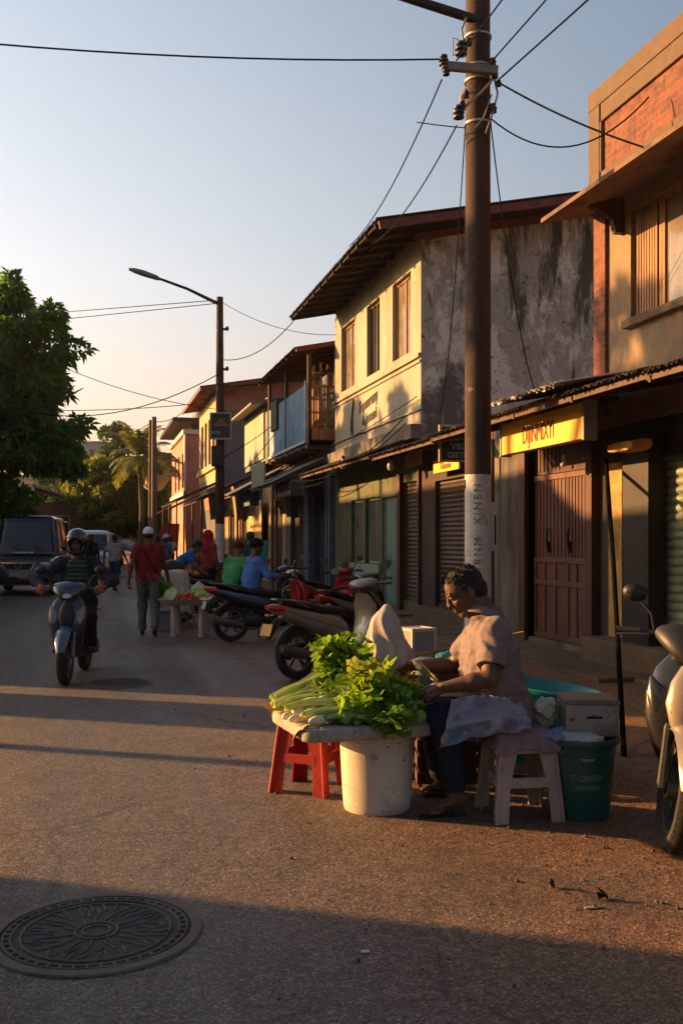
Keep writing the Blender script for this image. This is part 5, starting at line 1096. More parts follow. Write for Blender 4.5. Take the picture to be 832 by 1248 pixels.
def shirt_prims(cut=True):
    q = [('c', J['shL'], J['shR'], .076, .076), ('c', J['neck']+up*.0, J['neck']-up*.05, .085, .11)]
    sv = (J['shL']-J['shR']).normalized()
    for c, w_, r in ((J['chest']+V(.01, 0, .015), .09, .145), (J['chest'].lerp(J['waist'], .5)+V(-.01, 0, 0), .085, .158), (J['waist']+V(-.02, 0, 0), .08, .165), (J['pelvis']+V(-.005, 0, .03), .085, .160)):
        pl = [(J['pelvis']+V(0, 0, -.035), V(0, 0, -1))]; q.append(('c', c-sv*w_, c+sv*w_, r, r, pl))
    for a in 'LR':
        s0, e0 = J['sh'+a], J['el'+a]; d = e0-s0; q.append(('c', s0, s0+d*.85, .078, .080, [(s0+d*(.74 if a == 'L' else .72), d)]))
    q.append(('c', J['neck']+V(.02, 0, -.01), J['neck']+V(-.005, 0, .055), .092, .086, [(J['neck']+V(0, 0, .055), V(-.45, 0, 1))]))
    for a in 'LR':
        s0, e0 = J['sh'+a], J['el'+a]; d = (e0-s0).normalized(); q.append(('-c', s0+d*.17, e0+d*.1, .052, .058))
    q.append(('-c', J['neck']+V(-.045, 0, .06), J['neck']+V(-.06, 0, -.0), .05, .03))
    return q
Ms = shirt_mat()
sh_ = sdf_mesh(shirt_prims(), .0055, .035)
# drapery folds: slanted creases running from armpit and belly
vs = np.array(sh_[0]); fq = np.array(sh_[2]); nrm = np.zeros_like(vs); qq = vs[fq]; fnv = np.cross(qq[:, 2]-qq[:, 0], qq[:, 3]-qq[:, 1])
for c in range(4): np.add.at(nrm, fq[:, c], fnv)
nrm /= np.linalg.norm(nrm, axis=1)[:, None]+1e-9
out = []
for p, n_ in zip(vs, nrm):
    w1 = noise.noise(Vector((p[0]*5, p[1]*5, p[2]*5))); ph = p[2]*62+p[0]*34+w1*7
    amp = .0045*(.45+.55*noise.noise(Vector((p[0]*4+3, p[1]*4, p[2]*5)))) ; low = min(1, max(.25, (J['chest'].z+.05-p[2])/.2))
    fine = noise.noise(Vector((p[0]*22, p[1]*22, p[2]*34))); ridge = 1-2*abs(noise.noise(Vector((p[0]*11, p[1]*11, p[2]*19+7))))
    out.append(p+n_*(amp*3.4*low*math.sin(ph)+.004*fine+.009*(ridge-.5)))
obj('shirt', ([tuple(v) for v in out], [], sh_[2]), Ms, t, smooth='all', norm=False)
cb = MB()   # collar, placket, pocket
nk = J['neck']
def col(u, v):
    a = R(-150+300*u)+PI; r = .094+.024*v; return nk+V(.002, 0, .062)+V(-math.cos(a+PI)*r*1.05*1.0, math.sin(a+PI)*r*.95, (.022-.040*v)-.030*abs(math.cos(a/2))**3*1.6+(.016 if True else 0))
cb.sheet(col, 28, 4, (0, 0, .003)); obj('collar', cb, Ms, t, smooth='all')
bt = MB()
for i in range(4):
    p = nk.lerp(J['pelvis'], .16+.2*i)+V(-.135-.006*i, -.05, .02); bt.ell(p, (.004, .006, .006), 8)
obj('buttons', bt, mat('button', (.3, .25, .22)), t, True)
q = [('c', J['pelvis']-V(0, .07, 0), J['pelvis']+V(0, .07, 0), .125, .125)]
for a in 'LR': q += [('c', J['hip'+a], J['kn'+a], .105, .082), ('c', J['kn'+a], J['an'+a]+V(0, 0, .05), .084, .060, [(J['an'+a]+V(0, 0, .035), J['an'+a]-J['kn'+a])])]
obj('trousers', sdf_mesh(q, .007, .03, .010, 8, (1, 1, 1.4)), M_navy, t, smooth='all', norm=False)
hm = sdf_mesh([('e', L(-.022, 0, .048), tuple(x*1.1 for x in (.099, .079, .082)), HM, [(L(.055, 0, .062), (f_*.82-u_*.57)), (L(0, 0, -.045), -u_)]), ('e', L(-.055, 0, -.008), tuple(x*1.1 for x in (.066, .078, .078)), HM, [(L(-.018, 0, 0), f_)]), ('c', L(-.0, .074, .03), L(.0, .076, .0), .012, .008), ('c', L(-.0, -.074, .03), L(.0, -.076, .0), .012, .008)], .005, .02, .004, 36)
obj('hair', hm, M_hair, t, smooth='all', norm=False)
tf = MB(); rnd = random.Random(2)
for i in range(500):
    a, b = rnd.uniform(-1.1, 1.1), rnd.uniform(-.9, 2.6); d0_ = (f_*math.cos(b)*math.cos(a)*.115+s_*math.sin(a)*.095+u_*(math.sin(b)*math.cos(a)*.10)); p = L(-.022, 0, .05)+d0_*1.03
    if (p-L(.055, 0, .062)).dot(f_*.82-u_*.57) > -.004: continue
    dr = (d0_.normalized()*.12+f_*.55*rnd.uniform(-.2, 1)-u_*.25+s_*rnd.uniform(-.3, .3)).normalized(); p = p-d0_.normalized()*.004; tf.tube([p, p+dr*.016, p+dr*.027-u_*.003], [.002, .0015, .0004], 3, cap=False)
obj('hair_strands', tf, M_hair, t, True)
obj('moustache', sdf_mesh([('Hc', L(.088, -.024, -.048), L(.094, 0, -.043), .005, .008), ('Hc', L(.088, .024, -.048), L(.094, 0, -.043), .005, .008)], .003, .006, .002, 80), M_hair, t, smooth='all', norm=False)
for sg in (-1, 1):
    obj('eyebrow', sdf_mesh([('Hc', L(.090, sg*.014, .030), L(.080, sg*.046, .034), .0045, .0028)], .0025, .004), M_hair, t, smooth='all', norm=False)
    e = obj('eye', MB().ell(L(.080, sg*.031, .003), (.012, .012, .012), 10), mat('eye_white', (.16, .12, .10), rough=.2, bump=0), t, True); obj('iris', MB().ell(L(.0885, sg*.031, .0), (.0055, .0055, .0055), 8), M_black, e, True)
for a in 'LR':
    an, toe = J['an'+a], J['toe'+a]; d = (toe-an); d.z = 0; d.normalize(); sv = V(-d.y, d.x, 0); o_ = V((an.x+toe.x)/2, (an.y+toe.y)/2, 0)-d*.01; b = MB()
    out = [(math.cos(x)*(.14), math.sin(x)*(.05+.008*math.cos(x))) for x in [2*PI*i/24 for i in range(24)]]; bz = toe.z-.05
    n0 = [o_+d*x+sv*y+V(0, 0, bz) for x, y in out]; b.add(n0+[p+V(0, 0, .022) for p in n0], [tuple(range(24))[::-1], tuple(range(24, 48))]+[(i, (i+1) % 24, (i+1) % 24+24, i+24) for i in range(24)])
    for q1 in (-1, 1): b.tube([toe-d*.035+V(0, 0, .012), toe-d*.09+sv*q1*.035+V(0, 0, .02), an-d*.0+sv*q1*.045+V(0, 0, -.05)], .008, 6)
    obj('sandal', b, M_sandal, t, True)

# ---- people in the street
def loc(px, D): return W((px-416)/F*D, D)
J = std(.26, .06); J['hu'] = V(0, 0, 1)
def bag(t, J, L, f, u, s, HM): obj('bag_strap', MB().tube([J['shL']+V(0, -.06, .07), J['chest0']+V(-.14, .0, 0) if 'chest0' in J else V(-.135, .02, 1.24), V(-.12, -.12, 1.03), V(0, -.17, .95)], .017, 6), M_blk, t, True)
person('man from behind in dark red shirt, white cap and grey jeans walking up the road', loc(181, 15.6), R(90)-YAW+R(10), J, cloth('dark_red', (.17, .014, .018)), cloth('grey_jeans', (.10, .11, .12), v=.3), SK2, mat('brown_shoe', (.04, .022, .015)), 'cap', cloth('white_cap', (.6, .6, .62)), sleeve='short', h=.009, extra=bag, fat=1.08)
J = std(.20, .10)
def bags(t, J, L, f, u, s, HM):
    pass
wpos = loc(140, 30)
person('person in pale grey shirt and blue shorts walking away, carrying a pale bundle', wpos, R(90)-YAW-R(10), J, cloth('pale_grey_shirt', (.38, .35, .32)), cloth('blue_shorts', (.03, .07, .16)), SK2, M_sandal, 'hair', short=True, h=.013)
o = obj('bundle', sdf_mesh([('e', (0, 0, 0), (.32, .16, .14), Euler((0, .5, 0))), ('e', (.2, 0, -.12), (.22, .14, .12), Euler((0, .6, 0)))], .02, .05, .03, 6), cloth('bundle_white', (.45, .43, .42)), None, smooth='all', norm=False); o.location = PD(160, 666, 29.8); tag(o, 'pale cloth bundle held out beside the walker in blue shorts', 'bundle')
o = obj('shopping_bag', sdf_mesh([('e', (0, 0, 0), (.13, .09, .16)), ('c', (0, 0, .12), (0, 0, .25), .03, .015)], .015, .03, .02, 9), cloth('orange_bag', (.35, .09, .03)), None, smooth='all', norm=False); o.location = PD(126, 703, 29.8); tag(o, 'small orange shopping bag hanging left of the walker in blue shorts', 'bag')
J = std(.08, .02)
person('woman in long black dress and black headscarf walking on the road', loc(111, 35), R(-90)-YAW+R(25), J, M_blk, M_blk, SK1, M_blk, 'hijab', M_blk, sleeve='long', h=.014, fat=1.1)
# people around the parked scooters and stalls
def sitJ(seat=.75, lean=.12, reach=.42, handz=.95, knee=.38, foot=.12, headdown=.15):
    p = V(0, 0, seat+.1); n = p+V(lean, 0, .47)
    J = dict(pelvis=p, neck=n, head=n+V(.05, 0, .19), hf=V(1, 0, -headdown), shL=n+V(0, .17, -.03), shR=n+V(0, -.17, -.03), hipL=p+V(0, .09, -.02), hipR=p+V(0, -.09, -.02))
    J.update(knL=V(knee, .15, seat), knR=V(knee, -.15, seat), anL=V(knee*.9, .16, foot+.08), anR=V(knee*.9, -.16, foot+.08), toeL=V(knee*.9+.15, .17, foot+.03), toeR=V(knee*.9+.15, -.17, foot+.03))
    J.update(wrL=V(reach, .24, handz), wrR=V(reach, -.24, handz), elL=V(reach*.45, .30, (handz+n.z-.03)/2-.1), elR=V(reach*.45, -.30, (handz+n.z-.03)/2-.1)); 
    for a in 'LR': J['hd'+a] = V(1, 0, -.2); J['hn'+a] = V(0, 0, -1); J['ht'+a] = V(0, -1 if a == 'L' else 1, 0)
    return J
M_sky = cloth('sky_shirt', (.07, .17, .42)); M_green = cloth('green_shirt', (.06, .30, .11)); M_cob = cloth('cobalt_shirt', (.02, .13, .38))
person('rider in light blue shirt and black knit cap sitting on the scooter with red front', loc(305, 15.0), R(28)-YAW, sitJ(.66, .06, .40, .97, .36, .2), M_sky, M_blk, SK2, M_sandal, 'beanie', M_blk, sleeve='long', h=.009, fat=1.05)
person('person in bright green shirt and maroon cap seated beyond the light blue shirt', loc(279, 17.6), R(40), sitJ(.62, .22, .4, .9, .36, .05, .4), M_green, M_blk, SK1, M_sandal, 'beanie', cloth('maroon_cap', (.12, .012, .02)), h=.010)
J = std(.02, .0); J['neck'] = V(.34, 0, 1.28); J['head'] = V(.47, 0, 1.40); J['hf'] = V(.8, 0, -.6); J['hu'] = V(.6, 0, .8); J['shL'] = V(.32, .17, 1.26); J['shR'] = V(.32, -.17, 1.26); J['elL'] = V(.42, .2, 1.0); J['elR'] = V(.42, -.2, 1.0); J['wrL'] = V(.58, .1, .88); J['wrR'] = V(.58, -.1, .88)
person('person in bright blue shirt bending forward over a parked scooter', loc(212, 19.5), R(-8), J, M_cob, cloth('khaki', (.10, .075, .05)), SK1, M_sandal, 'hair', h=.011, group=None)
person('woman in red headscarf and red patterned dress standing by the stalls', loc(254, 20.5), R(30), std(.02, .0) | {}, mat('red_pattern', (.22, .03, .02), rough=.9, var=.5, scale=20, second=(.06, .03, .02), sscale=14), M_blk, SK1, M_sandal, 'hijab', cloth('red_scarf', (.33, .012, .018)), h=.012, sleeve='long')
person('dark haired youth in teal shirt behind the light blue shirt', loc(305, 22.5), R(120), std(.0, .0), cloth('teal_shirt', (.03, .12, .13)), M_blk, SK1, M_sandal, 'hair', h=.013)
person('person in white cap far up the shop row beyond the blue shirt', loc(203, 30), R(200), std(.05, .0), cloth('dim_blue', (.08, .14, .24)), M_blk, SK2, M_sandal, 'cap', cloth('white_cap', (.6, .6, .62)), h=.015)
person('shopper in black standing in the shade near the thin wooden pole', loc(193, 33), R(160), std(.06, .0), M_blk, M_blk, SK2, M_sandal, 'hair', h=.015)
person('farthest shopper in white shirt under the far awnings', loc(208, 44), R(90), std(.1, .0), cloth('white_shirt', (.5, .5, .5)), M_blk, SK2, M_sandal, 'hair', h=.018)
# ---- motorcycle rider
RX, RD = -2.95, 10.95
SCA = math.atan2(-1.25, .12)           # heading of the oncoming scooter in viewer axes
def rider_extra(t, J, L, f, u, s, HM):
    mh = mat('helmet_black', (.012, .013, .018), rough=.22, var=.2, bump=0, spec=.6, coat=.6)
    h_ = obj('helmet', sdf_mesh([('e', L(-.012, 0, .03), (.145, .128, .140), HM), ('e', L(.0, 0, -.06), (.125, .112, .10), HM), ('-e', L(.13, 0, -.02), (.10, .088, .072), HM), ('-c', L(0, 0, -.06), L(0, 0, -.25), .085, .09)], .008, .02), mh, t, smooth='all', norm=False)
    obj('visor_rim', MB().sheet(lambda a, b: L(.118+.03*b, 0, .075-.01*b)+s*math.sin((a-.5)*2.2)*.12-f*(1-math.cos((a-.5)*2.2))*.12, 12, 2, u*.006), mh, h_, True)
    obj('chin_strap', MB().tube([L(.02, .09, -.03), L(.05, .04, -.12), L(.05, -.04, -.12), L(.02, -.09, -.03)], .008, 6), M_blk, h_, True)
J = sitJ(.72, .10, .46, .98, .30, .26, .05); J['knL'] = V(.34, .17, .66); J['knR'] = V(.34, -.17, .66); J['wrL'] = V(.50, .30, 1.0); J['wrR'] = V(.50, -.30, 1.0); J['elL'] = V(.26, .42, 1.06); J['elR'] = V(.26, -.42, 1.06); J['anL'] = V(.25, .17, .34); J['anR'] = V(.25, -.17, .34); J['toeL'] = V(.38, .19, .30); J['toeR'] = V(.38, -.19, .30)
def plaid():
    m = mat('green_plaid', (.03, .06, .045), rough=.9, var=.2); nt = m.node_tree; b = nt.nodes['Principled BSDF']; v = coords(nt)
    w1 = nt.nodes.new('ShaderNodeTexWave'); w1.bands_direction = 'Z'; w1.inputs['Scale'].default_value = 6.5; w1.inputs['Distortion'].default_value = 2; nt.links.new(v, w1.inputs[0])
    nt.links.new(mixc(nt, ramp(nt, w1.outputs[0], [(.6, 0.0), (.7, 1.0)]), (.012, .018, .022), (.035, .10, .06)), b.inputs['Base Color']); return m
HEAD = SCA-YAW
_rp = W(RX, RD)
rp = person('helmeted rider with navy jacket over green striped shirt on the oncoming scooter', (_rp.x-math.cos(HEAD)*.22, _rp.y-math.sin(HEAD)*.22, 0), HEAD, J, cloth('navy_jacket', (.022, .03, .05)), M_blk, SK2, M_blk, 'none', None, sleeve='long', h=.008, fat=1.1, extra=rider_extra, curl=(.9, 1.0, .8))
J2 = J; sv = V(0, 1, 0)
obj('striped_shirt', sdf_mesh([('c', V(.125, -.045, 1.22), V(.125, .045, 1.22), .085, .085), ('c', V(.115, -.05, 1.08), V(.115, .05, 1.08), .10, .10), ('c', V(.09, -.03, .95), V(.09, .03, .95), .1, .1)], .01, .03, .003, 12), plaid(), rp, smooth='all', norm=False)
for sg in (-1, 1): obj('glove', sdf_mesh([('e', (.545, sg*.30, .99), (.055, .05, .04)), ('c', (.57, sg*.28, .98), (.58, sg*.34, .96), .018, .018), ('c', (.51, sg*.31, .99), (.47, sg*.325, 1.01), .036, .038)], .008, .01, .003, 30), mat('orange_glove', (.32, .07, .02), rough=.9, var=.4, scale=30), rp, smooth='all', norm=False)
# ============================================================ SCOOTERS
M_tyre = mat('tyre', (.018, .016, .015), rough=.85, var=.3, bump=.3, bscale=60)
M_alloy = mat('alloy', (.12, .115, .11), rough=.4, metal=.7, var=.2)
M_plast = mat('black_plastic', (.014, .014, .015), rough=.5, var=.3, bump=.1)
M_seat = mat('seat_vinyl', (.012, .011, .012), rough=.55, var=.3, bump=.2, bscale=90)
M_chrome = mat('chrome', (.5, .49, .47), rough=.15, metal=1, bump=0, var=.05)
M_mirror = mat('mirror_glass', (.7, .7, .7), rough=.04, metal=1, bump=0, var=.02)
M_tail = mat('tail_red', (.42, .012, .008), rough=.2, bump=0, coat=.5, var=.2)
M_amber = mat('amber_lens', (.6, .2, .04), rough=.2, bump=0, coat=.5)
M_lens = mat('clear_lens', (.42, .44, .46), rough=.1, bump=0, coat=.8, var=.1)
def paint(n, c, v=.08): return mat(n, c, rough=.28, var=v, scale=3, bump=0, coat=.5, spec=.5)
def wheel(par, x, r, ty, front, S=None, detail=1):
    X = S or Matrix(); c = (x, 0, r)
    prof = [(r-ty*1.55+.0, -ty*.55), (r-ty*.9, -ty*.98), (r-ty*.35, -ty*.92), (r-ty*.08, -ty*.5), (r, 0), (r-ty*.08, ty*.5), (r-ty*.35, ty*.92), (r-ty*.9, ty*.98), (r-ty*1.55, ty*.55)]
    w_ = obj('wheel', xf(MB().lathe([(.025, -.06), (.045, -.06), (.045, .06), (.025, .06)], c, 16, 'y'), X), M_alloy, par, True)
    tb = MB().lathe(prof, c, 44, 'y')
    if detail:
        for i in range(44):
            a = 2*PI*i/44
            for sg in (-1, 1):
                p = Vector((c[0]+math.cos(a)*(r-.004), 0, c[2]+math.sin(a)*(r-.004))); q = Vector((c[0]+math.cos(a+.09)*(r-ty*.3), sg*ty*.8, c[2]+math.sin(a+.09)*(r-ty*.3))); tb.bar(p, q, .006, .006)
    obj('tyre', xf(tb, X), M_tyre, w_, smooth=50)
    rm = MB().lathe([(r-ty*1.5, -ty*.6), (r-ty*1.9, -ty*.5), (r-ty*1.9, ty*.5), (r-ty*1.5, ty*.6)], c, 36, 'y')
    for i in range(5):
        a = 2*PI*i/5+.3
        for o in (-.10, .10): rm.bar((c[0]+math.cos(a)*.04, 0, c[2]+math.sin(a)*.04), (c[0]+math.cos(a+o)*(r-ty*1.75), 0, c[2]+math.sin(a+o)*(r-ty*1.75)), .022, .016)
    obj('rim', xf(rm, X), M_alloy, w_, smooth=40)
    if front: obj('brake_disc', xf(MB().lathe([(.05, .055), (.095, .055), (.095, .059), (.05, .059)], c, 28, 'y'), X), M_chrome, w_, True)
def arc(c, r, a0, a1, hw, sag, th=.004, n=16):
    return MB().sheet(lambda u, v: (c[0]+math.cos(R(a0+(a1-a0)*u))*(r-sag*(2*v-1)**2), (2*v-1)*hw*(1-.35*abs(2*u-1)**3), c[2]+math.sin(R(a0+(a1-a0)*u))*(r-sag*(2*v-1)**2)), n, 8, (0, 0, th))
def scooter(label, loc_, rz, body, shield, accent, nose=None, fender=None, steer=0, topbox=False, plate=(.7, .35, .06), group='parked and ridden scooters', lean=0, seat=None, name='scooter', stand=True, detail=1, head=M_lens, inner=None, forkm=None):
    t = thing(name, label, 'scooter', loc_, rz, group); t.rotation_euler = (R(lean), 0, rz)
    nose = nose or shield; fender = fender or body; seat = seat or M_seat
    ax0, ax1 = Vector((.62, 0, .28)), Vector((.40, 0, .95)); S = Matrix.Translation(ax0) @ Matrix.Rotation(R(steer), 4, (ax1-ax0).normalized()) @ Matrix.Translation(-ax0)
    wheel(t, -.62, .28, .052, False, detail=detail); wheel(t, .64, .285, .050, True, S, detail)
    fk = MB()
    for s in (-1, 1): fk.tube([(.44, s*.07, .80), (.60, s*.078, .42), (.655, s*.082, .285)], [.02, .024, .026], 8)
    obj('fork', xf(fk, S), forkm or M_alloy, t, True)
    obj('front_fender', xf(arc((.64, 0, .285), .325, 15, 150, .075, .035), S), fender, t, True)
    obj('handlebar_cover', xf(MB().loft([(.27, 0, 1.0, .06, .025, 2.5), (.31, 0, 1.01, .15, .05, 2.6), (.38, 0, 1.01, .19, .065, 2.4), (.45, 0, .99, .17, .075, 2.3), (.51, 0, .955, .12, .065, 2.3), (.55, 0, .93, .06, .035, 2)], 22), S), body if nose is shield else nose, t, True)
    hl = obj('headlight', xf(MB().loft([(.47, 0, .96, .11, .05, 2.2), (.525, 0, .935, .085, .045, 2.2), (.556, 0, .92, .04, .022, 2)], 18), S), head, t, True)
    hb = MB(); gr = MB(); lv = MB(); 
    for s in (-1, 1):
        hb.tube([(.36, s*.12, 1.0), (.33, s*.22, 1.0), (.29, s*.36, .985)], .012, 8); gr.tube([(.322, s*.25, .998), (.285, s*.37, .982)], .019, 10)
        lv.tube([(.35, s*.21, .99), (.37, s*.27, .985), (.34, s*.37, .965)], [.008, .007, .006], 6)
    objs('handlebar', xf(hb, S), M_plast, t, True); objs('grip', xf(gr, S), M_plast, t, True); objs('brake_lever', xf(lv, S), M_alloy, t, True)
    for s in (-1, 1):
        m_ = obj('mirror', xf(MB().tube([(.35, s*.19, 1.02), (.36, s*.22, 1.10), (.33, s*.30, 1.17)], .007, 6).loft([(.31, s*.31, 1.19, .05, .035, 2), (.325, s*.31, 1.19, .062, .046, 2.3), (.35, s*.31, 1.19, .05, .034, 2), (.362, s*.31, 1.19, .02, .012, 2)], 18), S), M_plast, t, True)
        obj('glass', xf(MB().loft([(.3085, s*.31, 1.19, .055, .04, 2.3), (.3095, s*.31, 1.19, .055, .04, 2.3)], 18), S), M_mirror, m_, True)
    ap_ = MB().loft([(.40, 0, .95, .08, .05, 2.5, 90), (.455, 0, .86, .16, .055, 2.6, 90), (.50, 0, .74, .20, .055, 2.4, 90), (.52, 0, .62, .195, .06, 2.4, 90), (.49, 0, .48, .16, .065, 2.4, 90), (.40, 0, .34, .12, .06, 2.5, 90), (.33, 0, .26, .10, .04, 2.5, 90)], 26)
    obj('leg_shield', ap_, shield, t, True)
    obj('inner_shield', MB().loft([(.36, 0, .90, .09, .03, 3, 90), (.405, 0, .78, .18, .04, 3, 90), (.43, 0, .62, .18, .05, 3, 90), (.37, 0, .44, .14, .06, 3, 90), (.28, 0, .33, .13, .05, 3, 90)], 20), inner or M_plast, t, True)
    ns = MB().loft([(.50, 0, .88, .03, .03, 2, 90), (.55, 0, .80, .07, .035, 2.2, 90), (.585, 0, .70, .085, .035, 2.2, 90), (.585, 0, .60, .06, .04, 2.2, 90), (.56, 0, .52, .02, .03, 2, 90)], 18); obj('nose_panel', ns, M_plast if nose is shield else body, t, True)
    wk = MB()
    for s in (-1, 1): wk.add(*(lambda q: (q.v, q.f))(MB().loft([(.50, s*.165, .80, .02, .015, 2), (.545, s*.135, .72, .045, .055, 2.2), (.565, s*.10, .63, .04, .03, 2.2)], 14)))
    objs('side_lamp', wk, accent, t, True)
    obj('grille_slats', MB().box(.60, .615, -.05, .05, .655, .668).box(.60, .615, -.045, .045, .63, .642), M_plast, t)
    obj('floorboard', MB().loft([(.40, 0, .31, .12, .05, 3), (.2, 0, .29, .15, .045, 3.5), (0, 0, .30, .16, .05, 3.5), (-.1, 0, .34, .14, .06, 3)], 18), M_plast, t, True)
    rb_ = MB().loft([(.06, 0, .46, .10, .13, 2.6), (-.06, 0, .52, .135, .17, 2.6), (-.25, 0, .58, .155, .15, 2.5), (-.5, 0, .64, .15, .115, 2.4), (-.75, 0, .72, .115, .085, 2.3), (-.93, 0, .78, .07, .055, 2.2), (-1.0, 0, .80, .03, .025, 2)], 24); obj('rear_body', rb_, body, t, True)
    st_ = MB()
    for s in (-1, 1): st_.loft([(.03, s*.098, .50, .012, .02, 2), (-.10, s*.135, .57, .012, .045, 2.2), (-.35, s*.156, .645, .012, .05, 2.4), (-.62, s*.136, .71, .012, .04, 2.4), (-.9, s*.078, .79, .012, .012, 2)], 12)
    objs('side_stripe', st_, accent, t, True)
    obj('seat', MB().loft([(.08, 0, .66, .05, .03, 2.5), (.0, 0, .71, .10, .05, 2.6), (-.18, 0, .735, .135, .055, 2.8), (-.36, 0, .745, .14, .055, 2.8), (-.46, 0, .79, .135, .05, 2.8), (-.7, 0, .835, .115, .04, 2.8), (-.86, 0, .85, .06, .025, 2.5)], 22), seat, t, True)
    obj('tail_light', MB().loft([(-.86, 0, .775, .105, .045, 2.4), (-.95, 0, .785, .082, .042, 2.3), (-1.02, 0, .80, .045, .025, 2.2)], 16), M_tail, t, True)
    for s in (-1, 1): obj('indicator', MB().ell((-.93, s*.115, .70), (.03, .028, .02), 10).tube([(-.90, s*.05, .71), (-.92, s*.1, .70)], .008, 6), M_amber, t, True)
    obj('rear_fender', MB().tube([(-.80, 0, .70), (-.93, 0, .62), (-1.02, 0, .50)], .03, 8).loft([(-.86, 0, .66, .06, .02, 3, 40), (-1.03, 0, .46, .055, .012, 3, 50)], 12), M_plast, t, True)
    obj('number_plate', MB().box(-.004, .004, -.085, .085, -.065, .065, Matrix.Translation((-1.035, 0, .56)) @ Matrix.Rotation(R(18), 4, 'Y')), mat('plate_'+str(int(plate[0]*100)), plate, rough=.5), t)
    obj('hugger', arc((-.62, 0, .28), .31, 45, 165, .065, .03), M_plast, t, True)
    obj('engine', MB().loft([(-.12, 0, .30, .09, .09, 3), (-.25, 0, .32, .12, .11, 3), (-.42, .02, .31, .10, .10, 3)], 14).loft([(-.2, .12, .31, .035, .08, 3), (-.4, .125, .30, .04, .09, 3), (-.62, .125, .28, .04, .085, 3), (-.72, .12, .28, .03, .06, 2.5)], 14), mat('engine_case', (.045, .043, .042), rough=.5, metal=.4), t, True)
    obj('exhaust', MB().tube([(-.2, -.06, .2), (-.35, -.12, .19), (-.5, -.15, .24)], .018, 8).loft([(-.48, -.155, .25, .04, .045, 2), (-.56, -.16, .27, .052, .06, 2), (-.9, -.165, .35, .055, .065, 2), (-.96, -.165, .365, .035, .04, 2)], 14), mat('exhaust_cover', (.10, .095, .09), rough=.4, metal=.5), t, True)
    sp = MB()
    for i in range(7): sp.torus((-.615+.008*i, .115, .40+.03*i), .028, .006, 12, 6, 'z')
    obj('shock_spring', sp.tube([(-.63, .115, .33), (-.56, .115, .64)], .012, 6), M_alloy, t, True)
    obj('grab_rail', MB().tube([(-.55, .13, .78), (-.75, .12, .86), (-.93, .05, .88), (-.93, -.05, .88), (-.75, -.12, .86), (-.55, -.13, .78)], .012, 8), M_alloy, t, True)
    if stand: obj('stand', MB().tube([(-.15, .1, .22), (-.1, .24, .02), (-.05, .26, .015)], .011, 6), M_alloy, t, True)
    if topbox: obj('top_box', MB().loft([(-.58, 0, 1.0, .14, .08, 4), (-.64, 0, 1.01, .21, .13, 4), (-.8, 0, 1.02, .22, .15, 3.5), (-.96, 0, 1.01, .2, .13, 3.5), (-1.0, 0, 1.0, .13, .08, 3)], 20), M_plast, t, True)
    return t
P_black = paint('paint_black', (.012, .012, .014)); P_silver = mat('paint_silver', (.19, .19, .20), rough=.35, metal=.35, var=.1, bump=0, coat=.4); P_grey = mat('paint_taupe', (.27, .235, .215), rough=.4, metal=.25, var=.2, bump=0, coat=.3)
P_red = paint('paint_red', (.42, .012, .012)); P_navy = paint('paint_navy', (.022, .032, .055)); P_blue = paint('paint_blue', (.05, .10, .18)); P_white = paint('paint_white', (.5, .48, .46)); P_beige = mat('paint_champagne', (.27, .22, .17), rough=.35, metal=.3, var=.15, bump=0, coat=.4)
def sc_at(px, D, ang, *a, **k):
    p = W((px-416)/F*D, D); return scooter(a[0], (p.x, p.y, 0.0), R(ang)-YAW, *a[1:], **k)
# oncoming, ridden
p = W(RX, RD); scooter('dark blue and silver scooter ridden toward the viewer by the helmeted rider', (p.x, p.y, 0), HEAD, P_navy, P_navy, P_silver, nose=None, fender=P_blue, steer=0, stand=False)
sc_at(329, 15.0, 24, 'dark scooter with blue side stripe and bright red front shield, under the light blue shirt', P_black, P_red, P_blue, nose=P_red, inner=P_red, steer=-8, plate=(.45, .4, .32))
sc_at(413, 11.15, 42, 'taupe scooter with red tail light and black front, nearest behind the vegetables', P_grey, P_black, P_beige, nose=P_black, inner=P_beige, steer=25, fender=P_grey)
sc_at(432, 13.3, 62, 'black scooter with beige stripe partly hidden behind the taupe one', P_black, P_black, P_beige, steer=10)
sc_at(262, 18.4, 18, 'black scooter carrying a black top box, left of the green shirt', P_black, P_black, P_silver, topbox=True, steer=-10)
sc_at(352, 17.2, 100, 'dark scooter parked nose to the shops beyond the red front shield', P_black, P_grey, P_silver, steer=20)
sc_at(404, 16.4, 60, 'red scooter further back by the blue posts, only its front showing', P_red, P_red, P_silver, nose=P_red, inner=P_red, steer=15)
sc_at(250, 21.5, 40, 'farthest black scooter among the stall shoppers', P_black, P_navy, P_silver, steer=0, detail=0)
p = W(1.915, 5.36); scooter('black and champagne scooter cut off by the right edge, front wheel toward the viewer', (p.x, p.y, 0), R(-118)-YAW, P_beige, P_black, P_black, nose=M_plast, fender=P_beige, steer=20, lean=-3, forkm=M_plast)
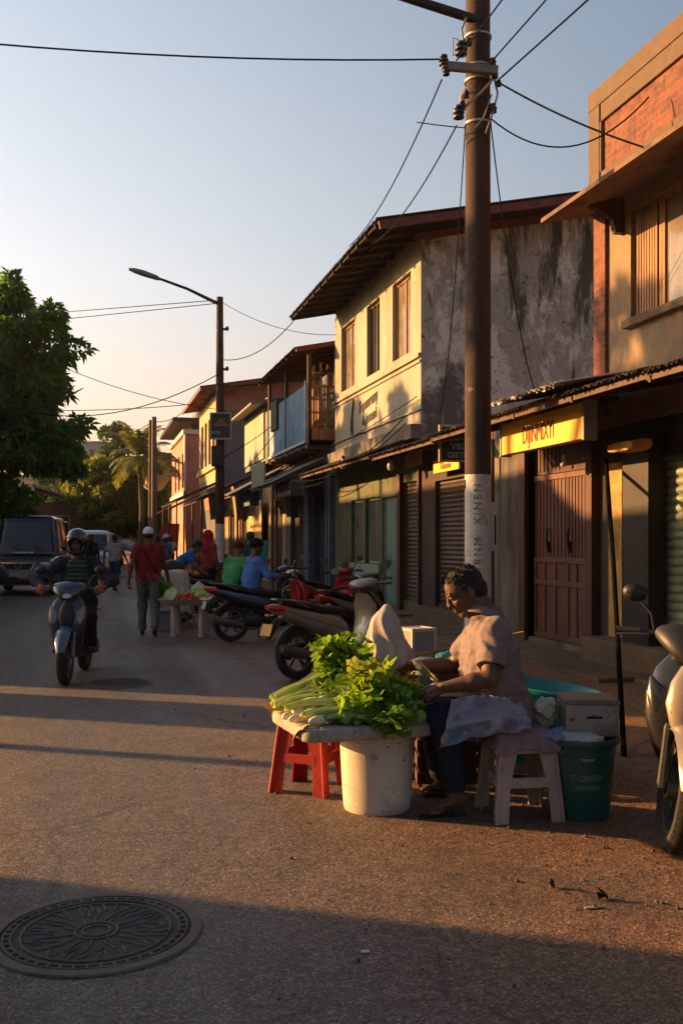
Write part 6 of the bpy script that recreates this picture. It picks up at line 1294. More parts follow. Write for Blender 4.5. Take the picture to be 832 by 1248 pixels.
# ============================================================ CARS
def car(name, label, loc_, rz, pm, L_=4.5, Wd=1.84, H=1.9, belt=1.12, bonnet=1.05, suv=True):
    t = thing(name, label, 'car', loc_, rz); hw = Wd/2; x1 = L_/2
    e = 7
    obj('body', MB().loft([(-x1, 0, .72, hw*.82, .30, e), (-x1+.12, 0, .74, hw*.96, .40, e), (-x1+.7, 0, .72, hw, .42, e), (x1-1.3, 0, .72, hw, .42, e), (x1-.9, 0, .70, hw*.99, .40, e), (x1-.35, 0, .68, hw*.96, .38, e), (x1-.08, 0, .66, hw*.90, .33, e), (x1, 0, .64, hw*.80, .24, e)], 40), pm, t, True)
    c0, c1 = -x1+.12, x1-1.15
    cab = MB()
    def ring(z, xa, xb, w_, n=32):
        return [((xa+xb)/2+(xb-xa)/2*math.copysign(abs(math.cos(a))**(2/e), math.cos(a)), w_*math.copysign(abs(math.sin(a))**(2/e), math.sin(a)), z) for a in [2*PI*i/n for i in range(n)]]
    def stack(rs):
        n = 32; m = MB(); vs = [v for r in rs for v in r]; return m.add(vs, [(i*n+k, i*n+(k+1) % n, (i+1)*n+(k+1) % n, (i+1)*n+k) for i in range(len(rs)-1) for k in range(n)]+[tuple(range(n))[::-1], tuple(range((len(rs)-1)*n, len(rs)*n))])
    obj('cabin', stack([ring(belt-.05, c0, c1+.02, hw*.94), ring(H-.16, c0+.18, c1-.52, hw*.80)]), M_glassdk, t, True)
    obj('roof', stack([ring(H-.17, c0+.15, c1-.50, hw*.82), ring(H-.10, c0+.16, c1-.54, hw*.81), ring(H-.02, c0+.30, c1-.70, hw*.70), ring(H, c0+.5, c1-.9, hw*.5)]), pm, t, True)
    pl = MB()
    for s in (-1, 1):
        pl.bar((c1+.02, s*hw*.90, belt-.05), (c1-.53, s*hw*.775, H-.14), .07, .07).bar((c0, s*hw*.90, belt-.05), (c0+.17, s*hw*.78, H-.14), .09, .09).bar((-.1, s*hw*.945, belt-.05), (-.12, s*hw*.80, H-.14), .07, .03)
    objs('pillar', pl, pm, t)
    for s in (-1, 1):
        m_ = obj('mirror', MB().ell((c1-.12, s*(hw+.1), belt+.08), (.06, .12, .09), 12), pm, t, True)
        obj('headlight', MB().loft([(x1-.16, s*hw*.70, .86, .17, .10, 3), (x1-.03, s*hw*.68, .85, .15, .085, 3), (x1+.0, s*hw*.66, .84, .10, .05, 3)], 14), mat('headlamp_glass', (.38, .38, .38), rough=.1, bump=0, coat=.8), t, True)
        obj('fog_light', MB().ell((x1-.03, s*hw*.62, .50), (.04, .05, .05), 10), M_lens, t, True)
        obj('tail_lamp', MB().box(-x1-.0, -x1+.1, s*hw*.72-.08, s*hw*.72+.08, .8, 1.1), M_tail, t, bevel=.02)
        for x in (x1-.85, -x1+.85):
            w_ = obj('wheel', MB().lathe([(.05, -.09), (.2, -.1), (.22, .1), (.05, .09)], (x, s*(hw-.12), .36), 20, 'y'), M_alloy, t, True); obj('tyre', MB().lathe([(.21, -.11), (.33, -.12), (.36, -.08), (.36, .08), (.33, .12), (.21, .11)], (x, s*(hw-.12), .36), 28, 'y'), M_tyre, w_, True)
    g = obj('grille', MB().box(x1-.05, x1+.015, -hw*.42, hw*.42, .74, .90), M_plast, t, bevel=.015)
    obj('trim', MB().bar((x1+.015, -hw*.46, .915), (x1+.015, hw*.46, .915), .03, .03).bar((x1+.015, -hw*.44, .91), (x1+.01, -hw*.34, .73), .025, .02).bar((x1+.015, hw*.44, .91), (x1+.01, hw*.34, .73), .025, .02), M_chrome, g)
    obj('badge', MB().torus((x1+.035, 0, .83), .075, .018, 24, 8, 'x'), mat('badge_grey', (.15, .16, .16), rough=.4, metal=.5), g, True)
    obj('number_plate', MB().box(x1+.0, x1+.02, -.24, .24, .54, .66), mat('plate_grey', (.26, .25, .25)), t)
    obj('bumper_lip', MB().loft([(x1-.5, 0, .38, hw*.94, .09, 5), (x1-.06, 0, .38, hw*.86, .09, 5)], 20), M_plast, t, True)
    obj('wiper', MB().tube([(c1+.01, .45, belt+.0), (c1-.12, .12, belt+.13)], .014, 5).tube([(c1+.01, -.1, belt+.0), (c1-.10, -.45, belt+.12)], .014, 5), M_plast, t, True)
    return t
p = W((38-416)/F*29.2, 29.2); car('parked_car', 'dark navy boxy four wheel drive seen head on at the left edge', (p.x, p.y, 0), R(-90)-YAW*.35, paint('car_navy', (.010, .012, .022)), 4.6, 1.98, 2.26, 1.26)
p = W((112-416)/F*42, 42); car('white_car', 'white car half hidden behind the dark boxy one', (p.x, p.y, 0), R(-90)-YAW*.4, paint('car_white', (.55, .55, .56)), 4.3, 1.8, 1.98, 1.15)
p = W((133-416)/F*62, 62); car('far_car', 'small dark car far up the road under the yellow-green tree', (p.x, p.y, 0), R(-90), paint('car_blue', (.05, .08, .12)), 4.2, 1.7, 1.6, 1.0)
# ============================================================ VENDOR'S STALL (frame: x right, y away, origin below)
def lt(name, label, cat, lat, D, z=0, rz=0, group=None): return thing(name, label, cat, W(lat, D, z), rz-YAW, group)
M_foam = mat('dirty_foam', (.36, .31, .26), rough=.9, var=.2, scale=8, second=(.22, .17, .13), sscale=7, bump=.9, bscale=70, third=(.2, .15, .11), tscale=9, tcut=(.62, .68))
M_wbucket = mat('worn_white_plastic', (.52, .45, .38), rough=.6, var=.12, scale=4, second=(.36, .29, .23), sscale=2.5, bump=.2, third=(.20, .16, .13), tscale=6, tcut=(.60, .72), spots=((.1, .08, .07), 30, .68))
def stool(label, lat, D, m, w=.28, W2=.35, h=.43, rz=0, lw=.098, name='plastic_stool'):
    t = lt(name, label, 'stool', lat, D, 0, rz, 'plastic stools'); a, b = w/2, W2/2
    obj('seat', MB().lathe([(.02, h-.012), (.022, h-.002), (.05, h), (a*.92, h), (a*.99, h-.006), (a*1.0, h-.02)], n=4, c=(0, 0, 0)).v and xf(MB().loft([(0, 0, h-.03, a*1.02, a*1.02, 7, 90), (0, 0, h-.006, a*1.0, a*1.0, 7, 90), (0, 0, h, a*.95, a*.95, 7, 90)], 36), Matrix()), m, t, smooth=50)
    def e(z): return a+(b-a)*(h-z)/h
    for sx in (-1, 1):
        for sy in (-1, 1):
            lg = MB(); zt = h-.02
            for (px_, py_) in ((1, 0), (0, 1)):
                # one face of the L shaped leg
                def P(z, w_): 
                    q = e(z)
                    return (sx*(q-w_), sy*q, z) if px_ else (sx*q, sy*(q-w_), z)
                wt, wb = lw, lw*.68; n_ = (0, -sy*.012, 0) if px_ else (-sx*.012, 0, 0)
                A = [P(zt, -.0), P(0, -.0), P(0, wb), P(zt*.45, wb*.95), P(zt, wt)]
                lg.add(A+[tuple(Vector(q)+Vector(n_)) for q in A], [(0, 1, 2, 3, 4), (9, 8, 7, 6, 5)]+[(i, (i+1) % 5, (i+1) % 5+5, i+5) for i in range(5)])
            lg.tube([(sx*e(zt)*1.0, sy*e(zt)*1.0, zt), (sx*e(0), sy*e(0), 0)], .011, 8)
            obj('leg', lg, m, t, bevel=.002)
    sk = MB()
    for k in range(4):
        M = Matrix.Rotation(k*PI/2, 4, 'Z')
        for z0, z1 in ((h-.075, h-.02), (h*.42, h*.54)):
            q0, q1 = e(z0), e(z1); A = [(-q0+.05, -q0-.001, z0), (q0-.05, -q0-.001, z0), (q1-.05, -q1-.001, z1), (-q1+.05, -q1-.001, z1)]
            vs = [M @ Vector(q) for q in A]+[M @ (Vector(q)+Vector((0, .014, 0))) for q in A]; sk.add(vs, [(0, 1, 2, 3), (7, 6, 5, 4), (0, 4, 5, 1), (1, 5, 6, 2), (2, 6, 7, 3), (3, 7, 4, 0)])
    objs('crossbar', sk, m, t)
    return t
M_stw = mat('dirty_white_stool', (.38, .31, .27), rough=.65, var=.2, scale=5, second=(.24, .17, .14), sscale=3, cut=(.42, .7), bump=.25, streak=.3, spots=((.16, .10, .07), 12, .66))
M_str = mat('red_stool', (.36, .022, .012), rough=.5, var=.2, scale=4, second=(.24, .02, .012), sscale=3, bump=.15, spots=((.2, .08, .05), 16, .70))
stool('weathered greyish white plastic stool under the vendor', .975, 5.42, M_stw, rz=R(9), w=.29, W2=.37, h=.44)
stool('red plastic stool under the left end of the vegetable board', -.19, 5.98, M_str, rz=R(-24), w=.27, W2=.36, h=.44, lw=.112)
# white bucket
t = lt('white_bucket', 'scuffed off-white plastic bucket holding up the vegetable board', 'bucket', .20, 5.56)
obj('pail', MB().lathe([(.0, .01), (.178, .01), (.183, .0), (.188, .012), (.193, .06), (.211, .40), (.219, .402), (.221, .418), (.215, .436), (.209, .44), (.203, .43), (.185, .05), (.0, .04)], n=64), M_wbucket, t, smooth=45)
obj('rim', MB().lathe([(.212, .385), (.221, .388), (.222, .40), (.213, .402)], n=64), M_wbucket, t, smooth=45)
# board
t = lt('vegetable_board', 'thick stained pale foam board carrying the vegetables, on the bucket and red stool', 'board', .06, 5.6, .44); zb = .445
cn = [(.50, 5.33), (-.19, 5.13), (-.42, 5.80), (.44, 6.2)]
poly = [Vector((a-.06, b-5.6, 0)) for a, b in cn]
bm_ = MB(); n = 60; edge = []
for i in range(4):
    a, b = poly[i], poly[(i+1) % 4]
    for j in range(15):
        u = j/15; p = a.lerp(b, u); c = .965 if j == 0 else 1; p = p*c; p += Vector((noise.noise(p*9), noise.noise(p*9+Vector((5, 5, 5))), 0))*.010; edge.append(p)
N = len(edge); rings = []
for s, z in ((.97, .004), (.992, .008), (1.0, .02), (1.003, .048), (.992, .068), (.97, .074), (.5, .074)): rings += [Vector((p.x*s, p.y*s, z+.003*noise.noise(p*14+Vector((0, 0, z*60))))) for p in edge]
bm_.add(rings, [(k*N+i, k*N+(i+1) % N, (k+1)*N+(i+1) % N, (k+1)*N+i) for k in range(6) for i in range(N)]+[tuple(range(N))[::-1], tuple(range(6*N, 7*N))])
obj('slab', bm_, M_foam, t, smooth='all')
flp = MB().sheet(lambda u, v: (-.20-.06*u+.10*v-.06, 5.14-5.6+.07*u+.62*v*.55, .078-.05*u*u*1.4+.008*math.sin(v*9)), 8, 10, (0, 0, .006)); obj('curled_edge', flp, mat('cut_cardboard', (.50, .33, .18), rough=.9, var=.2), t, True)
ZB = .522
# ---- vegetables
M_stalk = mat('celery_stalk', (.34, .42, .09), rough=.45, var=.2, scale=8, second=(.50, .52, .22), sscale=5, bump=.1, spec=.4)
M_stalk2 = mat('leek_stalk', (.16, .27, .05), rough=.45, var=.25, scale=8, second=(.32, .40, .10), sscale=6, bump=.1)
L_cel = leaf_mat('celery_leaf', (.07, .17, .014), (.18, .32, .025), (.40, .45, .06), .4)
L_cel2 = leaf_mat('herb_leaf', (.04, .11, .014), (.10, .22, .022), (.22, .32, .04), .35)
def bunch(label, base, tip, ns, sr, spread, leafn, leafr, mst, ml, seed, name='celery_bunch', group='leafy bunches on the board', LL=.06, up=.06, flat=.6):
    rnd = random.Random(seed); B = Vector(base); Tp = Vector(tip); t = lt(name, label, 'vegetables', B.x, B.y, B.z, 0, group); D_ = Tp-B; d = D_.normalized(); s = d.cross(Vector((0, 0, 1))).normalized(); u = s.cross(d)
    ends = []; stems = MB()
    for i in range(ns):
        a = rnd.uniform(0, 2*PI); r = math.sqrt(rnd.random()); o = s*math.cos(a)*r*spread*.45+u*math.sin(a)*r*spread*.35*flat; o2 = s*math.cos(a)*r*spread*1.5+u*(math.sin(a)*r*spread*flat+up*rnd.random()); L_ = rnd.uniform(.8, 1.08)
        p0 = o+u*.02+d*rnd.uniform(-.02, .03); p1 = o*1.1+d*D_.length*.4*L_+u*.03; p2 = o2+D_*L_*.92; r0 = sr*rnd.uniform(.7, 1.2)
        stems.tube([p0, p0.lerp(p1, .5)+u*.004, p1, p1.lerp(p2, .5)+u*.006, p2], [r0*.9, r0*1.1, r0, r0*.7, r0*.4], 7); ends.append((p1.lerp(p2, .45), p2))
        for q in range(2):
            e = p2+(d*.6+s*rnd.uniform(-.8, .8)+u*rnd.uniform(-.1, .9)).normalized()*rnd.uniform(.04, .09); stems.tube([p1.lerp(p2, .6), e], [r0*.35, r0*.18], 5); ends.append((p2, e))
    obj('stalks', stems, mst, t, True)
    r = np.random.default_rng(seed); Vv = []; Fq = []
    for k in range(leafn):
        a, b = ends[rnd.randrange(len(ends))]; c = a.lerp(b, rnd.uniform(.6, 1.35))+Vector(r.normal(size=3))*leafr*.38
        nrm = Vector(r.normal(size=3)); nrm.z = abs(nrm.z)+.3; nrm.normalize(); tx = nrm.orthogonal().normalized(); ty = nrm.cross(tx); ph = rnd.uniform(0, 6); ln = LL*rnd.uniform(.6, 1.25)
        nl = 3
        for j in range(nl):   # three toothed lobes
            an = ph+(j-1)*1.0; dx = tx*math.cos(an)+ty*math.sin(an); sx = nrm.cross(dx); w_ = ln*.36; cup = nrm*ln*rnd.uniform(-.25, .35)
            n0 = len(Vv); pts = [c, c+dx*ln*.35+sx*w_*.9+cup*.3, c+dx*ln*.62+sx*w_*.55+cup*.6, c+dx*ln*.7+sx*w_*.95+cup*.5, c+dx*ln+cup, c+dx*ln*.7-sx*w_*.95+cup*.5, c+dx*ln*.62-sx*w_*.55+cup*.6, c+dx*ln*.35-sx*w_*.9+cup*.3, c+dx*ln*.6-nrm*ln*.05]
            Vv += [tuple(p) for p in pts]; Fq += [(n0, n0+1, n0+2, n0+8), (n0+8, n0+2, n0+3, n0+4), (n0+8, n0+4, n0+5, n0+6), (n0, n0+8, n0+6, n0+7)]
    np_obj('leaves', np.array(Vv), np.array(Fq), ml, t).data.polygons.foreach_set('use_smooth', [True]*len(Fq))
    return t
def bp(px, py, D, z=None):
    """stall point from picture position and depth"""
    return ((px-416)/F*D, D, HC-(py-HZ)/F*D if z is None else z)
bunch('tall leafy celery bunch at the back with long pale stalks', bp(335, 853, 5.75), bp(428, 818, 5.95), 16, .013, .07, 330, .09, M_stalk, L_cel, 1, up=.06)
bunch('back celery bunch leaning against the tall one, darker leaves', bp(345, 866, 5.62), bp(450, 832, 5.85), 14, .013, .07, 260, .09, M_stalk, L_cel2, 2, up=.07)
bunch('front celery bunch with pale lime stalks and bright leaves', bp(385, 884, 5.32), bp(462, 856, 5.42), 16, .012, .06, 300, .075, M_stalk, L_cel, 3, up=.06)
bunch('thick pile of dark curly greens at the right of the board', bp(432, 880, 5.36), bp(478, 862, 5.5), 12, .010, .07, 300, .085, M_stalk2, L_cel2, 4, name='herb_bunch', up=.05, LL=.055)
bunch('flat leafy greens hanging over the board front', bp(395, 890, 5.26, ZB+.02), bp(470, 876, 5.34), 10, .009, .05, 170, .06, M_stalk2, L_cel2, 5, name='herb_bunch', up=.02, LL=.05)
bunch('small upright sprig of celery leaves on the back pile', bp(400, 822, 5.85), bp(398, 800, 5.9), 5, .007, .03, 60, .05, M_stalk, L_cel, 6, up=.04)
bunch('middle celery tops heaped between the two big bunches', bp(410, 848, 5.6), bp(455, 842, 5.65), 10, .010, .07, 300, .09, M_stalk, L_cel, 7, up=.05)
bunch('long yellowing celery bunch laid lowest along the board front', bp(372, 888, 5.28, ZB+.03), bp(440, 868, 5.36), 14, .011, .05, 150, .06, M_stalk, L_cel, 8, up=.02)
bunch('loose yellow-green leaves spilling at the far right of the board', bp(470, 862, 5.62), bp(500, 850, 5.7), 9, .008, .06, 150, .06, M_stalk2, leaf_mat('yellowing_leaf', (.16, .22, .03), (.30, .34, .05), (.50, .44, .08), .35), 9, name='herb_bunch', up=.05)
bunch('flat dark leaves tucked beside the green gourds', bp(455, 886, 5.28, ZB+.02), bp(478, 886, 5.30, ZB+.02), 8, .007, .05, 200, .06, M_stalk2, L_cel2, 10, name='herb_bunch', up=.02, LL=.07)
bunch('long bare celery stalks laid slanting over the radishes', bp(350, 876, 5.42, ZB+.05), bp(430, 856, 5.5), 12, .012, .07, 30, .05, M_stalk, L_cel, 15, up=.02)
bunch('broken celery stalks fanned out at the left end of the board', bp(338, 872, 5.6, ZB+.03), bp(392, 846, 5.72), 16, .013, .08, 40, .06, M_stalk, L_cel, 12, up=.03)
bunch('bright leaf clump crowning the front bunch', bp(430, 850, 5.42), bp(446, 846, 5.46), 8, .008, .05, 240, .07, M_stalk, leaf_mat('yellowing_leaf', (0, 0, 0), (0, 0, 0)), 13, up=.05)
M_corn = mat('corn_husk', (.50, .50, .16), rough=.6, var=.2, scale=10, second=(.35, .42, .12), sscale=6, bump=.2)
for i, (a, b, r, lab) in enumerate((((331, 858, 5.7), (372, 846, 5.8), .026, 'husked pale green corn end at the far left of the board, top'), ((334, 868, 5.6), (380, 858, 5.72), .025, 'husked pale green corn end at the far left, middle'), ((348, 877, 5.5), (392, 850, 5.6), .028, 'husked pale green corn ear nearest the board edge'))):
    A, B_ = Vector(bp(*a)), Vector(bp(*b)); A.z = max(A.z, ZB+.03); B_.z = max(B_.z, ZB+.04); t = lt('corn_ear', lab, 'corn', A.x, A.y, A.z, 0, 'corn ears'); d = B_-A
    mb = MB(); 
    for k in range(5):
        o = Vector((math.cos(k*1.3), math.sin(k*1.3), math.sin(k*2.1)))*r*.3; mb.tube([o*.4, d*.25+o, d*.6+o, d*1.0+o*.4], [r*.45, r*.8, r*.8, r*.3], 9)
    obj('husk', mb, M_corn, t, True)
    hr = MB()
    for k in range(14): e = (-d.normalized()*.03+Vector((random.uniform(-.02, .02), random.uniform(-.02, .02), random.uniform(-.025, .01)))); hr.tube([(0, 0, 0), e], [.003, .001], 4)
    obj('silk', hr, mat('corn_silk', (.40, .2, .05), rough=.9), t)
M_rad = mat('white_radish', (.60, .56, .42), rough=.5, var=.12, scale=6, second=(.45, .44, .25), sscale=4, bump=.12)
rad = [((357, 870, 5.42), (372, 861, 5.5), .030), ((380, 862, 5.5), (398, 850, 5.58), .026), ((365, 880, 5.3), (388, 868, 5.38), .030), ((392, 866, 5.42), (412, 852, 5.5), .024), ((352, 884, 5.28), (366, 874, 5.34), .022), ((376, 892, 5.2), (396, 880, 5.27), .026), ((404, 846, 5.6), (420, 838, 5.66), .022), ((345, 880, 5.36), (352, 871, 5.44), .020)]
where = ['at the left corner', 'under the celery stalks', 'resting on the board front', 'between two celery bunches', 'smallest one near the curled corner', 'lowest in front', 'high in the middle of the heap', 'at the outer left edge']
for (a, b, r), wl_ in zip(rad, where):
    A, B_ = Vector(bp(*a)), Vector(bp(*b)); A.z = max(A.z, ZB+r); B_.z = max(B_.z, ZB+r); d = B_-A
    o = obj('white_radish', MB().tube([(0, 0, 0), d*.12, d*.4, d*.8, d*1.0, d*1.1], [r*.15, r*.65, r, r*.95, r*.6, r*.2], 14), M_rad, None, True); o.location = W(A.x, A.y, A.z); o.rotation_euler = (0, 0, -YAW); tag(o, 'plump white radish '+wl_, 'radish', 'white radishes on the board')
M_lime = mat('green_gourd', (.14, .22, .05), rough=.4, var=.25, scale=6, second=(.22, .28, .08), sscale=5, bump=.08, spec=.45)
for (px, py, D, r, lab) in ((500, 862, 5.34, .036, 'round green gourd on top at the right end'), (512, 873, 5.30, .036, 'round green gourd at the right front corner'), (495, 877, 5.27, .034, 'round green gourd second from the right corner'), (516, 858, 5.46, .032, 'round green gourd behind the others by the near hand'), (420, 880, 5.27, .033, 'oval green gourd peeping from the leaves, left'), (452, 882, 5.29, .030, 'oval green gourd peeping from the leaves, right'), (441, 806+30, 5.5, .026, 'small pale gourd high among the celery leaves')):
    x, y, z = bp(px, py, D); o = obj('green_gourd', MB().ell((0, 0, 0), (r*1.15, r, r), 18).tube([(r*.9, 0, r*.3), (r*1.2, 0, r*.5)], [.004, .003], 5), M_lime, None, True); o.location = W(x, y, max(z, ZB+r*.9)); o.rotation_euler = (.3*random.random(), .4*random.random(), random.uniform(0, 6)); tag(o, lab, 'gourd', 'green gourds on the board')
o = lt('cabbage_leaf_pack', 'pale folded leaf packet held between the vendor\'s two hands', 'leaves', *bp(515, 822, 5.5)); 
obj('leaf_fold', MB().sheet(lambda u, v: (-.03+.14*u*.7+.02*math.sin(v*5), .02*math.sin(u*4)-.04+.1*v, .05-.10*u+.03*math.cos(v*6)), 10, 8, (0, 0, .006)), mat('pale_leaf', (.52, .47, .22), rough=.7, var=.2), o, True); obj('knife', MB().box(-.01, .10, -.04, -.036, -.04, .01, Matrix.Rotation(R(40), 4, 'Y')), M_alloy, o)

# ---- teal bucket and what is in it
M_tb = mat('teal_plastic', (.008, .075, .065), rough=.4, var=.2, scale=3, second=(.012, .06, .055), sscale=2, bump=.1, spec=.45)
t = lt('teal_bucket', 'dark teal plastic bucket with faded lettering, right of the white stool', 'bucket', 1.305, 5.42)
obj('pail', MB().lathe([(0, .012), (.150, .012), (.158, .0), (.164, .012), (.196, .40), (.214, .404), (.218, .42), (.214, .436), (.200, .438), (.192, .43), (.160, .05), (0, .04)], n=64), M_tb, t, smooth=45)
obj('ring', MB().lathe([(.190, .345), (.196, .348), (.197, .356), (.192, .359)], n=64), M_tb, t, smooth=45)
tm = MB()
def wrapt(q, z0, r0, a0):
    for v in q.v:
        a = a0+v[0]/r0; z = z0+v[1]; r = .164+(z-.012)/(.388)*.032+.0015; tm.v.append((r*math.cos(a), r*math.sin(a), z))
    o = len(tm.v)-len(q.v); tm.f += [tuple(i+o for i in f) for f in q.f]
wrapt(text_mb('FTHOMVMYEH', .052, 0, .95, .52), .235, .18, R(-90)); wrapt(text_mb('EXIDRTHSIIMIN', .036, 0, .95, .62), .185, .18, R(-90))
el = MB(); el.add([(.036*math.cos(a)*(1+.08*math.sin(3*a)), .017*math.sin(a), 0) for a in [2*PI*i/20 for i in range(20)]], [tuple(range(20))]); wrapt(el, .345, .18, R(-90)+.02)
obj('lettering', tm, mat('faded_print', (.16, .24, .20), rough=.8, var=.4, scale=30), t)
def crumple(name, label, cat, c, r, m, seed, h=.008, n=7, wr=.02, ws=14):
    rnd = random.Random(seed); P = [('e', (0, 0, 0), r)]+[('e', (rnd.uniform(-.6, .6)*r[0], rnd.uniform(-.6, .6)*r[1], rnd.uniform(-.4, .5)*r[2]), (r[0]*.5, r[1]*.5, r[2]*.5)) for _ in range(n)]
    o = obj(name, sdf_mesh(P, h, .02, wr, ws), m, None, smooth='all', norm=False); o.location = W(*c); o.rotation_euler = (0, 0, -YAW); return tag(o, label, cat)
M_rag = cloth('blue_rag', (.16, .22, .34)); M_rag2 = cloth('white_rag', (.42, .38, .37))
crumple('rag', 'blue folded rag on the left rim of the teal bucket', 'cloth', (1.17, 5.36, .445), (.10, .08, .022), M_rag, 4, .006)
crumple('rag', 'crumpled white rag in front of the tin box in the teal bucket', 'cloth', (1.30, 5.30, .435), (.11, .06, .022), M_rag2, 5, .006)
crumple('plastic_bag', 'knotted white plastic bag with yellow contents left of the tin box', 'bag', (1.16, 5.62, .53), (.062, .06, .075), mat('bag_plastic', (.50, .46, .38), rough=.35, var=.15, second=(.5, .42, .16), sscale=5, bump=.2), 6, .006, wr=.022, ws=22)
t = lt('tin_box', 'dented silver tin box with a dark coin slot resting on the teal bucket', 'box', 1.375, 5.52, .432, R(-3)); M_tin = mat('tin', (.32, .28, .25), rough=.4, metal=.35, var=.2, scale=5, second=(.18, .14, .12), sscale=3, bump=.2, spots=((.08, .05, .04), 14, .64))
obj('box_body', MB().box(-.145, .145, -.145, .145, 0, .175), M_tin, t, bevel=.008)
obj('lid', MB().box(-.15, .15, -.15, .15, .176, .196).box(-.138, .138, -.138, .138, .196, .201), mat('tin_lid', (.20, .16, .14), rough=.4, metal=.4, var=.3, scale=6), t, bevel=.006)
obj('slot', MB().box(-.03, .055, -.1465, -.1455, .10, .113), M_black, t); obj('rim_lines', MB().box(-.135, .135, -.1475, -.146, .012, .018).box(-.135, .135, -.1475, -.146, .155, .160), M_tin, t)
t = lt('teal_tub', 'large bright teal tub tilted on the ground behind the tin box', 'tub', 1.24, 6.32, .0); t.rotation_euler = (0, R(8), -YAW)
obj('tub_wall', MB().lathe([(0, .1), (.24, .1), (.26, .07), (.27, .1), (.345, .55), (.365, .555), (.368, .575), (.352, .585), (.335, .57), (.26, .13), (0, .12)], n=64), mat('bright_teal', (.012, .20, .17), rough=.35, var=.15, bump=.08, second=(.02, .14, .13), spec=.5), t, smooth=45)
# ---- cloths on stool and lap
def drape(name, label, lat, D, ztop, ax, ay, hang, m, seed, rz=0, amp=.012):
    def fn(u, v):
        x, y = (2*u-1)*(ax+hang), (2*v-1)*(ay+hang); ox, oy = max(0, abs(x)-ax), max(0, abs(y)-ay); o = math.hypot(ox, oy); q = Vector((x*9+seed, y*9, 0)); w_ = noise.noise(q)
        ridge = 1-2*abs(noise.noise(Vector((x*14+seed, y*14, 3))))
        z = ztop-o*(.95)+(amp*w_+amp*.8*ridge if o < .01 else amp*.6*w_); sx, sy = math.copysign(min(abs(x), ax)+.14*ox+.03*abs(math.sin((y+seed)*34))*min(1, ox*14), x), math.copysign(min(abs(y), ay)+.14*oy+.03*abs(math.sin((x+seed)*34))*min(1, oy*14), y)
        return (sx, sy, z+.014*math.sin(x*25+seed)*min(1, o*10))
    t = obj(name, MB().sheet(fn, 54, 54, (0, 0, .004)), m, None, smooth='all'); t.location = W(lat, D, 0); t.rotation_euler = (0, 0, rz-YAW); return tag(t, label, 'cloth')
drape('seat_cloth', 'mauve grey cloth draped over the white stool seat', .975, 5.42, .462, .155, .155, .085, cloth('mauve_cloth', (.22, .16, .18)), 2.0, R(9), .010)
# jacket hanging over the thigh
def lapfn(u, v):
    # u across (left to right), v from the lap down towards the seat front
    x = -.22+.38*u-.05*v*(1-u); prof = v*(.24+.14*(1-u)**2)
    y = -.08-.10*v-.05*math.sin(PI*v); z = .635-.015*u-(prof**1.25)*.80+.03*math.sin(PI*u)*(1-v)
    n1 = math.sin(u*19+v*5+math.sin(v*6)*1.5); n2 = 1-2*abs(noise.noise(Vector((u*6, v*3.2, 1)))); return (x+.012*n2+.06*v*(u-.35), y-.018*n1*(.3+v)-.03*n2*(.4+v), z+.012*n2)
jk = obj('jacket', MB().sheet(lapfn, 70, 50, (0, .004, .003)), mat('blue_grey_jacket', (.24, .22, .26), rough=.8, var=.2, scale=4, second=(.12, .15, .25), sscale=4, cut=(.5, .56), bump=.3, bscale=50), None, smooth='all'); jk.location = W(.80, 5.40, 0); jk.rotation_euler = (0, 0, -YAW); tag(jk, 'crumpled blue and grey jacket laid across the vendor\'s thigh', 'jacket')
# ---- handcart behind with sack and crate
t = lt('handcart', 'dark wooden handcart with side rails behind the vendor', 'handcart', .62, 7.0); M_cart = M_wood
obj('deck', MB().box(-.48, .52, -.38, .42, .64, .69), M_cart, t, bevel=.005)
for x in (-.42, .46):
    for y in (-.32, .36): obj('leg', MB().box(x-.03, x+.03, y-.03, y+.03, 0, .64), M_cart, t)
obj('rail', MB().bar((-.1, -.36, .72), (.62, -.30, .87), .035, .04).bar((.5, -.36, .69), (.56, .4, .8), .03, .03), M_woodlt, t); obj('shelf', MB().box(-.45, .48, -.34, .38, .25, .28), M_cart, t)
t = lt('white_crate', 'small whitewashed box crate on the handcart right of the sack', 'crate', .53, 6.95, .71, R(28)); M_cr = mat('crate_white', (.42, .37, .33), rough=.8, var=.15, second=(.25, .2, .17), bump=.3)
obj('panels', MB().box(-.092, .092, -.092, .092, .01, .172), mat('crate_panel', (.22, .19, .175), rough=.8, var=.2), t)
fm = MB()
for x in (-.10, .08):
    for y in (-.10, .08): fm.box(x, x+.02, y, y+.02, 0, .185)
for z in (0, .163):
    for y in (-.101, .081): fm.box(-.08, .08, y, y+.02, z, z+.022)
    for x in (-.101, .081): fm.box(x, x+.02, -.08, .08, z, z+.022)
fm.box(-.08, .08, -.08, .08, .172, .18)
obj('frame', fm, M_cr, t)
o = obj('white_sack', sdf_mesh([('c', (0, 0, .05), (0, 0, .25), .15, .10), ('c', (0, 0, .25), (.01, 0, .36), .09, .035), ('c', (-.06, 0, .02), (.06, 0, .02), .13, .13)], .008, .04), mat('sack_white', (.36, .30, .27), rough=.85, var=.12, bump=.3), None, smooth='all', norm=False)
me = o.data
for v in me.vertices:
    a = math.atan2(v.co.y, v.co.x); k = 1+.10*(1-2*abs(math.sin(a*4.5+v.co.z*5+2*noise.noise(v.co*5))))*min(1, max(0, .39-v.co.z)*5)+.07*noise.noise(v.co*13); v.co.x *= k; v.co.y *= k
o.location = W(.30, 6.72, .68); o.rotation_euler = (0, 0, -YAW); tag(o, 'tall white cloth sack folded to a peak behind the celery', 'sack')
crumple('green_bag', 'shiny green plastic bag behind the vendor\'s forearms', 'bag', (.70, 6.35, .735), (.09, .06, .05), mat('green_film', (.02, .30, .16), rough=.2, bump=.1, coat=.5), 8, wr=.02, ws=24)
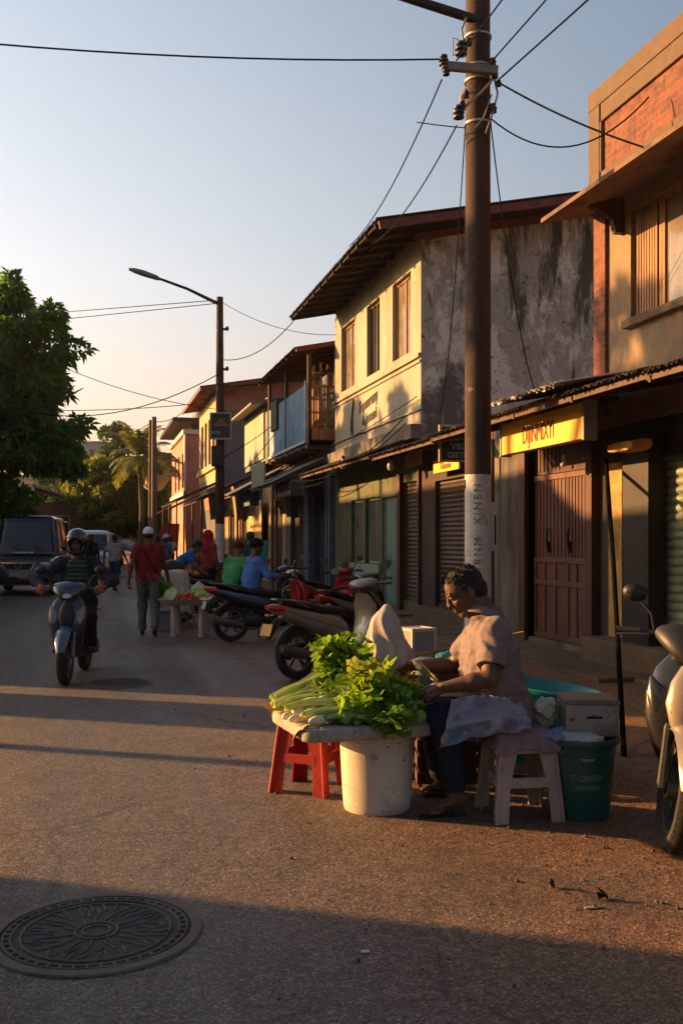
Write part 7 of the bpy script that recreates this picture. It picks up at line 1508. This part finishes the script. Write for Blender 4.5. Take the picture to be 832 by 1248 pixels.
t = lt('metal_bowl', 'upturned pale grey bowl left of the green bag', 'bowl', .53, 6.3, .66); obj('shell', MB().lathe([(.0, .10), (.05, .098), (.09, .075), (.115, .03), (.12, 0), (.11, 0)], n=28), mat('bowl_grey', (.28, .26, .27), rough=.5), t, True)
t = lt('low_table', 'low dark plank table behind the vegetable board holding the bowl', 'table', .62, 6.32); obj('top', MB().box(-.3, .3, -.12, .14, .62, .66), M_cart, t)
for x in (-.27, .27): obj('leg', MB().box(x-.02, x+.02, -.1, .1, 0, .62), M_cart, t)
t = lt('wooden_crate', 'open slatted wooden crate on the ground behind the vendor\'s legs', 'crate', .66, 6.15)
sl_ = MB()
for z in (.02, .12, .22): sl_.box(-.2, .2, -.15, -.14, z, z+.07).box(-.2, .2, .14, .15, z, z+.07).box(-.2, -.19, -.14, .14, z, z+.07).box(.19, .2, -.14, .14, z, z+.07)
obj('slats', sl_, M_wood, t)
for x in (-.19, .17):
    for y in (-.14, .12): obj('corner_post', MB().box(x, x+.02, y, y+.02, .0, .3), M_wood, t)

# ============================================================ SECOND STALL beyond
t = lt('far_stall_tray', 'pale shallow tray on white legs carrying heaped vegetables, beyond the walking man', 'stall', -2.42, 15.7)
obj('tray', MB().loft([(0, 0, .50, .34, .34, 5, 90), (0, 0, .53, .42, .42, 5, 90), (0, 0, .60, .52, .46, 5, 90), (0, 0, .595, .49, .43, 5, 90), (0, 0, .54, .38, .38, 5, 90)], 30), mat('tray_white', (.50, .46, .42), rough=.6), t, True)
for x in (-.22, .22):
    for y in (-.2, .2): obj('leg', MB().tube([(x, y, 0), (x, y, .52)], [.05, .04], 10), M_wbucket, t, True)
def heap(name, label, lat, D, z, r, m, n, seed, er=.06, grp=None):
    rnd = random.Random(seed); mb = MB()
    for i in range(n):
        a, q = rnd.uniform(0, 6.28), math.sqrt(rnd.random()); mb.ell((math.cos(a)*q*r[0], math.sin(a)*q*r[1], (1-q)*r[2]*rnd.uniform(.6, 1.2)), (er*rnd.uniform(.7, 1.2), er*rnd.uniform(.6, 1.1), er*rnd.uniform(.5, 1)), 9, Euler((rnd.random()*3, rnd.random()*3, 0)).to_matrix())
    o = obj(name, mb, m, None, True); o.location = W(lat, D, z); o.rotation_euler = (0, 0, -YAW); return tag(o, label, 'vegetables', grp)
heap('chilli_heap', 'heap of red chillies at the front of the far tray', -2.42, 15.42, .58, (.2, .1, .1), mat('chilli', (.40, .035, .012), rough=.4, var=.4, scale=20), 60, 1, .035)
heap('cabbage', 'pale green cabbage on the left of the far tray', -2.66, 15.5, .66, (.04, .04, .05), mat('cabbage', (.38, .45, .22), rough=.6, var=.2), 8, 2, .10)
heap('cauliflower', 'white cauliflower head at the back of the far tray', -2.28, 15.8, .74, (.09, .08, .08), mat('cauliflower', (.5, .46, .38), rough=.8, var=.1), 40, 3, .05)
heap('lettuce_heap', 'yellow-green lettuces in the middle of the far tray', -2.28, 15.6, .64, (.18, .14, .12), mat('lettuce', (.36, .42, .07), rough=.6, var=.3), 40, 4, .05)
bunch('dark leafy greens at the left of the far tray', (-2.62, 15.9, .66), (-2.98, 15.75, .70), 10, .012, .12, 160, .16, M_stalk2, L_cel2, 21, name='greens_bunch', LL=.09, group=None)
o = drape('covered_crate', 'pale cloth thrown over crates beside the bending blue shirt', -2.95, 17.3, .98, .20, .2, .75, cloth('dust_sheet', (.42, .38, .33)), 5.0, R(20), .02)
t = lt('far_crate', 'blue-grey plastic crate on the ground left of the far tray', 'crate', -2.95, 16.6); obj('box', MB().box(-.2, .2, -.15, .15, 0, .32), mat('bluegrey_crate', (.12, .15, .19), rough=.6), t, bevel=.01); obj('rim', MB().box(-.22, .22, -.17, .17, .32, .35), mat('bluegrey_crate', (0, 0, 0)), t)
